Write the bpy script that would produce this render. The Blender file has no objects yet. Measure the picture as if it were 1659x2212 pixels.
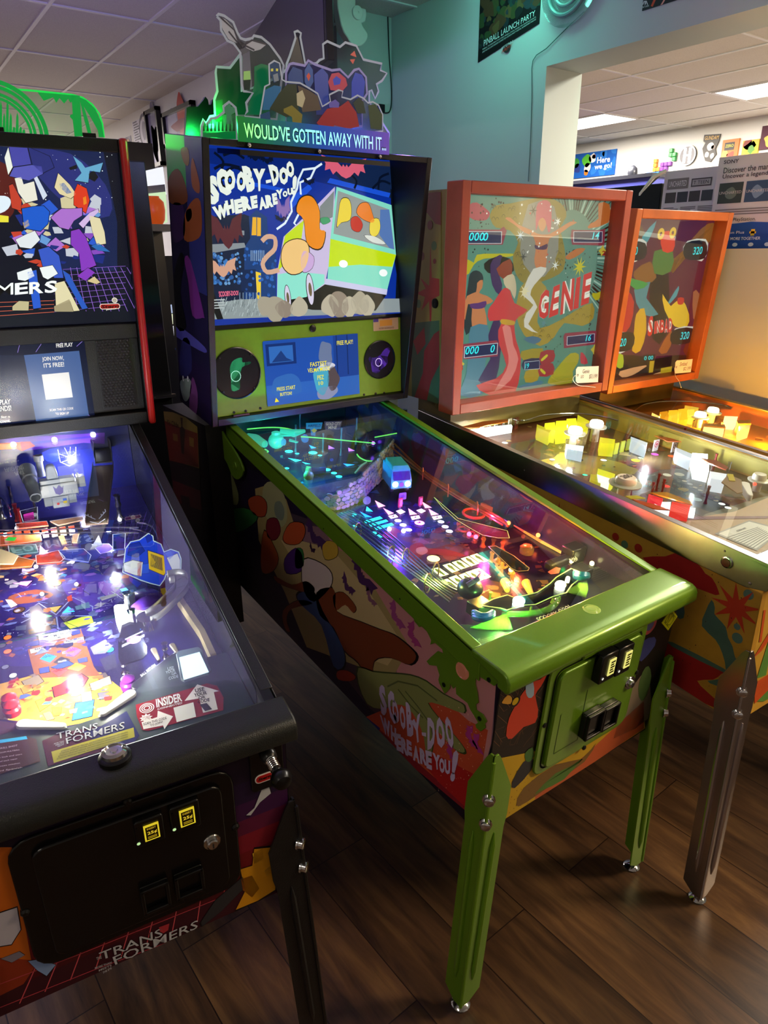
import bpy,math,random
from mathutils import Vector as V,Matrix
random.seed(7)
S=bpy.context.scene
COL=S.collection
C0=V((-.78977,-.73919,1.60154));CR=V((.81113204,-.58481731,-.00731641))
CU=V((.21179298,.28204685,.93573143));CF=V((.54516837,.76055131,-.35263744));FP=1478.79
cd=bpy.data.cameras.new('camera');cam=bpy.data.objects.new('camera',cd);COL.objects.link(cam)
cd.sensor_fit='HORIZONTAL';cd.sensor_width=36;cd.lens=36*FP/1659;cd.clip_start=.02
cam.matrix_world=Matrix(((CR.x,CU.x,-CF.x,C0.x),(CR.y,CU.y,-CF.y,C0.y),(CR.z,CU.z,-CF.z,C0.z),(0,0,0,1)))
S.camera=cam
def ray(u,v):return CF+CR*((u-829.5)/FP)-CU*((v-1106)/FP)
def hit(u,v,o,n):
 d=ray(u,v);return C0+d*((o-C0).dot(n)/d.dot(n))
def at_x(u,v,x):return hit(u,v,V((x,0,0)),V((1,0,0)))
def at_y(u,v,y):return hit(u,v,V((0,y,0)),V((0,1,0)))
def at_z(u,v,z):return hit(u,v,V((0,0,z)),V((0,0,1)))
def zc(x0, y0, k, *pts): return [(x0 + p[0] / k, y0 + p[1] / k) for p in pts]
class Fr:
 def __init__(s,o,u,v):
  s.o=V(o);s.u=V(u).normalized();v=V(v);s.v=(v-s.u*s.u.dot(v)).normalized();s.n=s.u.cross(s.v)
 def P(s,a,b,h=0):return s.o+s.u*a+s.v*b+s.n*h
 def px(s,q,h=0):
  w=hit(q[0],q[1],s.o+s.n*h,s.n)-s.o;return (w.dot(s.u),w.dot(s.v))
 def pxs(s,qs,h=0):return [s.px(q,h) for q in qs]
 def at(s,q,h=0):a=s.px(q,h);return s.P(a[0],a[1],h)
 def up(s,h):return Fr(s.P(0,0,h),s.u,s.v)
def lin(c):return c/12.92 if c <= .04045 else ((c+.055)/1.055) ** 2.4
_cc={}
def rgb(c):
 if isinstance(c,str):
  if c not in _cc:
   h=c.lstrip('#');h=h if len(h) == 6 else ''.join(x*2 for x in h);_cc[c]=tuple(lin(int(h[i:i+2],16)/255) for i in (0,2,4))+(1.,)
  return _cc[c]
 return tuple(lin(x) for x in c[:3])+(1.,)
_TC={}
def glyphs(t,off=0.,shear=0.):
 k=(t,off,shear)
 if k not in _TC:
  cu=bpy.data.curves.new('lettering','FONT');cu.body=t;cu.size=1;cu.offset=off;cu.shear=shear
  cu.resolution_u=2;cu.fill_mode='FRONT';cu.align_x='LEFT'
  ob=bpy.data.objects.new('lettering',cu);me=bpy.data.meshes.new_from_object(ob)
  vs=[(v.co.x,v.co.y) for v in me.vertices];fs=[tuple(p.vertices) for p in me.polygons]
  bpy.data.objects.remove(ob);bpy.data.curves.remove(cu);bpy.data.meshes.remove(me)
  xs=[v[0] for v in vs] or [0,1];ys=[v[1] for v in vs] or [0,1]
  x0,x1,y0,y1=min(xs),max(xs),min(ys),max(ys)
  _TC[k]=([((x-x0)/max(x1-x0,1e-6),(y-y0)/max(y1-y0,1e-6)) for x,y in vs],fs)
 return _TC[k]
def smooth(pts, k=3):
 n=len(pts);out=[]
 for i in range(n):
  p0,p1,p2,p3=pts[i-1],pts[i],pts[(i+1) % n],pts[(i+2) % n]
  for j in range(k):
   t=j/k;out.append(tuple(.5*((2*b)+(c-a)*t+(2*a-5*b+4*c-d)*t*t+(3*b-a-3*c+d)*t ** 3) for a,b,c,d in zip(p0,p1,p2,p3)))
 return out
def spline(pts, k=4):
 q=[pts[0]]+list(pts)+[pts[-1]];out=[]
 for i in range(len(pts)-1):
  p0,p1,p2,p3=q[i:i+4]
  for j in range(k):
   t=j/k;out.append(type(p1)(tuple(.5*((2*b)+(c-a)*t+(2*a-5*b+4*c-d)*t*t+(3*b-a-3*c+d)*t ** 3) for a,b,c,d in zip(p0,p1,p2,p3))))
 return out+[pts[-1]]
def clip_to(pts, win):
 for i in range(len(win)):
  (ax,ay),(bx_,by)=win[i-1],win[i];out=[]
  sd=lambda p:(bx_-ax)*(p[1]-ay)-(by-ay)*(p[0]-ax)
  for j in range(len(pts)):
   p,q=pts[j-1],pts[j];a,b=sd(p),sd(q)
   if (a >= 0) != (b >= 0):t=a/(a-b);out.append((p[0]+(q[0]-p[0])*t,p[1]+(q[1]-p[1])*t))
   if b >= 0:out.append(q)
  pts=out
  if len(pts)<3:return []
 return pts
class MB:
 def __init__(s,clip=None):s.v=[];s.f=[];s.c=[];s.m=[];s.clip=clip
 def add(s,vs,fs,col,m=0):
  b=len(s.v);s.v += [V(x) for x in vs];c=rgb(col)
  for f in fs:s.f.append(tuple(b+i for i in f));s.c.append(c);s.m.append(m)
  return s
 def prism(s,pts,vec,col,m=0):
  n=len(pts);vec=V(vec);pts=[V(p) for p in pts]
  nn=V((0,0,0))
  for i in range(n):nn += pts[i].cross(pts[(i+1) % n])
  if nn.dot(vec)>0:pts=pts[::-1]
  return s.add(pts+[p+vec for p in pts],[tuple(range(n)),tuple(range(2*n-1,n-1,-1))]+[(i,i+n,(i+1) % n+n,(i+1) % n) for i in range(n)],col,m)
 def fbox(s, fr, a0, a1, b0, b1, h0, h1, col, m=0):
  return s.prism([fr.P(a0,b0,h0),fr.P(a1,b0,h0),fr.P(a1,b1,h0),fr.P(a0,b1,h0)],fr.n*(h1-h0),col,m)
 def plate(s, fr, pts, h0, h1, col, m=0):
  return s.prism([fr.P(a,b,h0) for a,b in pts],fr.n*(h1-h0),col,m)
 def poly(s, fr, pts, col, h=.0004, m=0):
  if s.clip:pts=clip_to(pts,s.clip)
  if len(pts)<3:return s
  A=sum(pts[i-1][0]*pts[i][1]-pts[i][0]*pts[i-1][1] for i in range(len(pts)))
  if A<0:pts=pts[::-1]
  return s.add([fr.P(a,b,h) for a,b in pts],[tuple(range(len(pts)))],col,m)
 def pp(s, fr, q, col, h=.0004, m=0, sm=0):
  if sm:q=smooth(q,sm)
  return s.poly(fr,fr.pxs(q),col,h,m)
 def disc(s,fr,c,r,col,h=.0004,m=0,n=20,r2=None,rot=0):
  r2=r2 or r;cr,sr=math.cos(rot),math.sin(rot);L=[]
  for i in range(n):
   x,y=r*math.cos(6.28319*i/n),r2*math.sin(6.28319*i/n);L.append((c[0]+x*cr-y*sr,c[1]+x*sr+y*cr))
  return s.poly(fr,L,col,h,m)
 def ring(s,fr,c,r0,r1,col,h=.0004,m=0,n=28,a0=0,a1=6.28319):
  vs=[];fs=[]
  for i in range(n+1):
   t=a0+(a1-a0)*i/n
   for r in (r0,r1):vs.append(fr.P(c[0]+r*math.cos(t),c[1]+r*math.sin(t),h))
  for i in range(n):fs.append((2*i,2*i+1,2*i+3,2*i+2))
  return s.add(vs,fs,col,m)
 def star(s,fr,c,r0,r1,n,col,h=.0005,m=0,rot=0.):
  return s.poly(fr,[(c[0]+(r0,r1)[i % 2]*math.cos(rot+math.pi*i/n),c[1]+(r0,r1)[i % 2]*math.sin(rot+math.pi*i/n)) for i in range(2*n)],col,h,m)
 def stroke(s, fr, pts, w, col, h=.0006, m=0):
  n=len(pts);L=[];Rr=[]
  for i in range(n):
   a,b=pts[max(i-1,0)],pts[min(i+1,n-1)]
   dx,dy=b[0]-a[0],b[1]-a[1];l=math.hypot(dx,dy) or 1
   L.append((pts[i][0]-dy/l*w/2,pts[i][1]+dx/l*w/2));Rr.append((pts[i][0]+dy/l*w/2,pts[i][1]-dx/l*w/2))
  if s.clip:
   for i in range(n-1):s.poly(fr,[L[i],Rr[i],Rr[i+1],L[i+1]],col,h,m)
   return s
  return s.add([fr.P(a,b,h) for p in zip(L,Rr) for a,b in p],[(2*i,2*i+1,2*i+3,2*i+2) for i in range(n-1)],col,m)
 def ps(s,fr,q,w,col,h=.0006,m=0):return s.stroke(fr,fr.pxs(q),w,col,h,m)
 def text(s, fr, t, quad, col, h=.0008, off=0., m=0, shear=0., px=True):
  q=fr.pxs(quad) if px else quad
  vs,fs=glyphs(t,off,shear);(a,b,c,d)=q;out=[]
  for x,y in vs:
   tx=(a[0]+(b[0]-a[0])*x,a[1]+(b[1]-a[1])*x);bx=(d[0]+(c[0]-d[0])*x,d[1]+(c[1]-d[1])*x)
   out.append(fr.P(bx[0]+(tx[0]-bx[0])*y,bx[1]+(tx[1]-bx[1])*y,h))
  return s.add(out,fs,col,m)
 def tube(s,path,r,col,n=6,m=0,closed=False):
  P=[V(p) for p in path];N=len(P);rr=r if isinstance(r,(list,tuple)) else [r]*N;vs=[];up=None
  for i in range(N):
   t=(P[(i+1) % N]-P[i-1]) if closed else (P[min(i+1,N-1)]-P[max(i-1,0)])
   if t.length<1e-9:t=V((0,0,1))
   t.normalize()
   if up is None:up=t.orthogonal().normalized()
   up=(up-t*up.dot(t));up=up.normalized() if up.length>1e-6 else t.orthogonal().normalized();sd=t.cross(up)
   for j in range(n):
    a=6.28319*j/n;vs.append(P[i]+(up*math.cos(a)+sd*math.sin(a))*rr[i])
  fs=[(i*n+j,i*n+(j+1) % n,((i+1) % N)*n+(j+1) % n,((i+1) % N)*n+j) for i in range(N if closed else N-1) for j in range(n)]
  if not closed:fs += [tuple(range(n))[::-1],tuple(range((N-1)*n,N*n))]
  return s.add(vs,fs,col,m)
 def lathe(s, o, ax, prof, col, n=14, m=0):
  o=V(o);ax=V(ax).normalized();a=ax.orthogonal().normalized();b=ax.cross(a);vs=[]
  for r,h in prof:
   for j in range(n):
    t=6.28319*j/n;vs.append(o+ax*h+(a*math.cos(t)+b*math.sin(t))*max(r,1e-5))
  K=len(prof);fs=[(i*n+j,i*n+(j+1) % n,(i+1)*n+(j+1) % n,(i+1)*n+j) for i in range(K-1) for j in range(n)]
  fs += [tuple(range(n))[::-1],tuple(range((K-1)*n,K*n))]
  return s.add(vs,fs,col,m)
 def ball(s,c,r,col,m=0,n=12,sq=(1,1,1)):
  vs=[];K=n // 2
  for i in range(K+1):
   p=math.pi*i/K
   for j in range(n):
    t=6.28319*j/n;vs.append(V(c)+V((r*math.sin(p)*math.cos(t)*sq[0],r*math.sin(p)*math.sin(t)*sq[1],r*math.cos(p)*sq[2])))
  return s.add(vs,[(i*n+j,(i+1)*n+j,(i+1)*n+(j+1) % n,i*n+(j+1) % n) for i in range(K) for j in range(n)],col,m)
MT={}
def mat(name,col=None,rough=.5,metal=0.,emit=0.,spec=.5,noise=0.,nscale=40.,bump=0.,bscale=300.,coat=0.,trans=0.,aniso=0.,ior=1.45):
 m=bpy.data.materials.new(name);m.use_nodes=True;nt=m.node_tree;N=nt.nodes;L=nt.links
 b=N['Principled BSDF'];b.inputs['Roughness'].default_value=rough;b.inputs['Metallic'].default_value=metal
 b.inputs['Specular IOR Level'].default_value=spec;b.inputs['Coat Weight'].default_value=coat;b.inputs['IOR'].default_value=ior
 b.inputs['Transmission Weight'].default_value=trans
 if col is None:
  a=N.new('ShaderNodeVertexColor');a.layer_name='Col';src=a.outputs['Color']
 else:
  a=N.new('ShaderNodeRGB');a.outputs[0].default_value=rgb(col);src=a.outputs[0]
 if noise:
  t=N.new('ShaderNodeTexCoord');n=N.new('ShaderNodeTexNoise');n.inputs['Scale'].default_value=nscale;n.inputs['Detail'].default_value=5
  L.new(t.outputs['Object'],n.inputs['Vector'])
  r=N.new('ShaderNodeMapRange');r.inputs['From Min'].default_value=.3;r.inputs['From Max'].default_value=.7
  r.inputs['To Min'].default_value=1-noise;r.inputs['To Max'].default_value=1+noise*.6;L.new(n.outputs['Fac'],r.inputs['Value'])
  x=N.new('ShaderNodeVectorMath');x.operation='SCALE';L.new(src,x.inputs[0]);L.new(r.outputs[0],x.inputs['Scale']);src=x.outputs[0]
 if bump:
  t2=N.new('ShaderNodeTexCoord');n2=N.new('ShaderNodeTexNoise');n2.inputs['Scale'].default_value=bscale;n2.inputs['Detail'].default_value=3
  L.new(t2.outputs['Object'],n2.inputs['Vector']);bp=N.new('ShaderNodeBump');bp.inputs['Strength'].default_value=bump;bp.inputs['Distance'].default_value=.002
  L.new(n2.outputs['Fac'],bp.inputs['Height']);L.new(bp.outputs[0],b.inputs['Normal'])
 if emit:
  L.new(src,b.inputs['Emission Color']);b.inputs['Emission Strength'].default_value=emit
  bl=N.new('ShaderNodeVectorMath');bl.operation='SCALE';bl.inputs['Scale'].default_value=.25;L.new(src,bl.inputs[0]);L.new(bl.outputs[0],b.inputs['Base Color'])
 else:L.new(src,b.inputs['Base Color'])
 MT[name]=m;return m
def clear(name,tint='#ffffff', rough=.0, refl=1.0, body=0.):
 m=bpy.data.materials.new(name);m.use_nodes=True;nt=m.node_tree;N=nt.nodes;L=nt.links;N.remove(N['Principled BSDF'])
 out=N['Material Output'];t=N.new('ShaderNodeBsdfTransparent');g=N.new('ShaderNodeBsdfGlossy');g.inputs['Roughness'].default_value=rough
 t.inputs[0].default_value=rgb(tint);f=N.new('ShaderNodeFresnel');f.inputs[0].default_value=1.45
 mu=N.new('ShaderNodeMath');mu.operation='MULTIPLY';mu.inputs[1].default_value=refl;mu.use_clamp=True;L.new(f.outputs[0],mu.inputs[0])
 mx=N.new('ShaderNodeMixShader');L.new(mu.outputs[0],mx.inputs[0]);L.new(g.outputs[0],mx.inputs[2])
 if body:
  d=N.new('ShaderNodeBsdfDiffuse');a=N.new('ShaderNodeVertexColor');a.layer_name='Col';L.new(a.outputs[0],d.inputs[0])
  m2=N.new('ShaderNodeMixShader');m2.inputs[0].default_value=body;L.new(t.outputs[0],m2.inputs[1]);L.new(d.outputs[0],m2.inputs[2]);L.new(m2.outputs[0],mx.inputs[1])
 else:L.new(t.outputs[0],mx.inputs[1])
 L.new(mx.outputs[0],out.inputs[0]);MT[name]=m;return m
mat('printed_vinyl',None,.42,spec=.4);mat('printed_gloss',None,.22,spec=.5);mat('matte_paint',None,.7,spec=.3)
mat('plastic',None,.3);mat('black_powder_coat',None,.38,spec=.5,bump=.35,bscale=500);mat('metal_flake_paint',None,.3,.35,spec=.6,noise=.12,nscale=900,bump=.1,bscale=700)
mat('chrome','#d8d8da',.12,1.);mat('brushed_steel','#9a9894',.3,1.,noise=.12,nscale=18);mat('dull_steel',None,.42,.9)
mat('stained_wood',None,.45,spec=.4,noise=.22,nscale=14,bump=.15,bscale=120)
mat('backlit_print',None,.3,emit=.95);mat('backlit_print_dim',None,.3,emit=.62);mat('screen_glow',None,.2,emit=.8)
mat('lamp_low',None,.3,emit=1.6);mat('lamp_mid',None,.3,emit=3.5);mat('lamp_high',None,.3,emit=12.);mat('edge_glow',None,.3,emit=.9)
clear('clear_glass','#fbfffd',0.,.24);clear('clear_plastic','#f4f6f8',.02,.8);clear('printed_acrylic','#dfe4ea',.03,.6,.5);clear('tinted_plastic','#ffffff',.03,.6,.5);clear('faint_acrylic','#ffffff',.03,.6,.22)
INV={}
def thing(name,label,cat,loc=(0,0,0),rz=0.,group=None):
 o=bpy.data.objects.new(name,None);COL.objects.link(o);o.empty_display_size=.1
 mw=Matrix.Translation(V(loc)) @ Matrix.Rotation(rz,4,'Z');o.matrix_world=mw;INV[o.name]=mw.inverted()
 o['label']=label;o['category']=cat
 if group:o['group']=group
 return o
def build(name,mb,mats,parent=None,bevel=0.,sharp=.7,loc=None):
 me=bpy.data.meshes.new(name);me.from_pydata([tuple(v) for v in mb.v],[],mb.f);me.update()
 for k in ([mats] if isinstance(mats,str) else mats):me.materials.append(MT[k])
 me.polygons.foreach_set('material_index',mb.m)
 ca=me.color_attributes.new('Col','FLOAT_COLOR','CORNER');buf=[]
 for p,c in zip(me.polygons,mb.c):buf += list(c)*p.loop_total
 ca.data.foreach_set('color',buf)
 me.polygons.foreach_set('use_smooth',[True]*len(me.polygons));me.set_sharp_from_angle(angle=sharp)
 o=bpy.data.objects.new(name,me);COL.objects.link(o)
 if parent is not None:
  inv=INV[parent.name];me.transform(inv);o.parent=parent;INV[o.name]=inv
 elif loc is not None:
  me.transform(Matrix.Translation(-V(loc)));o.location=loc;INV[o.name]=Matrix.Translation(-V(loc))
 else:INV[o.name]=Matrix.Identity(4)
 if bevel:
  b=o.modifiers.new('bevel','BEVEL');b.width=bevel;b.segments=2;b.limit_method='ANGLE';b.angle_limit=.6;b.harden_normals=False
 return o
def tag(o,label,cat,group=None):
 o['label']=label;o['category']=cat
 if group:o['group']=group
 return o
def struct(name,mb,mats,**k):
 o=build(name,mb,mats,**k);o['kind']='structure';return o
def lamp(name,kind,loc,energy,col,size=.1,target=None,spot=1.2,blend=.6,sy=None):
 d=bpy.data.lights.new(name,kind);d.energy=energy;d.color=rgb(col)[:3]
 o=bpy.data.objects.new(name,d);COL.objects.link(o);o.location=loc
 if kind == 'AREA':
  d.size=size
  if sy:d.shape='RECTANGLE';d.size_y=sy
 else:d.shadow_soft_size=size
 if kind == 'SPOT':d.spot_size=spot;d.spot_blend=blend
 if target is not None:o.rotation_euler=(V(target)-V(loc)).to_track_quat('-Z','Y').to_euler()
 return o
def rrect(a0,a1,b0,b1,r,k=4):
 P=[]
 for cx,cy,s in ((a1-r,b1-r,0),(a0+r,b1-r,1),(a0+r,b0+r,2),(a1-r,b0+r,3)):
  for i in range(k+1):
   t=math.pi/2*(s+i/k);P.append((cx+r*math.cos(t),cy+r*math.sin(t)))
 return P
def bbox(pts):
 a=sorted(p[0] for p in pts);b=sorted(p[1] for p in pts);n=len(a) // 2
 return sum(a[:n])/n,sum(a[n:])/(len(a)-n),sum(b[:n])/n,sum(b[n:])/(len(b)-n)
H=3.04
WX, WY, PX = 2.36, 3.53, 1.935
YO, ZO, ZS, TW = 2.157, 2.518, 1.612, .285
def mat_floor():
 m=bpy.data.materials.new('wood_plank_floor');m.use_nodes=True;nt=m.node_tree;N=nt.nodes;L=nt.links;b=N['Principled BSDF']
 tc=N.new('ShaderNodeTexCoord');mp=N.new('ShaderNodeMapping');mp.inputs['Rotation'].default_value=(0,0,math.radians(90-2.8));mp.inputs['Location'].default_value=(.1,.105,0)
 L.new(tc.outputs['Object'],mp.inputs[0])
 br=N.new('ShaderNodeTexBrick');br.offset=.37;br.offset_frequency=2;br.inputs['Scale'].default_value=1;br.inputs['Brick Width'].default_value=1.22;br.inputs['Row Height'].default_value=.186
 br.inputs['Mortar Size'].default_value=.0016;br.inputs['Mortar Smooth'].default_value=.2;br.inputs['Bias'].default_value=0
 br.inputs['Color1'].default_value=(0,0,0,1);br.inputs['Color2'].default_value=(1,1,1,1);br.inputs['Mortar'].default_value=(.5,.5,.5,1)
 L.new(mp.outputs[0],br.inputs['Vector'])
 st=N.new('ShaderNodeMapping');st.inputs['Scale'].default_value=(1.6,13,1);L.new(mp.outputs[0],st.inputs[0])
 ad=N.new('ShaderNodeVectorMath');ad.operation='MULTIPLY_ADD';ad.inputs[1].default_value=(7,3,5);L.new(br.outputs['Color'],ad.inputs[0]);L.new(st.outputs[0],ad.inputs[2])
 n1=N.new('ShaderNodeTexNoise');n1.inputs['Scale'].default_value=1.5;n1.inputs['Detail'].default_value=7;n1.inputs['Roughness'].default_value=.62;n1.inputs['Distortion'].default_value=.7;L.new(ad.outputs[0],n1.inputs['Vector'])
 cr=N.new('ShaderNodeValToRGB');e=cr.color_ramp.elements;e[0].position=.28;e[0].color=rgb('#2c1f18');e[1].position=.75;e[1].color=rgb('#85643f')
 k=e.new(.5);k.color=rgb('#5c422c');L.new(n1.outputs['Fac'],cr.inputs[0])
 hs=N.new('ShaderNodeHueSaturation');rm=N.new('ShaderNodeMapRange');rm.inputs['To Min'].default_value=.5;rm.inputs['To Max'].default_value=1.12
 L.new(br.outputs['Color'],rm.inputs[0]);L.new(rm.outputs[0],hs.inputs['Value']);L.new(cr.outputs[0],hs.inputs['Color'])
 mx=N.new('ShaderNodeMix');mx.data_type='RGBA';L.new(br.outputs['Fac'],mx.inputs[0]);L.new(hs.outputs[0],mx.inputs[6]);mx.inputs[7].default_value=rgb('#20130d');L.new(mx.outputs[2],b.inputs['Base Color'])
 n2=N.new('ShaderNodeTexNoise');n2.inputs['Scale'].default_value=3;n2.inputs['Detail'].default_value=6;L.new(tc.outputs['Object'],n2.inputs[0])
 r2=N.new('ShaderNodeMapRange');r2.inputs['To Min'].default_value=.22;r2.inputs['To Max'].default_value=.5;L.new(n2.outputs['Fac'],r2.inputs[0]);L.new(r2.outputs[0],b.inputs['Roughness'])
 bp=N.new('ShaderNodeBump');bp.inputs['Strength'].default_value=.12;bp.inputs['Distance'].default_value=.002;L.new(n1.outputs['Fac'],bp.inputs['Height']);L.new(bp.outputs[0],b.inputs['Normal'])
 b.inputs['Specular IOR Level'].default_value=.45
 MT['wood_plank_floor']=m
mat_floor()
mat('wall_paint','#b9c4bf',.75,spec=.2,bump=.06,bscale=90);mat('wall_paint_white','#dad8d2',.75,spec=.2,bump=.06,bscale=90)
mat('ceiling_tile','#d6d3cc',.9,spec=.1,noise=.1,nscale=160,bump=.5,bscale=160);mat('ceiling_bar','#dcdcdc',.5);mat('fluorescent_diffuser','#fffaf0',.4,emit=5.)
XL,YF,YB,XR,YRF=-5.0,-3.6,11.0,7.9,10.5
fl=MB();fl.prism([(XL,YF,0),(XR,YF,0),(XR,YB,0),(XL,YB,0)],(0,0,-.05),'#654');struct('floor',fl,'wood_plank_floor')
ce=MB();ce.prism([(XL,YF,H),(XR,YF,H),(XR,YB,H),(XL,YB,H)],(0,0,.05),'#ddd');struct('ceiling',ce,'ceiling_tile')
tg=MB()
gx, gy = .48, 4.48
x=gx-.61*9
while x<PX:
 if x>XL:tg.prism([(x-.012,YF,H),(x+.012,YF,H),(x+.012,YB,H),(x-.012,YB,H)],(0,0,-.008),'#ddd')
 x += .61
y=gy-1.21*6
while y<YB:
 if y>YF:tg.prism([(XL,y-.012,H),(WX if y<WY else PX,y-.012,H),(WX if y<WY else PX,y+.012,H),(XL,y+.012,H)],(0,0,-.0075),'#ddd')
 y += 1.21
for i in range(-3,9):
 x=6.22-.61*6+.61*i
 if WX+TW<x<XR:tg.prism([(x-.012,YF,H),(x+.012,YF,H),(x+.012,YRF,H),(x-.012,YRF,H)],(0,0,-.007),'#ddd')
for i in range(-7,8):
 y=3.60+1.21*i
 if YF<y<YRF:tg.prism([(WX+TW,y-.012,H),(XR,y-.012,H),(XR,y+.012,H),(WX+TW,y+.012,H)],(0,0,-.0065),'#ddd')
struct('trim_1',tg,'ceiling_bar')
def bx(mb,x0,x1,y0,y1,z0,z1,c='#fff',m=0):return mb.prism([(x0,y0,z0),(x1,y0,z0),(x1,y1,z0),(x0,y1,z0)],(0,0,z1-z0),c,m)
ye = -1.9
for nm,a in (('wall_right',(YO,WY+.12,0,H)),('wall_right_lower',(ye,YO,0,ZS)),('wall_right_upper',(ye,YO,ZO,H)),('wall_right_near',(YF,ye,0,H))):
 struct(nm,bx(MB(),WX,WX+TW,*a),'wall_paint')
bx(w2 := MB(),PX,WX,WY,WY+.12,0,H);struct('wall_return',w2,'wall_paint')
bx(w3 := MB(),PX,PX+.12,WY+.12,YB,0,H);struct('wall_picture_side',w3,'wall_paint_white')
bx(w4 := MB(),XL,PX,YB,YB+.1,0,H);struct('wall_back',w4,'wall_paint_white')
bx(w5 := MB(),XL-.1,XL,YF,YB,0,H);struct('wall_left',w5,'wall_paint_white')
bx(w6 := MB(),XL,WX,YF-.1,YF,0,H);struct('wall_front',w6,'wall_paint_white')
bx(w7 := MB(),XR,XR+.1,YF,YRF,0,H);struct('wall_next_room_far',w7,'wall_paint_white')
bx(w8 := MB(),WX+TW,XR,YRF,YRF+.1,0,H);struct('wall_next_room_end',w8,'wall_paint_white')
bx(w9 := MB(),WX+TW,XR,YF-.1,YF,0,H);struct('wall_next_room_near',w9,'wall_paint_white')
def troffer(x0,y0,label,e,rot=False,W=.58,D=1.15,col='#fff4e6',lum=True):
 t=thing('ceiling_light',label,'ceiling light',(x0,y0,H))
 f=MB();x1,y1=x0+W,y0+D
 for a in ((x0-.02,x1+.02,y0-.02,y0),(x0-.02,x1+.02,y1,y1+.02),(x0-.02,x0,y0,y1),(x1,x1+.02,y0,y1)):bx(f,a[0],a[1],a[2],a[3],H-.012,H-.001,'#e8e8e8')
 build('frame',f,'ceiling_bar',t)
 d=MB();bx(d,x0,x1,y0,y1,H-.01,H-.002,'#fffaf0');build('diffuser',d,'fluorescent_diffuser',t)
 lamp('ceiling_light_glow','AREA',(x0+W/2,y0+D/2,H-.02),e,col,W,(x0+W/2,y0+D/2,0),sy=D)
 return t
troffer(6.235,4.825,'lit fluorescent ceiling panel above the blue greeting banner in the next room',260)
troffer(6.245,2.40,'lit fluorescent ceiling panel nearest the opening, cut off by the photo edge',260)
troffer(3.65,.05,'fluorescent ceiling panel in the next room just beyond the pass-through',170)
troffer(3.4,-2.95,'warm fluorescent ceiling panel in the next room nearest the front wall, out of the picture',300,col='#ffdcae')
troffer(1.45,-1.75,'warm fluorescent ceiling panel over the front right of the machine row',18,col='#ffe2b8')
fw=Fr((WX,0,0),(0,-1,0),(0,0,1))
def sheet(name,label,cat,fr,quad,body,art,thick=.003,mats=('printed_vinyl',),parent=None,group=None,h0=.001,fixed=None):
 """a flat printed thing hung on a plane: quad read off the photograph; art(mb, frame on its face, a0,a1,b0,b1)"""
 q=fr.pxs(quad) if fixed is None else fixed
 mb=MB();mb.plate(fr,q,h0,h0+thick,body);mb.clip=q[::-1];f2=fr.up(h0+thick)
 if art:art(mb,f2,q)
 c=fr.P(sum(p[0] for p in q)/len(q),min(p[1] for p in q),h0)
 return tag(build(name,mb,list(mats),loc=c),label,cat,group)
random.seed(3)
def bl(q, x, y):
 a,b,c,d=q;t=(a[0]+(b[0]-a[0])*x,a[1]+(b[1]-a[1])*x);o=(d[0]+(c[0]-d[0])*x,d[1]+(c[1]-d[1])*x)
 return (o[0]+(t[0]-o[0])*y,o[1]+(t[1]-o[1])*y)
def sub(q,x0,x1,y0,y1):return [bl(q,x0,y1),bl(q,x1,y1),bl(q,x1,y0),bl(q,x0,y0)]
def blob(c,r,n=9,j=.35,sx=1,sy=1):return smooth([(c[0]+sx*r*(1+random.uniform(-j,j))*math.cos(6.283*i/n),c[1]+sy*r*(1+random.uniform(-j,j))*math.sin(6.283*i/n)) for i in range(n)],3)
def wavy(q,c,x,y,r,mb,f,h=.0005,sx=1,sy=1,n=9,j=.35):
 p=bl(q,x,y);mb.poly(f,blob(p,r,n,j,sx,sy),c,h)
def launch(mb,f,q):
 for i in range(90):
  x=random.uniform(.03,.97);y=random.uniform(.3 if x>.3 else .2,1);wavy(q,random.choice(('#1c2c30','#22403a','#2c4424','#4a3420','#1f4436','#3c4424','#28363c','#5a4a2a','#16201f')),x,y,random.uniform(.012,.04),mb,f,h=.0003+.000006*i,n=6,j=.5)
 mb.text(f,'PINBALL LAUNCH PARTY',sub(q,.1,.93,.17,.255),'#cfe6df',.0012,px=False)
 mb.text(f,'PINBALL TOURNAMENT FOR STERN PINBALL SWAG, PRIZES, IFPA RANKING POINTS,',sub(q,.08,.95,.125,.148),'#b9cfc9',.0012,px=False)
 mb.text(f,'AND AN EXCLUSIVE INSIDER CONNECTED LAUNCH PARTY DIGITAL ACHIEVEMENT BADGE!',sub(q,.08,.95,.09,.112),'#b9cfc9',.0012,px=False)
pq=fw.pxs([(1020,-3),(1163,-3),(1166,45),(1033,141)])
pq=[(pq[3][0],pq[3][1]+.86),(pq[2][0],pq[2][1]+.86-.0),pq[2],pq[3]]
pq=[(pq[3][0],3.0),(pq[2][0],3.0),(pq[2][0],(pq[2][1]+pq[3][1])/2+.045),(pq[3][0],(pq[2][1]+pq[3][1])/2-.045)]
o=sheet('poster','black pinball launch party poster pinned high on the teal wall','poster',fw,None,'#0c0f10',launch,fixed=pq)
bm=MB();f2=fw.up(.005);r=f2.pxs([(1084,108),(1108,92),(1106,100),(1088,113)])
bm.plate(f2,blob(((r[0][0]+r[2][0])/2,(r[0][1]+r[2][1])/2),.028,8,.1,1,.75),0,.002,'#2a2c2c');bm.text(f2,'STERN',[(r[0][0]+.0,r[0][1]+.012),(r[1][0],r[1][1]+.012),(r[1][0],r[1][1]),(r[0][0],r[0][1])],'#d0d6d4',.003,px=False);bm.text(f2,'ARMY',[(r[0][0],r[0][1]-.002),(r[1][0],r[1][1]-.002),(r[1][0],r[1][1]-.018),(r[0][0],r[0][1]-.018)],'#c8432f',.003,px=False)
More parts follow.
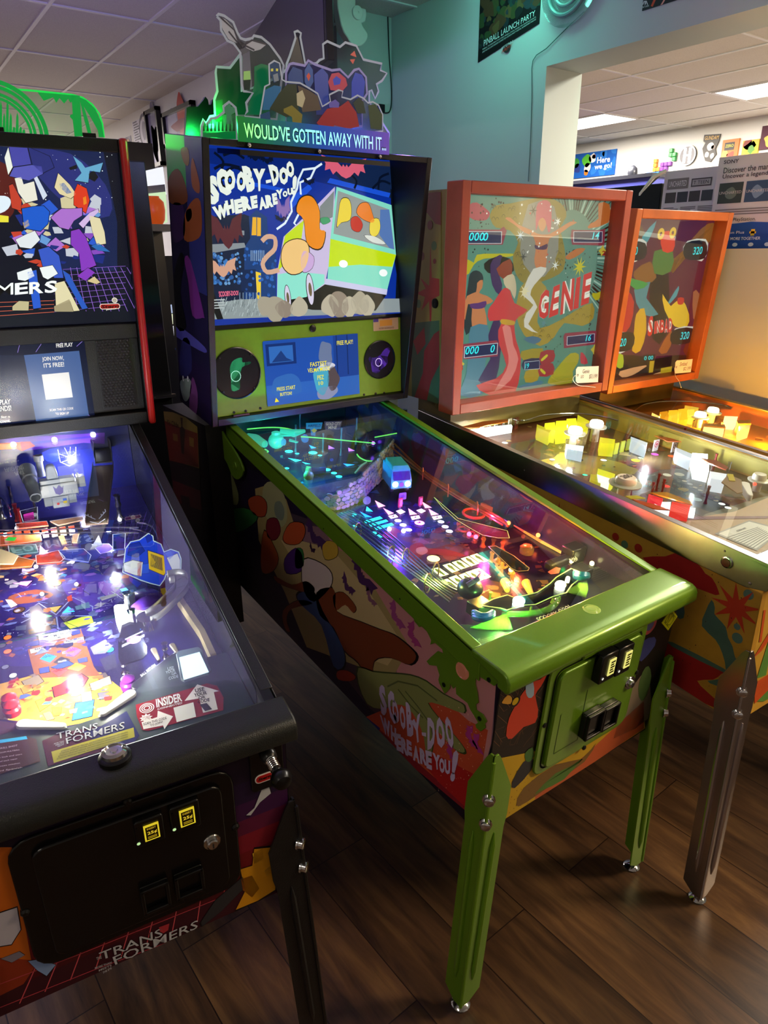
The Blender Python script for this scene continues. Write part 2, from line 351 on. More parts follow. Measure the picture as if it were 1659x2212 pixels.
tag(build('badge_sticker',bm,'printed_vinyl',loc=f2.P(r[0][0],r[0][1])),'small badge sticker hanging under the black launch party poster','sticker')
def atari(mb,f,q):
 mb.ps(f,[(1416,-4),(1408,14)],.012,'#c04a2a');mb.ps(f,[(1440,-8),(1428,12)],.008,'#d98');mb.ps(f,[(1394,2),(1394,10)],.006,'#cfd4d2');mb.ps(f,[(1396,2),(1399,10)],.004,'#cfd4d2');mb.ps(f,[(1392,2),(1389,10)],.004,'#cfd4d2')
 mb.text(f,'ATARI',[(1388,14),(1402,10),(1402,14),(1388,18)],'#cfd4d2',.0012)
q0=fw.pxs([(1388,24),(1500,-6)]);sheet('poster','dark poster with red stripes above the pass-through, mostly out of frame','poster',fw,None,'#15181a',atari,fixed=[(q0[0][0],3.0),(q0[0][0]+.62,3.0),(q0[0][0]+.62,q0[0][1]),q0[0]])
rs=thing('round_sign','round clear acrylic sign hung on the teal wall beside the launch poster','sign',(WX,1.95,2.8))
c=fw.px((1240,-30));mb=MB();mb.plate(fw.up(.03),[(c[0]+.175*math.cos(6.283*i/40),c[1]+.175*math.sin(6.283*i/40)) for i in range(40)],0,.006,'#9fb8b4');build('backing_disc',mb,'faint_acrylic',rs)
mb=MB();mb.tube([fw.P(c[0]+.125*math.cos(6.283*i/32),c[1]+.125*math.sin(6.283*i/32),.045) for i in range(32)],.011,'#6f8d8c',8,closed=True);mb.tube([fw.P(c[0]+.085*math.cos(6.283*i/32),c[1]+.085*math.sin(6.283*i/32),.045) for i in range(32)],.008,'#7d9a98',8,closed=True);build('tube_ring',mb,'plastic',rs)
mb=MB();pts=[fw.at(p,.008) for p in ((1262,25),(1230,55),(1205,80),(1180,105),(1151,131),(1149,200),(1146,300),(1141,392))];mb.tube(spline(pts,3),.0022,'#3c5a58',5);build('power_wire',mb,'plastic',rs)
tv=thing('television','large dark wall television seen edge on below the ceiling behind the haunted topper','television',(1.6,3.3,2.4))
A=V((1.25,2.55,0));B=V((1.76,4.40,0));d=(B-A).normalized();ft=Fr((A.x,A.y,2.48),d*-1,(0,0,1));ft=Fr((B.x,B.y,2.48),-d,(0,0,1));Lt=(B-A).length
mb=MB();mb.fbox(ft,0,Lt,0,.52,-.04,0,'#0b0b0d');build('body',mb,'plastic',tv,.004)
mat('dark_screen','#2a2638',.25,spec=.9);mb=MB();mb.fbox(ft,.012,Lt-.03,.02,.51,.0005,.002,'#0a0a10');build('screen',mb,'dark_screen',tv)
fb=Fr((0,3.38,0),(1,0,0),(0,0,1));mb=MB()
mb.plate(fb,smooth(fb.pxs([(716,-10),(745,-10),(757,8),(757,22),(779,25),(778,52),(770,55),(775,66),(783,78),(781,92),(770,104),(752,104),(738,84),(726,60)]),2),0,.06,'#cfd2cc');build('wall_bracket',mb,'plastic',tv,.006)
mb=MB();cc=fb.px((759,34));mb.lathe(fb.P(cc[0],cc[1],.06),fb.n,[(.036,0),(.036,.012),(.03,.016),(.006,.016),(.006,.012),(.001,.012)],'#d6d8d2',20);build('pivot_cap',mb,'plastic',tv)
mb=MB();mb.tube([V((1.99,3.4,2.97)),V((1.86,3.55,2.93)),V((1.60,3.62,2.8))],.02,'#c5c8c2',8);build('arm',mb,'plastic',tv)
fz=Fr((0,WY,0),(1,0,0),(0,0,1));mb=MB();mb.tube(spline([fz.at(p,.006) for p in ((836,-40),(838,40),(841,120),(846,200),(843,238),(832,244),(823,240))],4),.004,'#0a0a0a',6)
a=fz.px((822,236));mb.fbox(fz,a[0]-.03,a[0]+.015,a[1]-.025,a[1]+.025,.002,.03,'#0c0c0c');tag(build('power_cable',mb,'plastic',loc=fz.P(a[0],a[1],.01)),'black cable with adaptor running down the wall corner','cable')
fp=Fr((PX,0,0),(0,-1,0),(0,0,1))
def framed(quad,label,art,ft_=.035,body='#141416',inner='#8f88a8'):
 q=fp.pxs(quad);a0,a1,b0,b1=bbox(q);q=[(a0,b1),(a1,b1),(a1,b0),(a0,b0)]
 t=thing('framed_picture',label,'picture',fp.P((a0+a1)/2,b0,.02));f=MB()
 for r in ((a0,a1,b1-ft_,b1),(a0,a1,b0,b0+ft_),(a0,a0+ft_,b0,b1),(a1-ft_,a1,b0,b1)):f.fbox(fp,*r,.002,.05,body)
 build('frame',f,'plastic',t);p=MB();p.fbox(fp,a0+ft_,a1-ft_,b0+ft_,b1-ft_,.002,.02,inner);art(p,fp.up(.0205),q);build('print',p,'printed_gloss',t)
def art_a(mb,f,q):wavy(q,'#6f6a8c',.5,.6,.16,mb,f,sx=.7,sy=1.5);wavy(q,'#a9a2c0',.4,.3,.12,mb,f,sy=1.6,sx=.7);wavy(q,'#5d5878',.6,.45,.1,mb,f)
def art_b(mb,f,q):wavy(q,'#b8433f',.62,.5,.17,mb,f,sx=.7,sy=1.7);wavy(q,'#a9a4bd',.25,.5,.15,mb,f);wavy(q,'#8d3a50',.5,.5,.09,mb,f,h=.0008,sx=2.2,sy=.5)
framed([(320,241),(350,229),(356,360),(333,363)],'tall black framed picture on the far wall left of the red figure picture',art_a)
framed([(357,250),(424,213),(428,300),(366,320)],'wide black framed picture with a red shape on the far wall',art_b)
def art_c(mb,f,q):
 for i in range(9):mb.poly(f,sub(q,.1+.03*(i % 3),.6+.1*(i % 4),.92-.1*i,.97-.1*i),'#4a4658')
def art_d(mb,f,q):c=bl(q,.5,.55);mb.ring(f,c,.13,.16,'#5b566a');mb.disc(f,c,.06,'#7a7488',r2=.09)
def art_e(mb,f,q):wavy(q,'#5a4f62',.5,.5,.15,mb,f);wavy(q,'#c89a6a',.5,.4,.08,mb,f,h=.0008,sy=1.5)
ps=fp.pxs
for nm,qd,bd,ar,lb in (('poster',[(288,262),(303,257),(308,312),(290,318)],'#c9c6d2',art_c,'pale poster with rows of black print on the far wall'),('poster',[(303,259),(318,256),(321,312),(308,313)],'#c4c0cc',art_d,'pale poster with a dark circle on the far wall'),('poster',[(270,298),(283,293),(290,352),(274,356)],'#8c8794',art_e,'grey poster low on the far wall behind the red edged machine'),('poster',[(289,325),(311,318),(314,352),(292,356)],'#8a8290',art_e,'small dim poster with an orange glow on the far wall')):
 a0,a1,b0,b1=bbox(ps(qd));sheet(nm,lb,'poster',fp,None,bd,ar,fixed=[(a0,b1),(a1,b1),(a1,b0),(a0,b0)])
fr_=Fr((XR,.11,-.04),(0,-1,0),(0,0,1))
def banner(mb,f,q):
 random.seed(5)
 for i in range(14):wavy(q,'#2d74c8',random.random(),random.random(),.05,mb,f,h=.0003)
 for x,y,c,r in ((.1,.42,'#d8392f',.06),(.12,.25,'#3358b0',.05),(.25,.62,'#3f9a3f',.06),(.28,.4,'#2f3f8a',.06),(.45,.68,'#5ab83a',.08),(.48,.4,'#d9d6cc',.06),(.46,.2,'#d07a2a',.04),(.57,.75,'#ece6e0',.06),(.59,.8,'#d04a40',.03)):wavy(q,c,x,y,r,mb,f,h=.0008,j=.2)
 mb.text(f,'Here',sub(q,.66,.9,.52,.76),'#ffffff',.0014,.02,px=False);mb.text(f,'we go!',sub(q,.62,.94,.22,.5),'#ffffff',.0014,.02,px=False)
sheet('banner','blue greeting banner on the far wall of the next room','banner',fr_,None,'#1f5db4',banner,.02,fixed=[(-6.66,2.96),(-5.76,2.955),(-5.76,2.64),(-6.66,2.645)])
hb=MB();cx=(-4.685,2.765);hb.plate(fr_,[(cx[0]+.115*math.cos(6.283*i/28),cx[1]+.115*math.sin(6.283*i/28)) for i in range(28)],.002,.03,'#4b4a4c');f2=fr_.up(.031)
hb.ring(f2,cx,.1,.115,'#a9a6a4');hb.stroke(f2,[(cx[0]-.035,cx[1]-.085),(cx[0]-.035,cx[1]+.085)],.035,'#d2cfca');hb.stroke(f2,[(cx[0]+.035,cx[1]-.085),(cx[0]+.035,cx[1]+.085)],.035,'#d2cfca');hb.stroke(f2,[(cx[0]-.035,cx[1]),(cx[0]+.035,cx[1])],.02,'#d2cfca',.0008)
tag(build('wall_medallion',hb,'dull_steel',loc=fr_.P(*cx)),'round silver medallion with an H on the far wall of the next room','medallion')
gm=MB();gm.plate(fr_,[(-4.5,2.97),(-4.29,2.955),(-4.3,2.88),(-4.33,2.8),(-4.31,2.74),(-4.37,2.66),(-4.44,2.68),(-4.47,2.74),(-4.5,2.82),(-4.47,2.88),(-4.5,2.9)],.002,.018,'#3a3530');f2=fr_.up(.0185)
gm.poly(f2,[(-4.49,2.96),(-4.3,2.947),(-4.31,2.895),(-4.49,2.905)],'#2a2420');gm.text(f2,'GUNDAM',[(-4.485,2.953),(-4.305,2.942),(-4.31,2.9),(-4.485,2.91)],'#c8a050',.001,.01,px=False)
for x,y,r,c in ((-4.4,2.83,.045,'#dcd8d0'),(-4.43,2.75,.03,'#cfcac2'),(-4.36,2.73,.03,'#c4c0ba'),(-4.36,2.82,.025,'#7a6a60')):gm.poly(f2,blob((x,y),r,7,.2),c,.0006)
tag(build('wall_plaque',gm,'printed_vinyl',loc=fr_.P(-4.4,2.7)),'cut-out plaque with gold lettering beside the silver medallion','plaque')
def cv1(mb,f,q):mb.poly(f,sub(q,.15,.75,.45,.85),'#2b231f',.0006);mb.text(f,'ZERO',sub(q,.2,.7,.6,.75),'#d8d030',.001,px=False);wavy(q,'#c8402c',.6,.2,.04,mb,f);wavy(q,'#e8a050',.2,.25,.05,mb,f)
def cv2(mb,f,q):wavy(q,'#b8c030',.5,.5,.07,mb,f,sx=1.2);wavy(q,'#7a3020',.3,.8,.06,mb,f);wavy(q,'#5a8a3a',.55,.45,.04,mb,f,h=.0008);wavy(q,'#e0d040',.7,.75,.03,mb,f)
def cv3(mb,f,q):wavy(q,'#d8a850',.6,.4,.06,mb,f)
for y0,y1,z0,z1,c,a,lb in ((-4.24,-4.04,2.67,2.88,'#b8702c',cv1,'orange square canvas on the next room wall, left of the green one'),(-3.99,-3.8,2.65,2.845,'#c8a03a',cv2,'yellow green square canvas with a game pad on the next room wall'),(-3.79,-3.6,2.73,2.97,'#4a2030',cv3,'dark red canvas at the photo edge on the next room wall')):
 sheet('canvas_picture',lb,'canvas',fr_,None,c,a,.025,fixed=[(y0,z1),(y1,z1),(y1,z0),(y0,z0)])
for nm,cells,c in (('purple',((3,0),(4,0),(4,1),(5,1),(3,1)),'#7a3a9a'),('orange',((1,0),(1,1),(1,2),(2,0)),'#d88a30'),('green',((5,3),(6,3),(6,2),(5,4)),'#2f9a4a'),('blue',((-1,-1),(0,-1),(1,-1),(2,-1)),'#3f7ac8')):
 mb=MB()
 for i,j in cells:mb.fbox(fr_,-5.2+i*.052,-5.2+i*.052+.048,2.62+j*.05,2.62+j*.05+.046,.002,.045,c)
 tag(build('wall_block',mb,'plastic',loc=fr_.P(-5.1,2.65),bevel=.004),nm+' block made of joined cubes on the next room wall','decoration')
mb=MB();bx(mb,6.9,7.6,4.6,8.0,0,2.42,'#3f4390');bx(mb,6.86,7.6,4.56,8.0,2.42,2.46,'#1b1c24');tag(build('display_cabinet',mb,'plastic',loc=(7.25,6,0)),'tall purple cabinet with a dark top below the blue banner','cabinet')
mb=MB();p=at_x(1361,394,6.95);mb.lathe((6.98,p.y,2.46),(0,0,1),[(.05,0),(.06,.03),(.05,.08),(.02,.11),(.001,.115)],'#2a2c34',16);tag(build('ornament',mb,'plastic',loc=(6.98,p.y,2.46)),'small dark round ornament on top of the purple cabinet','ornament')
FS=Fr((2.45,0,0),(0,-1,0),(0,0,1))
bk=MB();bx(bk,2.47,2.63,1.46,1.84,ZS,1.915,'#131316');tag(build('black_box',bk,'matte_paint',loc=(2.55,1.6,ZS),bevel=.004),'plain black box on the sill left of the printed cartons','box')
t=thing('carton','grey printed carton with an open flap standing on the sill','carton',(2.5,1.25,ZS))
mb=MB();bx(mb,2.45,2.55,1.146,1.435,ZS,1.962,'#d6cfc8');f2=Fr((2.4495,0,0),(0,-1,0),(0,0,1));q=[(-1.435,1.962),(-1.146,1.962),(-1.146,ZS),(-1.435,ZS)]
mb.text(f2,'UNCHARTED',sub(q,.1,.42,.8,.87),'#e8e4de',.0012,px=False);mb.poly(f2,sub(q,.07,.45,.77,.9),'#7c756e',.0006);mb.poly(f2,sub(q,.5,.85,.78,.88),'#4f4a48',.0006);mb.poly(f2,sub(q,.52,.83,.795,.865),'#b0aaa2',.0009);mb.text(f2,'T TEEN',sub(q,.54,.8,.81,.85),'#333',.0012,px=False)
for i in range(4):mb.poly(f2,sub(q,.06+.215*i,.25+.215*i,.6,.73),('#4a4540','#3b3d40','#46423e','#3f4345')[i],.0006)
for k in range(3):
 for i in range(17):mb.poly(f2,sub(q,.05+.31*k,.05+.31*k+.27*(1-.3*((i*7+k) % 5 == 0)),.53-.02*i,.541-.02*i),'#79726b',.0006)
build('body',mb,'printed_vinyl',t);mb=MB();mb.prism([(2.45,1.43,1.957),(2.41,1.47,1.93),(2.385,1.515,1.86),(2.388,1.525,1.86),(2.413,1.48,1.935),(2.45,1.436,1.962)],(.0,.0,.012),'#d8d0b8');build('open_flap',mb,'printed_vinyl',t)
mb=MB();bx(mb,2.40,2.50,.72,1.14,ZS+.0,1.99,'#cfcac4');f2=Fr((2.3995,0,0),(0,-1,0),(0,0,1));q=[(-1.14,1.99),(-.72,1.99),(-.72,ZS),(-1.14,ZS)]
mb.text(f2,'SONY',sub(q,.06,.22,.925,.965),'#3a3634',.0012,.012,px=False);mb.text(f2,'Discover the man.',sub(q,.07,.56,.825,.885),'#333030',.0012,.006,px=False);mb.text(f2,'Uncover a legend.',sub(q,.07,.56,.755,.815),'#333030',.0012,.006,px=False)
for i,c in enumerate(('#39443c','#3c5068','#4a4038')):mb.poly(f2,sub(q,.05+.29*i,.31+.29*i,.5,.72),c,.0006);mb.poly(f2,blob(bl(q,.18+.29*i,.6),.025,7,.3),('#6c7a6a','#7a90a8','#7a6858')[i],.0009);mb.text(f2,'UNCHARTED',sub(q,.06+.29*i,.3+.29*i,.6,.63),'#cfc8be',.0012,px=False)
for i in range(3):mb.poly(f2,sub(q,.04,.95,.425-.026*i,.437-.026*i),'#7d766f',.0006)
mb.text(f2,'Only On PlayStation.',sub(q,.05,.5,.29,.34),'#403c3a',.0012,px=False)
mb.poly(f2,[bl(q,0,0),bl(q,1,0),bl(q,1,.22),bl(q,.75,.27),bl(q,.45,.29),bl(q,.2,.27),bl(q,0,.2)],'#23509a',.0007)
mb.text(f2,'PlayStation Plus',sub(q,.05,.4,.155,.195),'#e8ecf2',.0012,px=False);mb.poly(f2,sub(q,.47,.51,.14,.21),'#e8c83a',.001);mb.poly(f2,sub(q,.455,.525,.163,.187),'#e8c83a',.001)
mb.text(f2,'EXPERIENCE MORE TOGETHER',sub(q,.03,.58,.095,.128),'#ffffff',.0012,.008,px=False)
for i in range(4):mb.disc(f2,bl(q,.15+.17*i,.045),.012,'#dfe6ef',.001,r2=.008)
tag(build('carton',mb,'printed_vinyl',loc=(2.45,.92,ZS)),'tall printed carton with a blue lower half standing on the sill','carton')
def frame_of(o,ex,ey):return lambda x,y,z:V(o)+V(ex)*x+V(ey)*y+V((0,0,z))
def leg(root,top,bot,ex,ey,m,col,wid=.061,name='leg',bolts=True):
 """folded steel leg: two flanges meeting on a corner line top->bot, pointed top, a bead on each flange, levelling foot"""
 top,bot,ex,ey=V(top),V(bot),V(ex),V(ey);d=bot-top;L=d.length;mb=MB()
 for e,o in ((ex,ey),(ey,ex)):
  prof=[(0,.012),(.012,.02),(.1,wid),(.17,wid),(.2,wid*.92),(L-.05,wid*.9),(L-.022,wid*.9),(L,wid*.4)]
  dn=d.normalized();pl=[top,bot]+[top+dn*t+e*w for t,w in reversed(prof)]
  mb.prism(pl,o*.004,col)
  c0=top+dn*.2+e*wid*.48-o*.001;c1=bot-dn*.07+e*wid*.42-o*.001
  mb.tube([c0,c0+dn*.03,c1-dn*.03,c1],[.001,.006,.006,.001],col,8)
 mb.tube([top+d*.02,bot-d*.005],.004,col,6)
 o=build(name,mb,m,root,.0015);fm=MB();c=bot+(ex+ey)*.018;fm.lathe((c.x,c.y,0),(0,0,1),[(.02,0),(.022,.004),(.017,.009),(.006,.013),(.006,bot.z+.02)],'#c8c8c8',16);build('levelling_foot',fm,'chrome',o)
 if bolts:
  for t in (.105,.165):
   b=MB();c=top+d.normalized()*t+(ex+ey)*.004;a=-(ex+ey).normalized();b.lathe(c,a,[(.0135,0),(.0135,.003),(.0105,.003),(.0105,.011),(.008,.013),(.002,.013)],'#ddd',6+6);build('leg_bolt',b,'chrome',o)
 return o
def cabinet(root,T,W,L,zb,zt,t,za,zr,col,m,front_col=None,slope=.1,inner='#15131c'):
 """open box: two sides, leaning front, back and floor; T maps local to world"""
 mb=MB();s=[(t,zb),(0,zt),(0,za),(L,zr),(L,zb+slope*L)]
 for x0,x1 in ((0,.018),(W-.018,W)):mb.prism([T(x0,y,z) for y,z in s],T(x1,0,0)-T(x0,0,0),col)
 mb.prism([T(.018,t,zb),T(.018,0,zt),T(W-.018,0,zt),T(W-.018,t,zb)],T(0,.018,0)-T(0,0,0),front_col or col)
 mb.prism([T(.018,L-.018,zb+slope*L),T(.018,L-.018,zr),T(W-.018,L-.018,zr),T(W-.018,L-.018,zb+slope*L)],T(0,.016,0)-T(0,0,0),col)
 mb.prism([T(.018,t+.018,zb+.01),T(W-.018,t+.018,zb+.01),T(W-.018,L-.02,zb+slope*L+.01),T(.018,L-.02,zb+slope*L+.01)],(0,0,.012),col)
 return build('cabinet',mb,m,root)
def lbar(root,T,W,za,m,col,front=.033,back=.085,over=.014,drop=.046):
 prof=[(back,za+.004),(.0,za-.001),(-front*.55,za-.004),(-front*.85,za-.01),(-front,za-.021),(-front,za-drop+.007),(-front*.85,za-drop),(-front*.7,za-drop),(-.002,za-drop+.004),(-.002,za-.03),(back,za-.01)]
 mb=MB();mb.prism([T(-over,y,z) for y,z in prof],T(W+over,0,0)-T(-over,0,0),col);return build('lockdown_bar',mb,m,root,.009)
def wire(fr, q, hs, k=4):
 if not isinstance(hs,(list,tuple)):hs=[hs]*len(q)
 return spline([fr.at(p,h) for p,h in zip(q,hs)],k)
def post(fr,q,h,parent,name='post',col='#c9905c',m='tinted_plastic',r=.008):
 c=fr.px(q);mb=MB();o=fr.P(c[0],c[1],0);mb.lathe(o,fr.n,[(r,0),(r*.55,h*.15),(r*.5,h*.45),(r*.8,h*.6),(r*.5,h*.75),(r*.8,h)],col,10);return build(name,mb,m,parent)
def inserts(fr,parent,lst,m='lamp_mid',h=.0008,ring='#0a0a12'):
 for kind,q,c in lst:
  mb=MB()
  if kind == 'o':
   ce=fr.px((q[0],q[1]));r=abs(fr.px((q[0]+q[2],q[1]))[0]-ce[0])*.92;r=max(r,.004)
   mb.disc(fr,ce,r*1.18,ring,h*.5,1,18);mb.disc(fr,ce,r,c,h,0,18)
  else:
   P=fr.pxs(q);cx=sum(p[0] for p in P)/len(P);cy=sum(p[1] for p in P)/len(P)
   mb.poly(fr,[(cx+(a-cx)*1.16,cy+(b-cy)*1.16) for a,b in P],ring,h*.5,1);mb.poly(fr,P,c,h)
  build('light_insert',mb,[m,'printed_gloss'],parent)
def bulb(fr,q,h,parent,col,r=.007,m='lamp_high',name='lamp_bulb'):
 mb=MB();p=fr.at(q,h);mb.ball(p,r,col,0,10);return build(name,mb,m,parent)
def plastic(fr,q,h,parent,col,name='playfield_plastic',m='printed_acrylic',edge=None,art=None,th=.003,sm=0,ew=.002):
 P=fr.up(h).pxs(q);P=smooth(P,sm) if sm else P;mb=MB();mb.plate(fr,P,h,h+th,col)
 if edge:mb.stroke(fr,P+P[:1],ew,edge,h+th+.0004,1)
 if art:art(mb,fr,P,h+th+.0003)
 return build(name,mb,[m,'edge_glow','printed_gloss','lamp_mid'],parent)
def glassplate(root,T,W,y0,z0,y1,z1,name='glass_top',th=.004,inset=.014):
 mb=MB();d=V((0,0,-th));mb.prism([T(inset,y0,z0),T(W-inset,y0,z0),T(W-inset,y1,z1),T(inset,y1,z1)],d,'#fff');return build(name,mb,'clear_glass',root)
def bat(f,mb,c,w,h,col,lay=.001,rot=0.,m=0):
 P=[(0,.12),(.04,.22),(.07,.12),(.2,.35),(.5,.5),(.42,.2),(.45,-.05),(.34,.02),(.28,-.18),(.2,-.05),(.1,-.22),(0,-.3)]
 P=P+[(-x,y) for x,y in P[::-1][1:-1]];cr,sr=math.cos(rot),math.sin(rot)
 mb.poly(f,[(c[0]+x*w*cr-y*h*sr,c[1]+x*w*sr+y*h*cr) for x,y in P],col,lay,m)
def confetti(mb, f, z, box, n, cols, r0, r1, h=.0007):
 for i in range(n):
  c=f.px(z((random.uniform(box[0],box[1]),random.uniform(box[2],box[3])))[0]);r=random.uniform(r0,r1);a=random.uniform(0,6.28);k=random.choice((3,4,4,5));e=random.uniform(.35,1)
  mb.poly(f,[(c[0]+r*math.cos(a+6.283*j/k)*random.uniform(.7,1.2),c[1]+r*e*math.sin(a+6.283*j/k)*random.uniform(.7,1.2)) for j in range(k)],random.choice(cols),h+.000003*i)
def letters(mb,f,z,col,out=None,h=.001,off=.035,m=0,ow=.05):
 for ch,q in z:
  if out:mb.text(f,ch,q,out,h-.0003,off+ow,m)
  mb.text(f,ch,q,col,h,off,m)
def qd(x0, y0, k, *a):
 if len(a) == 4 and not isinstance(a[0],tuple):a=((a[0],a[1]),(a[2],a[1]),(a[2],a[3]),(a[0],a[3]))
 return zc(x0,y0,k,*a)
EX,EY=V((1,0,0)),V((0,1,0))
W2,L2=.57,1.41
ZB2,ZT2,ZA2,SL2=.475,.866,.889,.2132
BO,BW=.068,W2+.136
m2=thing('pinball_machine','green trimmed pinball machine with a spooky cartoon cabinet and haunted topper, middle of the row','pinball machine',(0,0,0),0)
T2=frame_of((0,0,0),EX,EY)
GREEN,DKGR='#5d8f22','#2f5a20'
mat('green_flake','#6c981f',.3,.25,spec=.6,noise=.15,nscale=1200,bump=.08,bscale=900,coat=.25)
mat('green_panel','#6f9a14',.45,noise=.06,nscale=60)
cabinet(m2,T2,W2,L2,ZB2,ZT2,.034,ZA2,ZA2+SL2*1.335,'#14121a','printed_vinyl',inner='#18142a')
lbar(m2,T2,W2,.9055,'green_flake',GREEN,back=.068)
fs2=Fr((-.0006,0,0),(0,-1,0),(0,0,1));A=MB([(-1.318,.607),(-.035,.476),(-.001,.866),(-.001,.872),(-1.318,1.14)]);za=lambda *p:zc(440,1000,2.5136,*p)
A.poly(fs2,[(-1.318,.607),(-.035,.476),(-.001,.866),(-.001,.872),(-1.318,1.14)],'#1a1322',.0001)
def band(c,q,h):A.pp(fs2,q,c,h)
band('#241a33',za((200,0),(640,260),(1500,1080),(1590,1190),(1480,1880),(700,1250),(420,950),(200,400)),.0002)
band('#4a3b46',za((350,230),(700,350),(1330,900),(1590,1190),(1470,1840),(900,1330),(560,900)),.0003)
band('#8d6a72',za((520,330),(700,360),(1150,700),(1590,1150),(1570,1500),(1480,1830),(1000,1330),(760,1000),(560,500)),.0004)
band('#c98a86',za((640,330),(720,360),(1200,760),(1592,1160),(1560,1520),(1480,1840),(1300,1560),(1050,1330),(1050,900),(760,560)),.0005)
band('#a8965c',za((280,140),(380,110),(450,200),(520,420),(760,480),(930,680),(1120,1000),(1030,1160),(830,1100),(560,1000),(440,700),(300,420)),.0006)
band('#c9b47a',za((420,420),(520,420),(700,470),(900,700),(1080,980),(1000,1100),(860,1050),(700,900),(560,640)),.0007)
band('#c9512f',za((1000,1330),(1260,1240),(1440,1400),(1545,1450),(1480,1840),(1440,1880),(1280,1730),(880,1380)),.00065)
band('#8e1f2a',za((620,1180),(880,1380),(1290,1740),(1440,1885),(1420,1885),(1200,1700),(760,1360)),.0007)
band('#2c2a80',za((400,960),(560,1100),(760,1280),(960,1440),(950,1460),(740,1300),(540,1130)),.0008)
band('#b8211f',za((1130,1560),(1300,1600),(1490,1700),(1470,1870),(1440,1885),(1280,1735)),.00075)
A.pp(fs2,za((330,120),(390,105),(440,180),(455,300),(420,350),(360,320),(320,240)),'#a9ab78',.0008,sm=3);A.pp(fs2,za((390,215),(420,210),(440,260),(430,310),(400,300),(385,260)),'#7d8a78',.0009,sm=3)
for q in (((60,40),(100,20),(130,120),(110,230),(80,200)),((110,60),(150,60),(190,170),(180,230),(140,190)),((20,80),(50,90),(90,260),(80,330),(50,250))):A.pp(fs2,za(*q),'#6f7448',.0009,sm=3)
SH=[('#2f6a35',((110,270),(220,240),(300,290),(250,350),(170,380),(120,330))),('#a8482a',((240,200),(300,175),(345,215),(335,290),(270,280))),('#a04a22',((330,360),(380,440),(410,520),(380,590),(320,600),(310,500))),('#7a2430',((345,310),(400,300),(420,370),(390,420),(345,400))),
      ('#c2552c',((430,400),(470,325),(540,325),(555,380),(520,440),(450,440))),('#4a2470',((440,520),(500,460),(540,500),(530,590),(450,600))),('#357a3c',((500,470),(540,470),(545,560),(500,570))),('#c9a63a',((645,440),(690,420),(730,450),(725,510),(660,525))),
      ('#d8c9bc',((540,520),(640,540),(700,600),(690,680),(600,760),(540,690))),('#35507c',((510,700),(600,690),(650,800),(760,1000),(770,1110),(710,1115),(640,880),(520,760))),('#a53a20',((725,1130),(780,1125),(830,1160),(800,1185),(730,1175))),
      ('#7a3a1c',((600,690),(680,660),(710,700),(720,800),(860,860),(960,900),(1040,930),(1120,990),(1170,1050),(1130,1100),(1020,1060),(930,1080),(930,1200),(960,1280),(900,1200),(840,1090),(760,1020),(700,890),(620,820))),
      ('#7a3a1c',((380,610),(480,660),(560,640),(610,680),(590,710),(500,690),(400,650))),('#7a3a1c',((600,760),(480,790),(450,850),(470,920),(440,900),(430,800),(520,740))),('#8c4420',((700,720),(760,700),(830,780),(815,815),(770,770),(720,800)))]
for c,q in SH:P=za(*q);A.pp(fs2,P,'#120c10',.00095,sm=3);cx=sum(p[0] for p in P)/len(P);cy=sum(p[1] for p in P)/len(P);A.pp(fs2,[(cx+(x-cx)*.95,cy+(y-cy)*.95) for x,y in P],c,.0011,sm=3)
for c,w,h,r,k in (((600,400),.1,.07,-.5,'#4a2f5a'),((860,620),.11,.07,-.6,'#4a2a58'),((780,670),.06,.05,-.6,'#55305a'),((590,470),.03,.03,-.4,'#3a2440'),((1040,830),.07,.05,-.9,'#a04a80'),((1130,930),.06,.05,-1.1,'#a8407a'),((905,735),.05,.035,-.7,'#8a5a70')):bat(fs2,A,fs2.px(za(c)[0]),w,h,k,.0012,r)
zl=lambda *p:zc(780,1450,5.184,*p)
HAND=((-20,-60),(130,-10),(350,10),(560,30),(740,100),(930,250),(940,330),(890,365),(1000,400),(1100,440),(1180,470),(1170,400),(1130,350),(950,260),(1170,380),(1180,465),(1000,410),(760,350),(900,540),(1060,720),(1180,870),(1170,930),(1060,880),(900,700),(800,640),(820,800),(790,950),(740,960),(720,760),(640,560),(520,400),(380,370),(220,420),(60,360))
HAND=((-40,-60),(130,-10),(350,10),(560,30),(740,100),(940,250),(1140,350),(1180,400),(1170,470),(1000,410),(880,365),(760,350),(880,520),(1060,720),(1180,880),(1165,930),(1060,880),(900,710),(800,640),(820,800),(790,950),(740,960),(715,760),(640,560),(520,400),(380,370),(220,420),(60,360),(-40,120))
A.pp(fs2,zl(*HAND),'#3c4a24',.0011,sm=2);P=zl(*HAND);cx,cy=880,1530;A.pp(fs2,[(cx+(x-cx)*.97,cy+(y-cy)*.96) for x,y in P],'#8a9150',.0013,sm=2)
for q in (((300,170),(420,110),(640,160),(860,330)),((500,220),(640,390),(760,560)),((420,200),(560,380),(700,520))):A.ps(fs2,zl(*q),.004,'#5c6636',.0015)
for c,w in (((1215,720),.05),((1290,800),.045),((1000,900),.05)):bat(fs2,A,fs2.px(zl(c)[0]),w,w*.8,'#b03a86',.0013,-1.2)
random.seed(11)
for i in range(90):p=fs2.px(zl((random.uniform(850,1400),random.uniform(380,1350)))[0]);A.disc(fs2,p,random.uniform(.0006,.0016),'#f0c0a0',.0014,0,5)
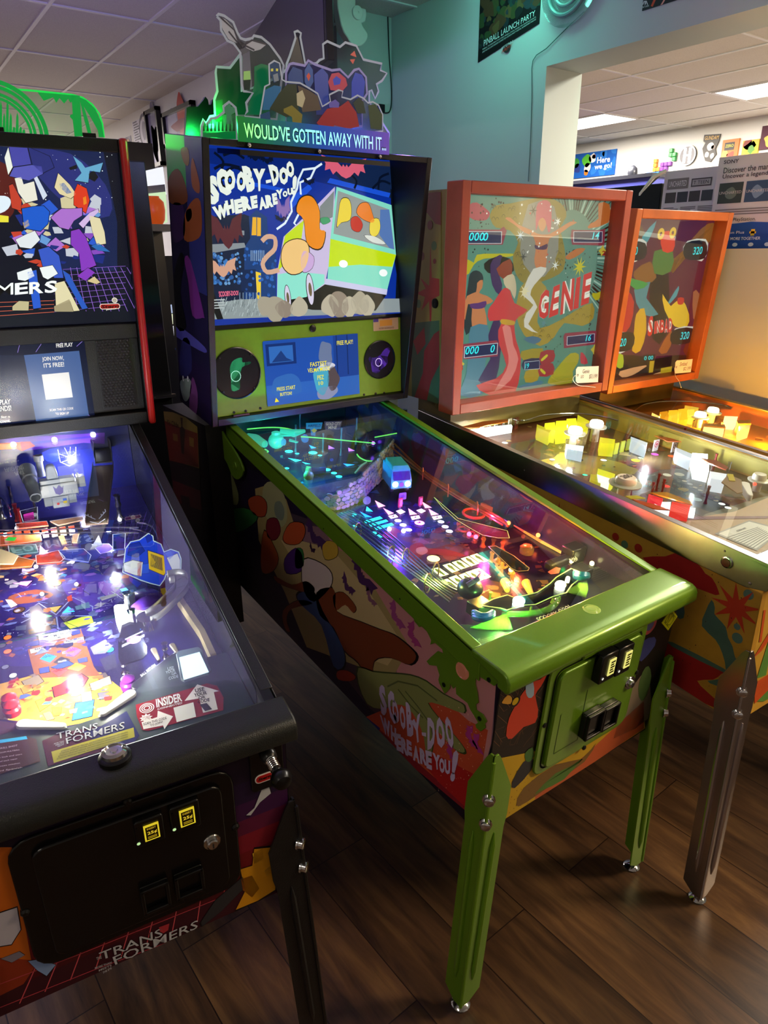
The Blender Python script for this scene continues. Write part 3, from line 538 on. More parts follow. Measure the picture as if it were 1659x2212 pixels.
TL=[('S',(200,150),(270,150),(305,480),(235,500)),('C',(290,215),(370,215),(410,600),(330,560)),('O',(345,310),(410,320),(445,600),(370,560)),('O',(430,385),(490,385),(515,660),(450,640)),('B',(505,340),(560,360),(605,740),(525,720)),('Y',(570,560),(670,460),(680,770),(610,815)),('-',(685,680),(735,685),(735,730),(690,715)),('D',(750,515),(830,530),(840,840),(750,880)),('O',(845,500),(920,520),(965,850),(850,860)),('O',(930,495),(1010,510),(1060,850),(985,865)),
      ('W',(215,480),(330,560),(335,740),(260,690)),('H',(335,590),(400,640),(400,830),(345,760)),('E',(395,690),(450,705),(465,905),(405,880)),('R',(450,730),(520,760),(535,950),(460,910)),('E',(515,755),(570,790),(580,950),(520,930)),('A',(590,810),(650,850),(665,1035),(590,990)),('R',(660,850),(735,890),(750,1060),(670,1030)),('E',(725,880),(800,900),(800,1105),(740,1080)),('Y',(805,905),(890,940),(885,1085),(835,1110)),('O',(880,960),(940,975),(945,1145),(885,1130)),('U',(940,980),(1005,1000),(1005,1160),(945,1140)),('!',(1040,870),(1110,890),(1050,1240),(1000,1225))]
letters(A,fs2,[(c,zl(a,b,d,e)) for c,a,b,d,e in TL],'#cfc0dc',None,.0018,.06)
build('side_art',A,'printed_vinyl',m2)
ff2=Fr((0,.034,ZB2),(1,0,0),(0,-.034,ZT2-ZB2));FH=math.hypot(.034,ZT2-ZB2);A=MB([(.002,.001),(W2-.002,.001),(W2-.002,FH-.002),(.002,FH-.002)]);f=ff2.up(.0006);zf=lambda *p:zc(980,1200,3.19,*p)
A.poly(f,[(.002,.001),(W2-.002,.001),(W2-.002,FH-.002),(.002,FH-.002)],'#1d1512',.0001)
A.pp(f,zf((300,1400),(550,1350),(900,1250),(1300,1000),(1320,1190),(283,1860)),'#c9a224',.0003);A.pp(f,zf((560,1640),(900,1380),(1200,1100),(1310,1000),(1310,1190),(560,1700)),'#c05a30',.0004);A.pp(f,zf((1190,960),(1340,760),(1370,1100),(1240,1200),(1100,1260)),'#8f7f6a',.0004)
A.pp(f,zf((430,1720),(480,1600),(700,1440),(880,1400),(980,1290),(900,1420),(700,1560),(500,1700)),'#7a5a28',.0006,sm=2);A.pp(f,zf((560,1640),(700,1500),(860,1430),(880,1400),(760,1540),(600,1620)),'#4f7a30',.0007,sm=2)
for i in range(70):p=f.px(zf((random.uniform(300,560),random.uniform(1480,1800)))[0]);A.disc(f,p,random.uniform(.0007,.0016),'#5a3c10',.0008,0,5)
for i in range(46):
 x,y=random.uniform(300,640),random.uniform(840,1350);A.ps(f,zf((x,y),(x+random.uniform(-60,60),y+random.uniform(-90,20)),(x+random.uniform(-120,120),y-random.uniform(60,160))),.0012,'#6a4a34',.0005)
A.pp(f,zf((470,950),(540,870),(600,850),(640,780),(650,800),(600,900),(560,960),(580,1060),(560,1150),(480,1180),(400,1260),(360,1240),(380,1120),(420,1040)),'#c8402a',.0008,sm=2);A.pp(f,zf((330,1010),(370,960),(400,980),(390,1020),(350,1020)),'#d8a040',.0009,sm=2);A.disc(f,f.px(zf((425,1005))[0]),.0125,'#141210',.0009);A.disc(f,f.px(zf((423,1003))[0]),.0085,'#c8a820',.001)
A.pp(f,zf((500,870),(545,865),(550,960),(515,980),(495,940)),'#9ab4c8',.001,sm=2)
A.disc(f,f.px(zf((1352,480))[0]),.024,'#a8484a',.0009);A.disc(f,f.px(zf((1352,480))[0]),.014,'#4a4a70',.001);A.pp(f,zf((1300,590),(1380,560),(1385,620),(1290,730),(1275,680)),'#3a4078',.0009,sm=2)
A.pp(f,zf((1300,800),(1340,760),(1360,830),(1330,960),(1290,1000),(1270,920)),'#55703a',.0009,sm=2);A.pp(f,zf((910,610),(960,560),(1050,520),(1130,480),(1120,520),(1000,590)),'#8a94b8',.0009,sm=2);A.pp(f,zf((490,1360),(540,1320),(550,1380),(520,1420),(495,1410)),'#3f6a30',.001,sm=2);A.pp(f,zf((400,1560),(480,1420),(545,1400),(530,1480),(420,1600)),'#2a2a30',.0009,sm=2)
build('front_art',A,'printed_vinyl',m2)
ZR=lambda y:.9055+SL2*(y-.08)
for sx,x0,x1 in ((-1,-.0075,.016),(1,W2-.016,W2+.0075)):
 mb=MB();mb.prism([T2(x0,.07,ZR(.07)-.006),T2(x0,1.16,ZR(1.16)-.006),T2(x0,1.16,ZR(1.16)+.003),T2(x0,.07,ZR(.07)+.003)],(x1-x0,0,0),GREEN)
 xo=(x0,x0+.003) if sx<0 else (x1-.003,x1);mb.prism([T2(xo[0],.05,ZR(.05)-.055),T2(xo[0],1.16,ZR(1.16)-.05),T2(xo[0],1.16,ZR(1.16)),T2(xo[0],.05,ZR(.05))],(xo[1]-xo[0],0,0),GREEN)
 build('side_rail',mb,'green_flake',m2,.0015)
fa=Fr((-.0025,0,0),(0,-1,0),(0,0,1));AR=za((980,640),(1075,760),(1140,830),(1150,860),(1175,890),(1205,880),(1215,910),(1240,960),(1235,985),(1260,975),(1300,1010),(1305,1035),(1275,1020),(1240,1050),(1215,1075),(1230,1095),(1270,1100),(1285,1150))+zl((875,90),(885,130),(920,200),(945,250),(1000,190),(1005,130),(1040,190),(1070,160),(1075,250),(1120,290),(1200,350),(1230,420),(1280,500),(1320,570),(1290,590),(1300,630),(1350,670),(1400,630),(1390,590),(1415,560),(1370,480),(1295,430),(1290,370),(1320,350),(1310,250),(1285,140),(1290,60),(1330,50),(1440,120),(1500,160),(1560,110))+[(1062,1440)]
mb=MB();mb.plate(fa,fa.pxs(AR),0,.0025,DKGR);build('side_armour',mb,'green_flake',m2)
for z in ((940,145),(1340,525),(1445,90)):c=fa.px(zl(z)[0]);build('armour_bolt',MB().lathe(fa.P(c[0],c[1],.0025),fa.n,[(.005,0),(.005,.002),(.001,.003)],'#12200c',8),'plastic',m2)
for z in ((660,355),(1075,735)):c=fa.px(za(z)[0]);build('armour_bolt',MB().lathe(fa.P(c[0],c[1],.0025),fa.n,[(.004,0),(.004,.002),(.001,.003)],'#12200c',8),'plastic',m2)
fh=Fr((-.012,0,0),(0,-1,0),(0,0,1));HP=zc(300,860,3.95,(600,250),(690,235),(750,330),(850,480),(890,560),(905,620),(880,680),(845,690),(805,650),(770,560),(690,420));mb=MB();q=smooth(fh.pxs(HP),2);mb.plate(fh,q,0,.006,DKGR)
c=fh.px(zc(300,860,3.95,(838,575))[0]);mb.lathe(fh.P(c[0],c[1],.006),fh.n,[(.014,0),(.013,.004),(.005,.005),(.002,.003)],'#101a0c',16);build('hinge_plate',mb,'green_flake',m2,.001)
mb=MB();fh2=Fr((W2+.012,0,0),(0,1,0),(0,0,1));mb.plate(fh2,[(-a,b) for a,b in q],-.006,0,DKGR);build('hinge_plate',mb,'green_flake',m2,.001)
for x,n in ((-.003,V((-1,0,0))),(W2+.003,V((1,0,0)))):
 c=at_x(1001,1448,-.003);mb=MB();o=V((x,c.y,c.z));mb.lathe(o,n,[(.018,0),(.018,.004),(.014,.007),(.013,.005),(.004,.0055),(.001,.0055)],'#ff9a70',20);mat('lit_button_amber','#e88a68',.15,emit=.12,trans=.3) if 'lit_button_amber' not in MT else 0;build('flipper_button',mb,'lit_button_amber',m2)
mb=MB();c=at_z(1277,1318,.9045);mb.lathe((c.x,c.y,c.z-.001),(0,0,1),[(.019,0),(.0195,.003),(.016,.006),(.0155,.0045),(.011,.0045),(.0105,.007),(.004,.008),(.001,.008)],'#f0ff80',24);mat('lit_button_yellow','#d8f070',.12,emit=.4);build('action_button',mb,'lit_button_yellow',m2)
mb=MB();q=zf((1495,362),(1535,415),(1470,512),(1428,462));P=ff2.pxs(q);mb.plate(ff2,P,.001,.003,'#e6e21a');cx=sum(p[0] for p in P)/4;cy=sum(p[1] for p in P)/4
f3=ff2.up(.003);P1=[(cx+(a-cx)*.72,cy+(b-cy)*.72) for a,b in P];mb.stroke(f3,P1+P1[:1],.0022,'#8f9412',.0003);mb.text(f3,'SD',[P1[0],P1[1],P1[2],P1[3]],'#9aa014',.0005,px=False);build('warning_sticker',mb,'printed_gloss',m2)
cdq=bbox(ff2.pxs(zf((632,745),(1312,440),(1180,1140),(553,1498))));cd0=MB();cd0.plate(ff2,rrect(*cdq,.03),.001,.007,GREEN)
a0,a1,b0,b1=cdq;dI=(a0+.024,a1-.024,b0+.02,b1-.028);cd0.plate(ff2,rrect(*dI,.018),.007,.016,GREEN);cd0.plate(ff2,[(a0+.09,b1-.021),(a1-.03,b1-.021),(a1-.03,b1-.009),(a0+.09,b1-.009)],.007,.014,GREEN)
door=build('coin_door',cd0,'green_flake',m2,.004)
sm=MB();P=rrect(a0+.019,a1-.019,b0+.015,b1-.023,.021);sm.stroke(ff2.up(.0071),P+P[:1],.0045,'#0c1406',.0004);build('door_gap',sm,'matte_paint',door)
gr=MB();f=ff2.up(.0162);gq=f.pxs(zf((735,1105),(905,1000),(855,1265),(692,1368)));a=bbox(gq);gr.stroke(f,[(a[0],a[2]),(a[0],a[3]),(a[0]+.004,a[3])],.0016,'#203a08',.0003);gr.stroke(f,[(a[0],a[2]),(a[1],a[2]),(a[1],a[3]+.03)],.0016,'#203a08',.0003);build('cash_panel_seam',gr,'printed_vinyl',door)
for q in (((1000,700),(1108,650),(1100,830),(1000,865)),((1115,650),(1215,600),(1210,780),(1115,810))):
 r=bbox(ff2.up(.03).pxs(zf(*q)));mb=MB();mb.plate(ff2,rrect(*r,.003,2),.016,.036,'#0c0c0d');o=build('coin_slot',mb,'plastic',door,.003);f=ff2.up(.0365);t=MB();x0,x1,y0,y1=r;w=x1-x0;hh=y1-y0
 t.plate(f,[(x0+w*.46,y0+hh*.22),(x0+w*.86,y0+hh*.22),(x0+w*.86,y0+hh*.78),(x0+w*.46,y0+hh*.78)],0,.002,'#e9e27a');f5=f.up(.0022)
 for k in range(5):t.poly(f5,[(x0+w*.52,y0+hh*(.3+.09*k)),(x0+w*(.8-.06*(k % 2)),y0+hh*(.3+.09*k)),(x0+w*(.8-.06*(k % 2)),y0+hh*(.36+.09*k)),(x0+w*.52,y0+hh*(.36+.09*k))],'#3a3610',.0003,1)
 t.disc(f,(x0+w*.22,y0+hh*.18),.003,'#e8e8d8',.0004);build('price_window',t,['lamp_low' if 0 else 'backlit_print','printed_gloss'],o)
for q in (((905,1110),(1020,1060),(1010,1210),(905,1250)),((1020,1060),(1125,1010),(1115,1145),(1015,1195))):
 r=bbox(ff2.up(.03).pxs(zf(*q)));mb=MB();x0,x1,y0,y1=r;mb.plate(ff2,rrect(*r,.003,2),.016,.03,'#0c0c0d')
 for e in ((x0,x1,y1-.006,y1),(x0,x1,y0,y0+.006),(x0,x0+.006,y0,y1),(x1-.006,x1,y0,y1)):mb.fbox(ff2,*e,.03,.038,'#0e0e10')
 build('coin_return',mb,'plastic',door,.002)
c=ff2.px(zf((1172,850))[0]);mb=MB();o=ff2.P(c[0],c[1],.016);mb.lathe(o,ff2.n,[(.017,0),(.016,.002),(.01,.002),(.01,.007),(.008,.009),(.002,.009)],'#ccc',18);mb.fbox(ff2,c[0]-.0012,c[0]+.0012,c[1]-.006,c[1]+.006,.0245,.0256,'#222',1);build('lock',mb,['chrome','plastic'],door)
for z in ((1010,595),(608,1155),(880,1310),(1243,793)):c=ff2.px(zf(z)[0]);mb=MB();mb.lathe(ff2.P(c[0],c[1],.006),ff2.n,[(.006,0),(.006,.003),(.003,.005),(.001,.005)],'#151515',10);build('carriage_bolt',mb,'plastic',door)
leg(m2,(-.008,-.004,.705),(-.052,.012,.022),EX,EY,'green_flake',GREEN);leg(m2,(W2+.008,-.004,.705),(W2+.048,.012,.022),-EX,EY,'green_flake',GREEN)
leg(m2,(-.008,L2+.004,.80),(-.045,L2-.01,.022),EX,-EY,'black_powder_coat','#141414',bolts=False);leg(m2,(W2+.008,L2+.004,.80),(W2+.045,L2-.01,.022),-EX,-EY,'black_powder_coat','#141414',bolts=False)
mb=MB();[bx(mb,*k,.46,1.135,'#120f14') for k in ((-BO,-.002,1.165,1.53),(W2+.002,W2+BO,1.165,1.53),(-.002,W2+.002,1.415,1.53))];nk=build('backbox_neck',mb,'printed_vinyl',m2)
fn=Fr((-BO-.0006,0,0),(0,-1,0),(0,0,1));A=MB([(-1.528,.462),(-1.167,.462),(-1.167,1.133),(-1.528,1.133)]);zn=lambda *p:zc(300,860,3.95,*p)
for c,q in (('#241216',((200,500),(520,560),(540,1100),(300,950))),('#5a1a1c',((290,700),(525,790),(540,960),(300,880))),('#94803a',((190,110),(290,120),(400,165),(500,245),(515,600),(250,520))),('#7a2f1e',((195,180),(300,230),(500,300),(512,590),(255,530))),('#3c2618',((355,165),(375,170),(372,240),(395,270),(385,480),(365,470),(350,260),(365,240))),('#94702e',((290,300),(330,310),(335,370),(295,360))),('#94702e',((430,330),(470,345),(470,420),(435,405))),('#1a0c10',((355,825),(430,845),(440,930),(370,910)))):A.pp(fn,zn(*q),c,.0003+.00005*len(A.f))
A.text(fn,'Ye Olde',zn((240,178),(340,208),(342,255),(242,225)),'#2a1a10',.0012)
build('neck_art',A,'printed_vinyl',nk)
fb2=Fr((-BO,1.108,1.139),(1,0,0),(0,-.1129,.725));HB=.734
mb=MB()
for a in ((0,.018),(BW-.018,BW)):mb.fbox(fb2,a[0],a[1],0,HB,-.247,0,'#151418')
mb.fbox(fb2,.018,BW-.018,HB-.016,HB,-.247,0,'#151418');mb.fbox(fb2,.018,BW-.018,0,.022,-.247,-.0,'#151418');mb.fbox(fb2,.018,BW-.018,.022,HB-.016,-.247,-.235,'#151418')
bb=build('backbox',mb,'black_powder_coat',m2,.002)
fl_=Fr(fb2.P(-.0006,0,0),fb2.n,fb2.v);A=MB([(-.245,.002),(-.002,.002),(-.002,HB-.002),(-.245,HB-.002)]);P4=[(-.245,.002),(-.002,.002),(-.002,HB-.002),(-.245,HB-.002)];A.poly(fl_,P4,'#1c1838',.0002)
zs=lambda *p:zc(220,200,6.38,*p);zt_=lambda *p:zc(260,480,4.609,*p)
A.poly(fl_,sub([P4[3],P4[2],P4[1],P4[0]],0,.55,.80,1),'#2f9a48',.0003);A.poly(fl_,sub([P4[3],P4[2],P4[1],P4[0]],.55,1,.5,1),'#2a2f6a',.0003);A.poly(fl_,sub([P4[3],P4[2],P4[1],P4[0]],0,1,0,.22),'#20163a',.0003)  # green quad paints the neighbouring topper's glow into the side art
for c,q in (('#6a3a20',((930,1160),(1050,1050),(1150,1250),(1180,1500),(1000,1550),(900,1420))),('#7a5a24',((1090,780),(1180,760),(1210,900),(1190,1010),(1130,960))),('#8a4a26',((1250,900),(1290,1000),(1350,1250),(1340,1390),(1250,1300),(1230,1050))),('#35204a',((960,1560),(1120,1560),(1150,1900),(1100,2030),(980,2030))),('#8a4a26',((1140,1700),(1260,1480),(1360,1500),(1380,1900),(1300,2030),(1140,2030))),('#2f6a62',((1160,1640),(1230,1600),(1240,1720),(1180,1780)))):A.pp(fl_,zs(*q),c,.0006,sm=3)
for c,q in (('#6a2a78',((640,370),(700,380),(830,900),(820,950),(720,930),(680,600))),('#101018',((590,310),(640,380),(600,700),(660,1040),(560,1040),(530,600))),('#4a48a0',((540,1040),(640,1070),(840,1240),(840,1300),(640,1190),(540,1120))),('#26265c',((610,1190),(690,1180),(710,1480),(600,1520))),('#7a8a88',((600,1580),(690,1560),(710,1650),(680,1760),(640,1780),(610,1700))),('#6a3a78',((720,1540),(770,1700),(760,1900),(700,1960),(690,1750)))):A.pp(fl_,zt_(*q),c,.0006,sm=3)
for z in ((628,1555),(675,1560)):A.disc(fl_,fl_.px(zt_(z)[0]),.006,'#d0d4e0',.0009,0,10,.009);A.disc(fl_,fl_.px(zt_((z[0]+3,z[1]+5))[0]),.0022,'#101018',.0011,0,8)
build('backbox_side_art',A,'printed_gloss',bb)
fg=Fr((-BO+.018,1.128,1.415),(1,0,0),(0,.0508,.427));GW=BW-.036;z4=lambda *p:zc(420,300,3.072,*p);zA=lambda *p:zc(440,320,5.82,*p);A=MB([(0,0),(GW,0),(GW,.47),(0,.47)]);f=fg
A.fbox(f,0,GW,0,.47,-.006,0,'#0a2f9a');A.pp(f,z4((80,60),(1420,170),(1420,420),(700,260),(80,160)),'#0b2577',.0003);A.pp(f,z4((850,160),(1420,190),(1420,470),(1200,330),(1000,300)),'#12244a',.0004)
for q in (((150,240),(600,330),(580,350),(140,270)),((600,420),(760,300),(780,330),(640,470)),((900,260),(1300,360),(1290,390),(880,290))):A.pp(f,z4(*q),'#1b52d8',.0005)
A.pp(f,z4((80,520),(330,500),(480,560),(520,1080),(80,1110)),'#0c1c3c',.0006);A.pp(f,z4((360,520),(410,470),(480,520),(490,660),(540,690),(540,1060),(330,1080),(330,720),(370,660)),'#123a78',.0008)
for q in (((385,520),(410,520),(410,640),(378,640)),((415,520),(440,525),(440,645),(414,645))):A.pp(f,z4(*q),'#f0b030',.001)
A.pp(f,z4((405,880),(440,890),(440,1070),(415,1060)),'#f0c83a',.001);A.pp(f,z4((305,870),(405,865),(410,1020),(310,1010)),'#0a2450',.001)
random.seed(4)
for i in range(60):x,y=random.uniform(110,320),random.uniform(760,960);A.disc(f,f.px(z4((x,y))[0]),random.uniform(.003,.007),random.choice(('#3f7ac0','#2a5aa0','#6a9ad0')),.0011,0,6)
for i in range(50):x,y=random.uniform(330,540),random.uniform(690,1040);A.disc(f,f.px(z4((x,y))[0]),random.uniform(.003,.006),random.choice(('#2a62b8','#174a98')),.0011,0,6)
for q in (((110,560),(200,600),(330,610),(330,640),(110,620)),((110,700),(330,690),(340,720),(110,760))):A.pp(f,z4(*q),'#8a8f98',.0009)
for i in range(8):A.ps(f,z4((375+12*i,740),(375+12*i,810)),.002,'#9fb8d8',.0012)
for i in range(7):A.ps(f,z4((300+22*i,1020),(300+22*i,1085)),.0022,'#7f94b0',.0012)
A.pp(f,z4((80,1100),(300,1065),(560,1060),(1360,1060),(1370,1150),(80,1200)),'#8f979c',.0013)
for i in range(120):x,y=random.uniform(110,560),random.uniform(1075,1180);A.ps(f,z4((x,y),(x+8,y-26)),.0012,random.choice(('#c9d2d6','#5c666c','#aab4b8')),.0016)
A.pp(f,z4((100,950),(125,1010),(190,1195),(150,1200),(100,1080)),'#0a0c12',.0018)
A.pp(f,z4((1300,330),(1400,420),(1420,1130),(1330,1130),(1340,900),(1310,700)),'#0a0f1a',.0012)
for q in (((130,90),(190,150),(170,240),(190,330)),((130,200),(200,170),(300,190)),((190,110),(260,90),(330,130)),((170,240),(260,190),(340,220),(380,200)),((1180,330),(1240,280),(1300,300)),((1060,330),(1075,280),(1040,240)),((1220,340),(1230,260),(1290,230))):A.ps(f,spline(z4(*q),3),.007,'#071026',.0008)
for q in (((845,165),(800,195),(720,205),(690,270),(680,330),(640,420),(645,480),(600,560),(545,600)),((800,195),(770,260),(700,290),(705,370)),((690,500),(660,560),(690,590))):A.ps(f,z4(*q),.006,'#e8f2ff',.0011)
for c,w,h,k in (((1000,210),.16,.075,'#e2607a'),((215,640),.105,.12,'#5a2430'),((590,480),.05,.085,'#8a6ab0'),((185,870),.09,.065,'#d8a088'),((480,145),.045,.03,'#0a1430'),((400,125),.05,.03,'#0a1430'),((760,290),.04,.025,'#0a1430'),((575,535),.04,.025,'#0a1430')):bat(f,A,f.px(z4(c)[0]),w,h,k,.0016)
for c,q,s,h in (('#070a10',((545,1085),(860,960),(1275,1030),(1200,1140),(780,1135)),0,.0018),('#cdbbe2',((930,318),(820,430),(590,650),(548,880),(545,1080),(740,1050),(865,965),(890,830),(925,640)),0,.002),('#c8dc1e',((600,640),(725,540),(700,720),(550,880)),0,.0022),('#8ee0d0',((550,900),(660,880),(860,900),(860,960),(740,1050),(545,1080)),0,.0022),('#7f8488',((925,345),(830,450),(830,560),(915,520)),0,.0023),
  ('#86dcc8',((940,318),(1305,440),(1335,770),(1275,1010),(880,930),(900,660)),0,.0022),('#c6de10',((900,664),(1335,770),(1310,850),(1100,835),(888,850)),0,.0024),('#94989a',((950,345),(1290,470),(1325,735),(920,630)),0,.0024),('#cac6ea',((870,928),(1278,1000),(1272,1036),(858,965)),0,.0025),('#5a7ab8',((1230,470),(1290,470),(1322,735),(1290,725),(1225,640)),0,.0026)):A.pp(f,z4(*q),c,h,sm=s)
for z,a,b,c in (((617,1055),18,82,'#d8cde8'),((765,1000),22,102,'#d8cde8')):
 ce=f.px(z4(z)[0]);r=abs(f.px(z4((z[0]+a,z[1]))[0])[0]-ce[0]);r2=abs(f.px(z4((z[0],z[1]+b))[0])[1]-ce[1]);A.disc(f,ce,r*1.2,'#0a0a10',.0026,0,24,r2*1.06);A.disc(f,ce,r,c,.0028,0,24,r2);A.disc(f,ce,r*.5,'#6a5a40',.003,0,20,r2*.45)
for z in ((985,830),(1250,890)):A.disc(f,f.px(z4(z)[0]),.016,'#ffffff',.003,0,18,.011)
for c,q in (('#f08a18',((690,400),(740,370),(790,390),(830,480),(830,600),(870,620),(850,720),(800,740),(740,690),(720,540),(670,480))),('#f4c480',((600,690),(680,660),(750,690),(760,780),(720,880),(640,905),(580,850),(570,760))),('#cda6dc',((720,740),(790,780),(780,860),(720,890),(700,820))),('#f0d040',((970,400),(1020,395),(1040,460),(1030,540),(970,560),(940,590),(950,500))),('#f08030',((1095,430),(1150,425),(1180,500),(1190,560),(1120,540),(1070,490))),('#c83028',((1035,530),(1080,515),(1115,570),(1090,620),(1040,600))),('#f4d850',((1165,540),(1220,530),(1230,600),(1200,650),(1160,630))),('#e0e0dc',((1120,640),(1200,650),(1270,700),(1180,690))),('#3f9a6a',((830,530),(880,520),(900,550),(850,570)))):A.pp(f,z4(*q),'#1a1010',.0027,sm=3);P=z4(*q);cx=sum(p[0] for p in P)/len(P);cy=sum(p[1] for p in P)/len(P);A.pp(f,[(cx+(x-cx)*.95,cy+(y-cy)*.95) for x,y in P],c,.003,sm=3)
A.ps(f,spline(z4((445,680),(480,650),(530,660),(530,730),(480,780),(450,830),(480,885),(560,870)),3),.013,'#d8a890',.0028)
for x,y,r in ((470,1110,.03),(530,1125,.035),(590,1130,.025),(900,1110,.03),(960,1100,.035),(1020,1115,.03),(1090,1090,.035),(1140,1110,.03),(690,1120,.028)):A.poly(f,blob(f.px(z4((x,y))[0]),r,9,.2),random.choice(('#b8ac9a','#a89c8c','#8f7f74')),.0031)
LT=[('S',(20,370),(150,330),(205,690),(60,730)),('C',(125,270),(270,258),(350,590),(190,610)),('O',(255,272),(385,265),(400,535),(250,552)),('O',(405,300),(515,288),(527,540),(408,555)),('B',(470,230),(590,225),(650,535),(540,560)),('Y',(610,262),(768,262),(735,540),(650,548)),('-',(772,408),(838,395),(842,432),(778,448)),('D',(800,215),(930,205),(945,440),(868,482)),('O',(932,246),(1045,235),(1062,455),(950,472)),('O',(1020,172),(1115,162),(1140,362),(1045,382)),('W',(95,745),(290,690),(290,860),(170,920)),('H',(258,668),(362,640),(385,812),(290,850)),('E',(372,655),(480,632),(482,815),(392,832)),('R',(455,612),(580,598),(600,770),(490,800)),('E',(575,610),(665,592),(672,752),(600,768)),('A',(690,625),(755,610),(790,760),(695,782)),('R',(762,598),(860,578),(872,738),(785,760)),('E',(848,578),(910,562),(925,705),(868,722)),('Y',(898,532),(985,512),(985,632),(925,648)),('O',(982,545),(1042,535),(1050,612),(988,622)),('U',(1042,512),(1110,500),(1112,588),(1050,598)),('!',(1112,345),(1172,345),(1148,590),(1098,598))]
letters(A,f,[(c,zA(a,b,d,e)) for c,a,b,d,e in LT],'#f2f4ec','#05070c',.0038,.075,ow=.06)
A.text(f,'SCOOBY-DOO!',zA((180,1800),(430,1790),(430,1850),(190,1875)),'#e86a8a',.0036,.04)
for i in range(4):A.poly(f,f.pxs(zA((95,1905+34*i),(260-12*(i % 2),1898+34*i),(262-12*(i % 2),1912+34*i),(95,1920+34*i))),'#b8bcc0',.0036)
build('translite',A,'backlit_print',bb)
mb=MB();mb.fbox(fg,0,GW,-.004,.47,.012,.016,'#fff');build('backglass',mb,'clear_glass',bb)
fs_=Fr((-BO+.018,1.12,1.163),(1,0,0),(0,.006,.25));mb=MB();mb.fbox(fs_,.0,GW,.0,.244,-.012,0,GREEN);sp=build('speaker_panel',mb,'green_panel',bb,.002)
mb=MB();mb.fbox(fs_,0,GW,.244,.256,-.012,.006,'#101012');build('glass_channel',mb,'plastic',bb)
for z,k,r,col in (((282,1555),160,.074,'#1f9a62'),((1228,1465),118,.062,'#6a3ac8')):
 c=fs_.px(z4(z)[0]);mb=MB();mb.disc(fs_,c,r,'#0b1026',.001,0,36);mb.lathe(fs_.P(c[0],c[1],.0005),fs_.n,[(r,0),(r,.003),(r-.003,.004),(r-.004,.001)],'#15151a',36)
 o=build('speaker',mb,'printed_gloss',sp);g=MB()
 if r>.07:P=z4((280,1440),(320,1435),(325,1470),(385,1465),(380,1485),(320,1510),(305,1600),(300,1680),(240,1690),(235,1600),(225,1530),(240,1470))
 else:P=z4((1290,1370),(1310,1390),(1290,1440),(1285,1500),(1240,1540),(1215,1570),(1170,1560),(1160,1500),(1140,1470),(1150,1440),(1180,1450),(1230,1430),(1260,1390))
 P=fs_.pxs(P);P=[(c[0]+(a-c[0])*.85,c[1]+(b-c[1])*.85) for a,b in P];g.poly(fs_,smooth(P,3),col,.0015);cc=(c[0]-.005,c[1]-.008)
 for i in range(22):g.disc(fs_,(cc[0]+r*.2*math.cos(6.283*i/22),cc[1]+r*.2*math.sin(6.283*i/22)),.0013,'#b8ffe0' if r>.07 else '#e0c8ff',.002,1,6)
 build('lit_silhouette',g,['backlit_print_dim','lamp_low'],o)
 for i in range(4):s_=MB();s_.lathe(fs_.P(c[0]+(r-.006)*math.cos(.8+1.57*i),c[1]+(r-.006)*math.sin(.8+1.57*i),.003),fs_.n,[(.003,0),(.003,.0015),(.001,.002)],'#333',8);build('screw',s_,'dull_steel',o)
dq=bbox(fs_.pxs(z4((455,1335),(1085,1298),(1088,1695),(480,1770))));A=MB();A.plate(fs_,rrect(*dq,.004,2),.0,.003,'#1c4fa8');f=fs_.up(.003);Q=[(dq[0],dq[3]),(dq[1],dq[3]),(dq[1],dq[2]),(dq[0],dq[2])]
A.poly(f,sub(Q,.72,1,.3,1),'#173f8f',.0002);A.poly(f,sub(Q,0,1,0,.32),'#2a62b4',.0003);A.poly(f,sub(Q,.02,.32,.62,.95),'#0f2f70',.0004);A.poly(f,sub(Q,.05,.29,.66,.91),'#2f6ab8',.0005);A.poly(f,[bl(Q,.07,.67),bl(Q,.17,.84),bl(Q,.22,.72),bl(Q,.28,.67)],'#183a78',.0006)
A.poly(f,blob(bl(Q,.2,.28),.035,10,.2,1.6,1),'#2f66b0',.0005)
for c,x,y,r,sx,sy in (('#6a7a9a',.63,.72,.03,.9,1.3),('#48a8c0',.57,.32,.03,.9,1.5),('#8a93ac',.62,.1,.03,1.3,.7),('#54484a',.7,.3,.026,.9,1.4),('#cfd4dc',.64,.52,.018,1.6,.6)):A.poly(f,blob(bl(Q,x,y),r,9,.2,sx,sy),c,.0007)
for x in (.75,.87):A.poly(f,sub(Q,x,x+.012,.35,1),'#0d2a66',.0005)
for t,q in (('FREE PLAY!',(.76,.94,.84,.91)),('FASTEST',(.46,.64,.54,.61)),('VELMA MODE',(.43,.67,.45,.52)),('PEZ',(.53,.6,.32,.39)),('10',(.54,.59,.23,.29)),('PRESS START',(.1,.29,.22,.28)),('BUTTON!',(.13,.25,.135,.19))):A.text(f,t,sub(Q,*q),'#f4ea30',.001,.012,px=False)
A.poly(f,[bl(Q,.07,.05),bl(Q,.115,.055),bl(Q,.085,.12)],'#f4ea30',.001);build('display',A,'screen_glow',sp)
mb=MB();c=fs_.px(z4((782,1258))[0]);mb.lathe(fs_.P(c[0],c[1],.0),fs_.n,[(.0105,0),(.0105,.005),(.007,.007),(.001,.006)],'#0a0a0a',16);build('camera_eye',mb,'plastic',sp)
for z in ((262,1815),(340,1805),(437,1787),(1125,1697),(1202,1690),(1258,1686)):c=fs_.px(z4(z)[0]);mb=MB();mb.lathe(fs_.P(c[0],c[1],.0),fs_.n,[(.004,0),(.004,.002),(.001,.003)],'#141414',8);build('screw',mb,'plastic',sp)
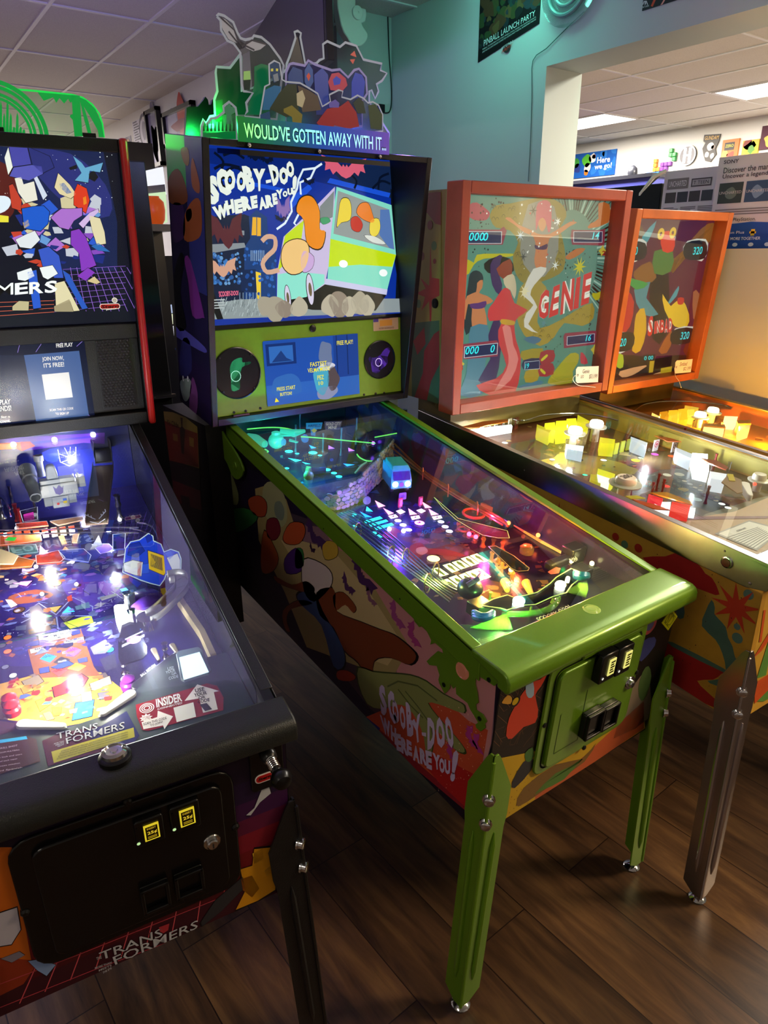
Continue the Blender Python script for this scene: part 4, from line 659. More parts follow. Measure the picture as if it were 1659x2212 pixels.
for a,b in (((248,1840),(355,1822)),((1185,1712),(1265,1700))):p,q=fs_.px(z4(a)[0]),fs_.px(z4(b)[0]);mb=MB();mb.fbox(fs_,p[0],q[0],p[1]-.006,p[1]+.004,0,.012,'#101010');build('latch',mb,'plastic',sp)
A=MB();dq=bbox(fs_.pxs(z4((1185,1178),(1350,1165),(1350,1262),(1185,1277))));A.plate(fs_,rrect(*dq,.002,2),.0,.002,'#c9b080');f=fs_.up(.002);Q=[(dq[0],dq[3]),(dq[1],dq[3]),(dq[1],dq[2]),(dq[0],dq[2])];A.poly(f,sub(Q,.25,.75,.3,.7),'#d8a040',.0003);A.text(f,'MYSTERY INCORPORATED',sub(Q,.22,.82,.08,.2),'#4a3a20',.0006,px=False);A.poly(f,sub(Q,0,.2,.6,1),'#5a4a8a',.0003);A.poly(f,sub(Q,.35,.65,.78,.92),'#a83a5a',.0003);build('badge_plate',A,'printed_gloss',sp)
pf=Fr((0,.05,.826),(1,0,0),(0,1,.112));PD=1.335
mb=MB([(.019,0),(W2-.019,0),(W2-.019,PD),(.019,PD)]);mb.fbox(pf,.019,W2-.019,0,PD,-.012,0,'#17162c');f=pf
p1=lambda *p:zc(500,880,4.1475,*p);p2=lambda *p:zc(700,980,4.1475,*p);p3=lambda *p:zc(860,1120,3.606,*p)
mb.pp(f,p1((100,180),(900,300),(1400,600),(1000,900),(600,700)),'#0d2a3c',.0002);mb.pp(f,p2((200,480),(600,420),(1100,480),(1300,760),(800,760),(450,680)),'#241f4e',.0003)
for i in range(9):mb.ps(f,p2((210+12*i,480+24*i),(560+30*i,430+26*i)),.0012,'#15132e',.0004)
mb.pp(f,p2((560,800),(900,700),(1350,880),(1200,950),(700,1000)),'#4a4438',.0003,sm=3);mb.pp(f,p2((520,740),(600,660),(690,700),(640,760)),'#7a2f30',.0005,sm=3);mb.pp(f,p2((960,700),(1040,660),(1090,690),(1000,720)),'#7a2f30',.0005,sm=3)
random.seed(21)
for i in range(34):q=p2((random.uniform(560,1350),random.uniform(720,960)))[0];mb.poly(f,blob(f.px(q),random.uniform(.008,.022),8,.4),random.choice(('#5c5346','#3d3a44','#6a5a48','#47584e','#53472f','#7a4a34','#39465a')),.0005+.00001*i)
mb.pp(f,p2((770,830),(860,800),(930,850),(1100,860),(1280,920),(1100,920),(900,900),(820,980),(880,1040),(780,990),(760,900)),'#7a3a26',.0011,sm=2);mb.pp(f,p2((830,850),(900,840),(930,880),(880,910),(830,890)),'#a88a5a',.0012,sm=3)
mb.pp(f,p3((480,560),(700,480),(900,560),(800,620),(560,640)),'#4c3420',.0008,sm=3)
for i in range(16):q=p3((random.uniform(500,900),random.uniform(500,640)))[0];mb.poly(f,blob(f.px(q),random.uniform(.005,.012),8,.4),random.choice(('#8a5a30','#a87040','#6a4424','#c8a070','#3a2a20')),.0009+.00001*i)
confetti(mb,f,p1,(150,1350,300,800),110,('#123a50','#1a2a4a','#205868','#2a2a50','#0c1c2c','#3a4a6a','#184a40'),.006,.018,.0005);confetti(mb,f,p2,(150,1350,430,720),80,('#2a2560','#383078','#1c1a40','#4a3a80','#302a50','#252860'),.006,.016,.0005);confetti(mb,f,p3,(100,1200,150,640),110,('#4a3a2a','#6a5034','#3a4030','#5a3a2a','#2a2a28','#7a6a44','#54402e'),.005,.014,.0005)
pl2=build('playfield',mb,'printed_gloss',m2)
I=inserts
V1,PK,TQ,BLU,YW='#c080ff','#ff9ad0','#30e8f0','#2090ff','#fff6a0'
I(pf,pl2,[('p',p1((505,455),(630,475),(575,490)),TQ),('p',p1((630,490),(735,515),(690,525)),TQ),('p',p1((1000,505),(1105,515),(1035,530)),BLU),('p',p1((695,338),(762,365),(715,372)),BLU),('p',p1((870,342),(925,370),(868,376)),'#9060ff'),('p',p1((1045,362),(1105,390),(1050,396)),'#a060ff')]+[('o',p1((x,y))[0]+(r/4.1475,),TQ) for x,y,r in ((515,396,45),(588,416,24),(730,408,48),(793,432,24),(372,471,25),(427,530,40),(495,548,27),(858,560,38),(918,590,32),(963,622,35))])
I(pf,pl2,[('p',p2(*q),c) for c,q in ((PK,((455,420),(550,470),(488,486))),(PK,((528,488),(626,535),(578,552))),(PK,((753,490),(836,545),(768,552))),(PK,((935,495),(1028,546),(960,556))),(PK,((875,430),(966,486),(905,490))),(TQ,((382,474),(437,521),(374,516))),(BLU,((320,520),(432,572),(370,572))),(TQ,((240,535),(300,545),(262,565))),(TQ,((355,605),(500,563),(525,582),(375,625))),(TQ,((403,637),(555,592),(575,608),(422,655))),(TQ,((450,665),(605,622),(626,642),(470,686))),('#ffe0ff',((575,560),(640,545),(665,570),(600,586))),('#ffe0ff',((775,566),(850,554),(862,580),(790,596))),('#ffe0ff',((965,566),(1045,554),(1060,580),(985,596))),('#ffd0ff',((643,516),(690,500),(730,524),(682,545))),('#ffd0ff',((825,510),(872,494),(912,516),(870,536))))]+[('o',p2((x,y))[0]+(r/4.1475,),c) for x,y,r,c in ((662,602,38,'#f4e8ff'),(708,641,38,'#f4e8ff'),(757,684,38,'#f4e8ff'),(855,622,56,'#ff9cf0'),(1047,612,36,'#f4e8ff'),(1085,656,38,'#f4e8ff'),(1122,697,38,'#f4e8ff'),(980,942,72,'#ffee90'),(450,712,30,TQ),(500,740,35,TQ),(280,650,28,TQ))])
mb=MB()
for q in (((380,606),(500,573),(505,582),(388,615)),((428,638),(550,602),(555,611),(436,647)),((476,668),(600,632),(604,641),(484,677))):mb.text(pf,'MYSTERY MODE',p2(*q),'#083a48',.0016,.01)
for x,y in ((662,602),(708,641),(757,684),(1047,612),(1085,656),(1122,697)):mb.ps(pf,p2((x-10,y+8),(x+12,y-6)),.0022,'#40204a',.0016)
for x,y in ((855,622),(620,566),(818,576),(1012,576),(1120,620)):bat(pf,mb,pf.px(p2((x,y))[0]),.013,.012,'#7a1f70',.0016,.3)
CARDS=[((945,1040),(1025,1020),(1120,1083),(1045,1105)),((1062,1002),(1130,982),(1216,1045),(1148,1070)),((1143,976),(1215,955),(1306,1012),(1226,1040)),((1224,942),(1296,920),(1392,985),(1316,1012)),((1304,917),(1370,896),(1478,960),(1402,985)),((1045,1140),(1105,1122),(1228,1208),(1180,1226)),((1115,1114),(1184,1090),(1296,1180),(1236,1202)),((1204,1090),(1260,1070),(1364,1152),(1302,1176)),((1265,1065),(1328,1046),(1432,1128),(1372,1152)),((1325,1045),(1388,1025),(1497,1106),(1440,1128))]
I(pf,pl2,[('p',p2(*q),'#fff9a0') for q in CARDS])
for q in CARDS:
 P=pf.pxs(p2(*q));cx,cy=sum(p[0] for p in P)/4,sum(p[1] for p in P)/4;w=math.hypot(P[0][0]-P[1][0],P[0][1]-P[1][1]);d=V((P[3][0]-P[0][0],P[3][1]-P[0][1],0));d.normalize()
 for k,r in ((-.5,.1),(-.15,.18),(.25,.13),(.6,.1)):mb.disc(pf,(cx+d.x*w*k*.9,cy+d.y*w*k*.9),w*r*1.3,'#6a9a20',.0017,0,9,w*r*1.9)
build('insert_print',mb,'printed_gloss',pl2)
mb=MB();q=[(.02,.0),(W2-.02,.0),(W2-.02,.19),(W2-.11,.15),(W2-.17,.085),(.32,.055),(.24,.055),(.15,.09),(.1,.15),(.02,.2)];mb.plate(pf,q,.006,.02,'#24262c');ap=build('apron',mb,'printed_vinyl',m2,.002);fa_=pf.up(.0203);mb=MB()
mb.text(fa_,'SCOOBY',p3((1070,775),(1232,722),(1248,752),(1092,806)),'#d8dcc8',.0005,.03);mb.text(fa_,'DOO?',p3((1245,712),(1325,672),(1352,706),(1262,745)),'#d8dcc8',.0005,.03)
mb.text(fa_,'FREE PLAY',p3((560,950),(640,932),(645,948),(565,968)),'#b8bcb8',.0005,.01)
for i in range(6):mb.text(fa_,'ALL TRADEMARKS AND CHARACTERS OF THE SHOW',p3((590+9*i,962+11*i),(830+5*i,888+10*i),(832+5*i,895+10*i),(592+9*i,969+11*i)),'#8f9490',.0005)
mb.text(fa_,'WHO DUNNIT',p3((1490,402),(1590,362),(1596,376),(1496,418)),'#9a9a94',.0005,.01)
for i in range(5):mb.text(fa_,'SHOOT THE LOCK FOR THE MULTIBALL',p3((1500+6*i,428+14*i),(1620+5*i,380+14*i),(1622+5*i,387+14*i),(1502+6*i,436+14*i)),'#74766f',.0005)
build('apron_print',mb,'printed_vinyl',ap)
mb=MB();mb.prism([T2(.019,1.375,.96),T2(W2-.019,1.375,.96),T2(W2-.019,1.375,1.165),T2(.019,1.375,1.165)],(0,.01,0),'#1a2024');fb_=Fr((0,1.3745,0),EX,(0,0,1))
for a,b,c,d,k in ((.02,W2-.02,1.125,1.165,'#6c8a22'),):mb.poly(fb_,[(a,c),(b,c),(b,d),(a,d)],k,.0005)
build('back_panel',mb,'printed_gloss',pl2)
fi=Fr((W2-.0185,0,0),(0,-1,0),(0,0,1));mb=MB([(-1.37,.98),(-.1,.84),(-.1,.90),(-1.37,1.17)]);mb.poly(fi,[(-1.37,.98),(-.1,.84),(-.1,.90),(-1.37,1.17)],'#2a1838',.0001);random.seed(9)
for i in range(24):y=random.uniform(.2,1.3);mb.poly(fi,blob((-y,.9+.16*y+random.uniform(-.03,.04)),random.uniform(.015,.04),9,.4),random.choice(('#3a2a58','#4a2f50','#5a3a2a','#243a5a','#6a3040','#2f2a4a')),.0003+.00001*i)
build('inner_side_art',mb,'printed_gloss',pl2)
for t,q,c,tc in ((('AIRFIELD',''),((668,140),(812,135),(800,192),(668,192)),'#2f9ad8','#0a2f6a'),(('GOLD CITY','MINE'),((832,126),(988,122),(966,198),(838,198)),'#4c4a66','#d0c8c0')):
 fq=Fr((0,1.33,0),EX,(0,0,1));P=fq.pxs(p1(*q));mb=MB();mb.plate(fq,P,0,.003,c);f5=fq.up(.0035)
 if t[1]:mb.text(f5,t[0],sub(P,.05,.95,.52,.9),tc,.0003,.02,px=False);mb.text(f5,t[1],sub(P,.2,.75,.08,.45),tc,.0003,.02,px=False)
 else:mb.text(f5,t[0],sub(P,.08,.92,.3,.75),tc,.0003,.02,px=False);mb.plate(fq,fq.pxs(p1((705,192),(765,192),(750,215),(748,255),(712,250),(710,215))),0,.003,'#3f8fd0');mb.poly(f5,fq.pxs(p1((710,205),(737,185),(762,205),(735,228))),'#c8c060',.0004)
 build('toy_sign',mb,['backlit_print_dim'],pl2)
mb=MB();h=.075;c=pf.at(p1((402,300))[0],h);mb.ball(c,.026,'#3ae0c0',0,20);mb.lathe(c+V((0,0,.018)),(0,0,1),[(.014,0),(.014,.011),(.011,.013),(.001,.013)],'#40e8c8',16);fc=Fr(c+V((.018,-.0245,.004)),(.9,.5,0),(0,.1,1));mb.lathe(c+V((.012,-.018,-.002)),(.5,-.85,0),[(.011,0),(.011,.008),(.008,.009),(.001,.007)],'#30b0d8',14);mat('glowing_resin',None,.35,emit=.75);build('helmet_toy',mb,'glowing_resin',pl2)
mb=MB();mb.tube([pf.at(p1((150,262))[0],.05),pf.at(p1((215,290))[0],.055),pf.at(p1((300,330))[0],.06)],[.012,.019,.012],'#4ac8a8',10);build('toy_figure_body',mb,'glowing_resin',pl2)
mb=MB();mb.tube([pf.at(p1((440,215))[0],.10),pf.at(p1((560,232))[0],.10),pf.at(p1((655,212))[0],.10)],[.008,.013,.006],'#38d8b8',10);mb.plate(pf.up(0),pf.up(.09).pxs(p1((435,195),(525,205),(525,262),(440,262))),.09,.095,'#30c8b0');mb.plate(pf.up(0),pf.up(.09).pxs(p1((520,275),(600,300),(590,308),(515,292))),.085,.088,'#30c8b0');build('ghost_ship_toy',mb,'glowing_resin',pl2)
for q,hh,n in ((((622,262),(800,275),(1000,295),(1290,322)),.10,1),(((1285,268),(1480,232)),.12,1),(((140,195),(330,180),(470,185),(560,205)),.11,1),(((1125,420),(1150,450),(1210,478),(1280,480)),.07,1),(((260,395),(300,405),(330,395),(300,375)),.05,1)):
 mb=MB();mb.tube(wire(pf,p1(*q),hh),.0022,'#7dff70',6);build('lit_plastic_edge',mb,'edge_glow',pl2)
for q,hh in (((575,400),.1),((820,400),.07),((980,430),.1),((1115,330),.1),((1380,320),.1),((612,300),.1)):post(pf,p1(q)[0],hh,pl2,'post','#9ab0b8','dull_steel',.005)
c=pf.px(p1((652,352))[0]);mb=MB();mb.lathe(pf.P(c[0],c[1],.03),(.2,-.9,.3),[(.015,0),(.015,.006),(.011,.007),(.001,.006)],'#3a90d8',18);build('round_target',mb,'plastic',pl2)
WQ=p1((842,905),(935,925),(1020,905),(1100,868),(1165,830),(1230,760),(1300,690),(1380,610),(1430,540));wp=[pf.px(q) for q in WQ];mb=MB();hs=[.035,.05,.062,.07,.075,.08,.085,.095,.105]
for i in range(len(wp)-1):
 a,b=pf.P(*wp[i],0),pf.P(*wp[i+1],0);n=(b-a).cross(pf.n).normalized();mb.prism([a,b,b+pf.n*hs[i+1],a+pf.n*hs[i]],-n*.012,'#39404a')
rw=random.Random(5)
for i in range(len(wp)-1):
 a,b=pf.P(*wp[i],0),pf.P(*wp[i+1],0);L=(b-a).length;fq=Fr(a,b-a,pf.n)
 if fq.n.dot(C0-a)<0:fq=Fr(b,a-b,pf.n)
 r=0;y=.008
 while y<(hs[i]+hs[i+1])/2+.006:
  x=.0+(r % 2)*.009
  while x<L:mb.plate(fq,blob((x+.006,y),.0085,7,.2,1.05,.72),0,.004+rw.random()*.003,rw.choice(('#8a93a0','#a9aeb0','#7d8894','#98a08c','#a8a488')));x += .0185
  y += .0125;r += 1
build('stone_wall',mb,'matte_paint',pl2,.0008)
ve=V((.90,-.42,0)).normalized();vo=pf.at(p1((1428,735))[0],.055);fv=Fr(vo,pf.at(p1((1612,722))[0],.055)-vo,pf.n);VW=(pf.at(p1((1612,722))[0],.055)-vo).length;mb=MB();VH=VW*.78
mb.prism([fv.P(0,0,0),fv.P(VW,0,0),fv.P(VW,VH*.5,0),fv.P(VW*.95,VH*1.08,-.012),fv.P(VW*.06,VH*1.08,-.012),fv.P(0,VH*.5,0)],-fv.n*.09,'#2a9cae')
mb.prism([fv.P(VW*.04,VH*1.08,-.008),fv.P(VW*.96,VH*1.08,-.008),fv.P(VW*.88,VH*1.32,-.02),fv.P(VW*.12,VH*1.32,-.02)],-fv.n*.07,'#3fb4b0');van=build('toy_van',mb,'plastic',pl2,.002)
mb=MB();fw_=Fr(fv.P(0,VH*.5,.0008),fv.u,fv.P(VW*.06,VH*1.08,-.012)-fv.P(0,VH*.5,0));mb.poly(fw_,rrect(VW*.09,VW*.91,.002,VH*.56,.002,2),'#3a2f78',.0006);build('windshield',mb,'printed_gloss',van)
for x in (.2,.8):mb=MB();mb.lathe(fv.P(VW*x,VH*.3,0),fv.n,[(.0085,0),(.0085,.002),(.006,.0045),(.001,.0055)],'#e8dcff',14);build('headlight',mb,'lamp_high',van)
mb=MB();mb.lathe(fv.P(VW*.5,VH*.27,0),fv.n,[(.007,0),(.007,.0015),(.001,.0015)],'#8a5aa8',14);build('badge',mb,'plastic',van)
for x in (.12,.88):mb=MB();mb.lathe(fv.P(VW*x,-.004,-.02),fv.u,[(.011,-.004),(.012,0),(.011,.004),(.004,.004)],'#22222a',14);build('wheel',mb,'plastic',van)
mb=MB();P=p1((1496,742),(1598,735),(1592,815),(1496,828));o=pf.at(P[3],.012);fq=Fr(o,pf.at(P[2],.012)-o,pf.n);mb.plate(fq,rrect(0,.024,0,.022,.003,2),0,.003,'#9a7fd0');mb.star(fq,(.012,.011),.008,.0045,5,'#7a4ab0',.0034);build('plastic_target',mb,'plastic',pl2)
mb=MB();a=pf.at(p1((1212,832))[0],.016);mb.lathe(a,(-.5,-.8,0),[(.012,-.004),(.012,.004),(.007,.005),(.003,.004)],'#8a90a0',14);build('spinner_wheel',mb,'plastic',pl2)
for q in (((1460,800),(1510,905)),((1640,790),(1690,890))):a=pf.px(p1(q[1])[0]);fq=Fr(pf.P(a[0]-.009,a[1],.0),EX,pf.n);mb=MB();mb.fbox(fq,0,.014,.006,.034,0,.004,'#c8406a');mb.fbox(fq,.003,.011,.01,.03,.004,.006,'#e89ab8');mb.fbox(fq,.004,.01,-.002,.006,0,.003,'#888');build('standup_target',mb,'plastic',pl2)
mb=MB()
for k in range(2):mb.tube(wire(pf,zc(700,980,4.1475,(600+30*k,-60-30*k),(860,150-22*k),(1110,320-26*k),(1370,480-26*k),(1600,610-20*k),(1640,650)),[.1,.095,.09,.085,.075,.07]),.0028,'#c05a2c',7)
for k in range(2):mb.tube(wire(pf,zc(700,980,4.1475,(640+40*k,10-50*k),(880,190-30*k),(1120,350-34*k),(1380,505-34*k),(1600,640-30*k)),[.088,.083,.078,.073,.063]),.0028,'#b04e26',7)
for x,y in ((885,180),(1110,330),(1370,490)):c=pf.at(p2((x,y))[0],.085);mb.tube([c+(V((.6,.75,0))*math.cos(t)+V((0,0,1))*math.sin(t))*.018 for t in [i*.37 for i in range(12)]],.002,'#b04e26',6)
build('wire_ramp',mb,'dull_steel',pl2)
mb=MB()
for k in range(7):mb.tube(wire(pf,p2((90+22*k,560-9*k),(330+30*k,740-14*k),(640+26*k,970-12*k),(960+22*k,1200-8*k),(1120+14*k,1330-20*k)),[.03+.012*(k % 3),.055+.008*(k % 3),.06,.055,.045]),.0019,('#6a6a74','#8a7a6a','#5a5a66')[k % 3],6)
for x,y in ((300,700),(600,910),(730,930),(930,1160),(1000,1060)):c=pf.at(p2((x,y))[0],.055);mb.tube([c+(V((.7,.3,0))*math.cos(t)+V((.1,.1,1))*math.sin(t))*.022 for t in [i*.57 for i in range(11)]],.0018,'#8a7a5a',6,closed=True)
build('wire_ramp',mb,'dull_steel',pl2)
st_=zc(700,980,4.1475,(1415,470),(1540,545),(1659,625))+p3((880,30),(1000,110),(1130,190),(1280,270),(1400,330),(1540,420));cols=('#4a50ff','#e060ff','#ff60c0','#ff5a40','#ff9a40','#ffc050','#ffd860','#fff080')
for i in range(8):mb=MB();a,b=pf.px(st_[i]),pf.px(st_[i+1]);d=V((b[0]-a[0],b[1]-a[1]));n=V((-d.y,d.x)).normalized()*.013;mb.plate(pf,[(a[0]+n.x,a[1]+n.y),(b[0]+n.x,b[1]+n.y),(b[0]-n.x,b[1]-n.y),(a[0]-n.x,a[1]-n.y)],.004,.008,cols[i]);build('lane_light',mb,'lamp_low',pl2)
mb=MB();ra=zc(960,860,4.1475,(330,950),(620,1060),(900,1200))+p3((900,0),(1200,160),(1440,275),(1659,372));P=[pf.px(q,.02) for q in ra];L=[pf.P(a-.003,b,.0) for a,b in P]
for i in range(len(L)-1):mb.prism([L[i],L[i+1],L[i+1]+pf.n*.025,L[i]+pf.n*.025],(.007,0,0),'#d08a3c')
build('lane_rail',mb,'plastic',pl2)
for q,c in ((p3((860,35))[0],'#ff5a30'),(p3((1090,130))[0],'#ff6a30'),(p3((1315,248))[0],'#20ff70'),(p3((1510,350))[0],'#fff0a0'),(p2((1300,720))[0],'#ff40a0'),(p2((1360,745))[0],'#ff4060'),(p2((585,675))[0],'#e8d0ff'),(p2((712,692))[0],'#f0d8ff'),(p3((880,400))[0],'#ffd070'),(p1((1270,320))[0],'#8040ff')):bulb(pf,q,.03,pl2,c,.006)
plastic(pf,p2((985,400),(1060,490),(1180,600),(1330,690),(1420,740),(1560,765),(1659,765),(1640,700),(1400,640),(1200,590),(1100,500)),.04,pl2,'#3a1a22',edge='#e0ff80',m='printed_acrylic')
for x,y in ((1200,690),(1265,740),(1345,790),(1420,830),(1512,835),(1592,860)):post(pf,p2((x,y))[0],.036,pl2,'post','#e07058','tinted_plastic',.009)
for x,y in ((1245,735),(1330,780)):mb=MB();c=pf.px(p2((x,y))[0]);mb.tube([pf.P(c[0]+.014*math.cos(i*.524),c[1]+.014*math.sin(i*.524),.02) for i in range(12)],.0035,'#d84a5a',8,closed=True);build('rubber_ring',mb,'plastic',pl2)
plastic(pf,p3((703,228),(760,222),(900,300),(1020,395),(1010,415),(930,420),(880,398),(790,310)),.045,pl2,'#15160f',edge='#c0a050')
for x,y in ((725,330),(775,400),(800,440),(880,490),(880,430)):post(pf,p3((x,y))[0],.04,pl2,'post','#e0a060','tinted_plastic',.009)
for x,y in ((785,385),(800,420)):mb=MB();c=pf.px(p3((x,y))[0]);mb.tube([pf.P(c[0]+.016*math.cos(i*.524),c[1]+.012*math.sin(i*.524),.02) for i in range(12)],.003,'#d89a50',8,closed=True);build('rubber_ring',mb,'plastic',pl2)
mb=MB();c=pf.px(p3((985,345))[0]);mb.lathe(pf.P(c[0],c[1],.03),pf.n,[(.018,0),(.018,.014),(.013,.02),(.004,.022)],'#7a5a38',16);build('pop_bumper',mb,'tinted_plastic',pl2)
mb=MB();c=pf.px(p2((1330,620))[0]);mb.tube([pf.P(c[0]+.03*math.cos(i*.393),c[1]+.03*math.sin(i*.393),.03) for i in range(16)],.004,'#ff4030',8,closed=True);mb.disc(pf,c,.027,'#5a1a1a',.028);build('pop_bumper',mb,'plastic',pl2)
mb=MB();c=pf.px(p2((1375,430))[0]);mb.lathe(pf.P(c[0],c[1],.0),pf.n,[(.016,0),(.016,.03),(.012,.035),(.012,.08),(.014,.085),(.006,.1),(.001,.1)],'#b05a98',14);build('lantern_toy',mb,'tinted_plastic',pl2)
random.seed(31)
for x,y,h,r,c in ((1540,215,.10,.016,'#50506a'),(1545,290,.08,.014,'#6a5038'),(1160,240,.10,.02,'#2a2436'),(1200,360,.07,.014,'#3a3040'),(1340,360,.07,.013,'#35304a'),(690,610,.04,.016,'#7a8a50')):mb=MB();mb.ball(pf.at(p1((x,y))[0],h),r,c,0,12);mb.lathe(pf.P(*pf.px(p1((x,y+30))[0]),0),pf.n,[(r*.9,0),(r*.7,h*.5),(r*.5,h)],c,10);build('toy_figure',mb,'plastic',pl2)
mb=MB();mb.tube([pf.at(p1((1110,590))[0],.02),pf.at(p1((1170,520))[0],.05),pf.at(p1((1215,490))[0],.06)],[.004,.005,.003],'#b09050',8);build('toy_arm',mb,'plastic',pl2)
mb=MB();mb.fbox(Fr(pf.at(p1((640,640))[0],.0),(.9,-.4,0),(.4,.9,0)),0,.075,0,.045,.02,.034,'#2a2c34');build('mechanism_cover',mb,'plastic',pl2,.002)
BQ=((655,682),(740,640),(850,608),(900,628),(985,612),(1080,588),(1180,520),(1230,470),(1345,402),(1368,410),(1362,458),(1402,490),(1352,528),(1308,590),(1200,622),(1070,682),(950,690),(848,726),(800,712),(652,692))
def lock(mb,f,P,h):
 for q in (((810,655),(890,640),(893,658),(815,672)),((1300,470),(1358,446),(1362,462),(1306,488))):mb.text(f,'BALL',p3(*q),'#e8f0d8',h+.0004,.01,2)
 for q in (((815,675),(900,662),(903,682),(820,696)),((1308,490),(1368,464),(1372,480),(1314,508))):mb.text(f,'LOCK',p3(*q),'#e8f0d8',h+.0004,.01,2)
 mb.pp(f,p3((1135,575),(1200,535),(1235,545),(1220,585),(1160,595)),'#8a3a3a',h+.0003,2)
plastic(pf,p3(*BQ),.052,pl2,'#0c1420','ball_lock_plate','printed_acrylic','#d8f880',lock,.004,ew=.003)
for x,y,r,c in ((940,642,.0135,'#f4fff0'),(1265,515,.0125,'#fffbd0')):mb=MB();p=pf.at(p3((x,y))[0],.058);mb.ball(p,r,c,0,14,(1,1,.7));build('lamp_dome',mb,'lamp_high',pl2)
for x,y in ((1028,735),(1200,655),(700,720)):post(pf,p3((x,y))[0],.05,pl2,'post','#b8e070','tinted_plastic',.005)
for s,(bx_,by_) in enumerate(((560,800),(1375,520))):
 c=pf.px(p3((bx_+(60 if s == 0 else 30),by_))[0]);fo=Fr(pf.P(c[0],c[1],.02),EX,pf.v);mb=MB();mb.fbox(fo,-.022,.022,-.018,.02,0,.03,'#15161a');build('claw_base',mb,'plastic',pl2,.002)
 mb=MB()
 for k in range(3):mb.tube(wire(pf,p3(*(((580,722+22*k),(640,752+18*k),(700,752+12*k),(750,722+10*k)) if s == 0 else ((1368,418+16*k),(1410,432+15*k),(1450,434+12*k),(1490,440+4*k)))),[.06,.07,.072,.064],3),[.003]+[.0062]*8+[.002],'#2a86b0' if s == 0 else '#2a9aa0',8)
 build('claw_toy',mb,'plastic',pl2)
mb=MB();c=pf.px(p3((540,690))[0]);mb.ball(pf.P(c[0],c[1],.05),.03,'#1d1a28',0,14,(1,1,.8));mb.tube([pf.P(c[0]-.02,c[1]-.01,.07),pf.P(c[0],c[1]-.02,.085),pf.P(c[0]+.03,c[1],.075)],.006,'#6a4a8a',8);build('toy_creature',mb,'plastic',pl2)
mb=MB();c=pf.px(p3((1350,380))[0]);mb.fbox(Fr(pf.P(c[0],c[1],.02),EX,pf.v),-.03,.02,-.02,.02,0,.045,'#1a1a18');mb.fbox(Fr(pf.P(c[0]-.09,c[1]-.01,.02),EX,pf.v),-.02,.06,-.012,.012,.01,.03,'#1f1d1c');build('mechanism_cover',mb,'plastic',pl2,.004)
mb=MB()
for q in (((560,856),(850,742),(890,868),(700,870)),((1310,570),(1470,470),(1480,560),(1465,615))):mb.plate(pf,pf.up(.022).pxs(p3(*q)),.021,.024,'#7ab84a')
build('corner_plastic',mb,'tinted_plastic',pl2)
mb=MB();mb.tube(wire(pf,p3((850,742),(1010,742),(1150,715),(1230,660),(1245,600)),.03),.007,'#8fd060',8);build('clear_guide',mb,'tinted_plastic',pl2)
for q in (((995,500),(1040,595)),((830,490),(850,560))):a,b=pf.at(p3(q[0])[0],.02),pf.at(p3(q[1])[0],.02);mb=MB();mb.tube([a,b],[.011,.006],'#e8d060',10);build('flipper',mb,'plastic',pl2)
glassplate(m2,T2,W2,.075,ZR(.075)-.004,1.36,ZR(1.36)-.004)
for (q,h,e,c,s) in ((p1((450,420))[0],.12,1.1,'#30e8e0',.03),(p1((900,450))[0],.12,.5,'#3060ff',.03),(p2((700,420))[0],.11,1.5,'#6030ff',.03),(p2((1500,560))[0],.1,1.0,'#ff30c0',.03),(p3((980,120))[0],.09,1.1,'#ff5030',.03),(p3((700,430))[0],.1,1.3,'#ffc850',.03),(p3((1350,330))[0],.1,.8,'#ffd870',.03),(p3((830,720))[0],.07,.8,'#80ff60',.02),(p2((450,850))[0],.1,.6,'#60a0ff',.03),(p2((900,1080))[0],.1,.5,'#d8ff70',.03)):lamp('playfield_light','POINT',pf.at(q,h*.8),e*(4 if q[1]<1010 else 2.6),c,.005)
zp=lambda *p:zc(430,20,3.95,*p)
def layer(y,q,col,name,m='printed_acrylic',inner=None,edge='#b9bcc8',ew=.006,th=.004):
 fq=Fr((0,y,0),EX,(0,0,1));P=fq.pxs(zp(*q));mb=MB();mb.plate(fq,P,-th,0,col)
 for k,(c,r) in enumerate(inner or []):mb.pp(fq,zp(*r),c,.0004+.0001*k,1)
 if edge:mb.stroke(fq,P+P[:1],ew,edge,.0012,2)
 return mb,fq
tp=bpy.data.objects.new('topper',None);COL.objects.link(tp);tp.parent=m2;INV['topper']=INV[m2.name]
mat('topper_edge',None,.3,emit=.36);mat('edge_lit_print',None,.3,emit=.42);clear('topper_acrylic','#eef0f4',.03,.6,.35);TM=['topper_acrylic','edge_lit_print','topper_edge','backlit_print_dim','faint_acrylic']
HOUSE=((20,1115),(18,995),(35,940),(62,975),(95,915),(135,905),(128,770),(155,700),(140,540),(148,492),(262,500),(350,385),(360,400),(360,700),(560,640),(740,520),(745,470),(772,400),(822,245),(812,195),(840,186),(868,205),(862,240),(905,470),(1000,462),(1025,435),(1062,420),(1055,300),(1092,274),(1200,322),(1246,284),(1340,312),(1400,430),(1560,466),(1545,522),(1600,546),(1560,610),(1512,640),(1530,700),(1500,762),(1470,690),(1450,700),(1450,790),(1620,1060),(1620,1115))
mb,f=layer(1.075,HOUSE,'#4c4244','h',inner=[('#0c3a22',((150,510),(262,512),(345,410),(352,700),(460,720),(400,800),(410,900),(320,900),(150,900))),('#0f5a30',((135,780),(200,770),(200,960),(140,960))),('#3a3236',((780,420),(838,230),(895,480),(760,500))),('#e05a4a',((1288,390),(1325,355),(1342,410))),('#e05a4a',((1285,430),(1330,425),(1312,470)))])
build('house_layer',mb,TM,tp)
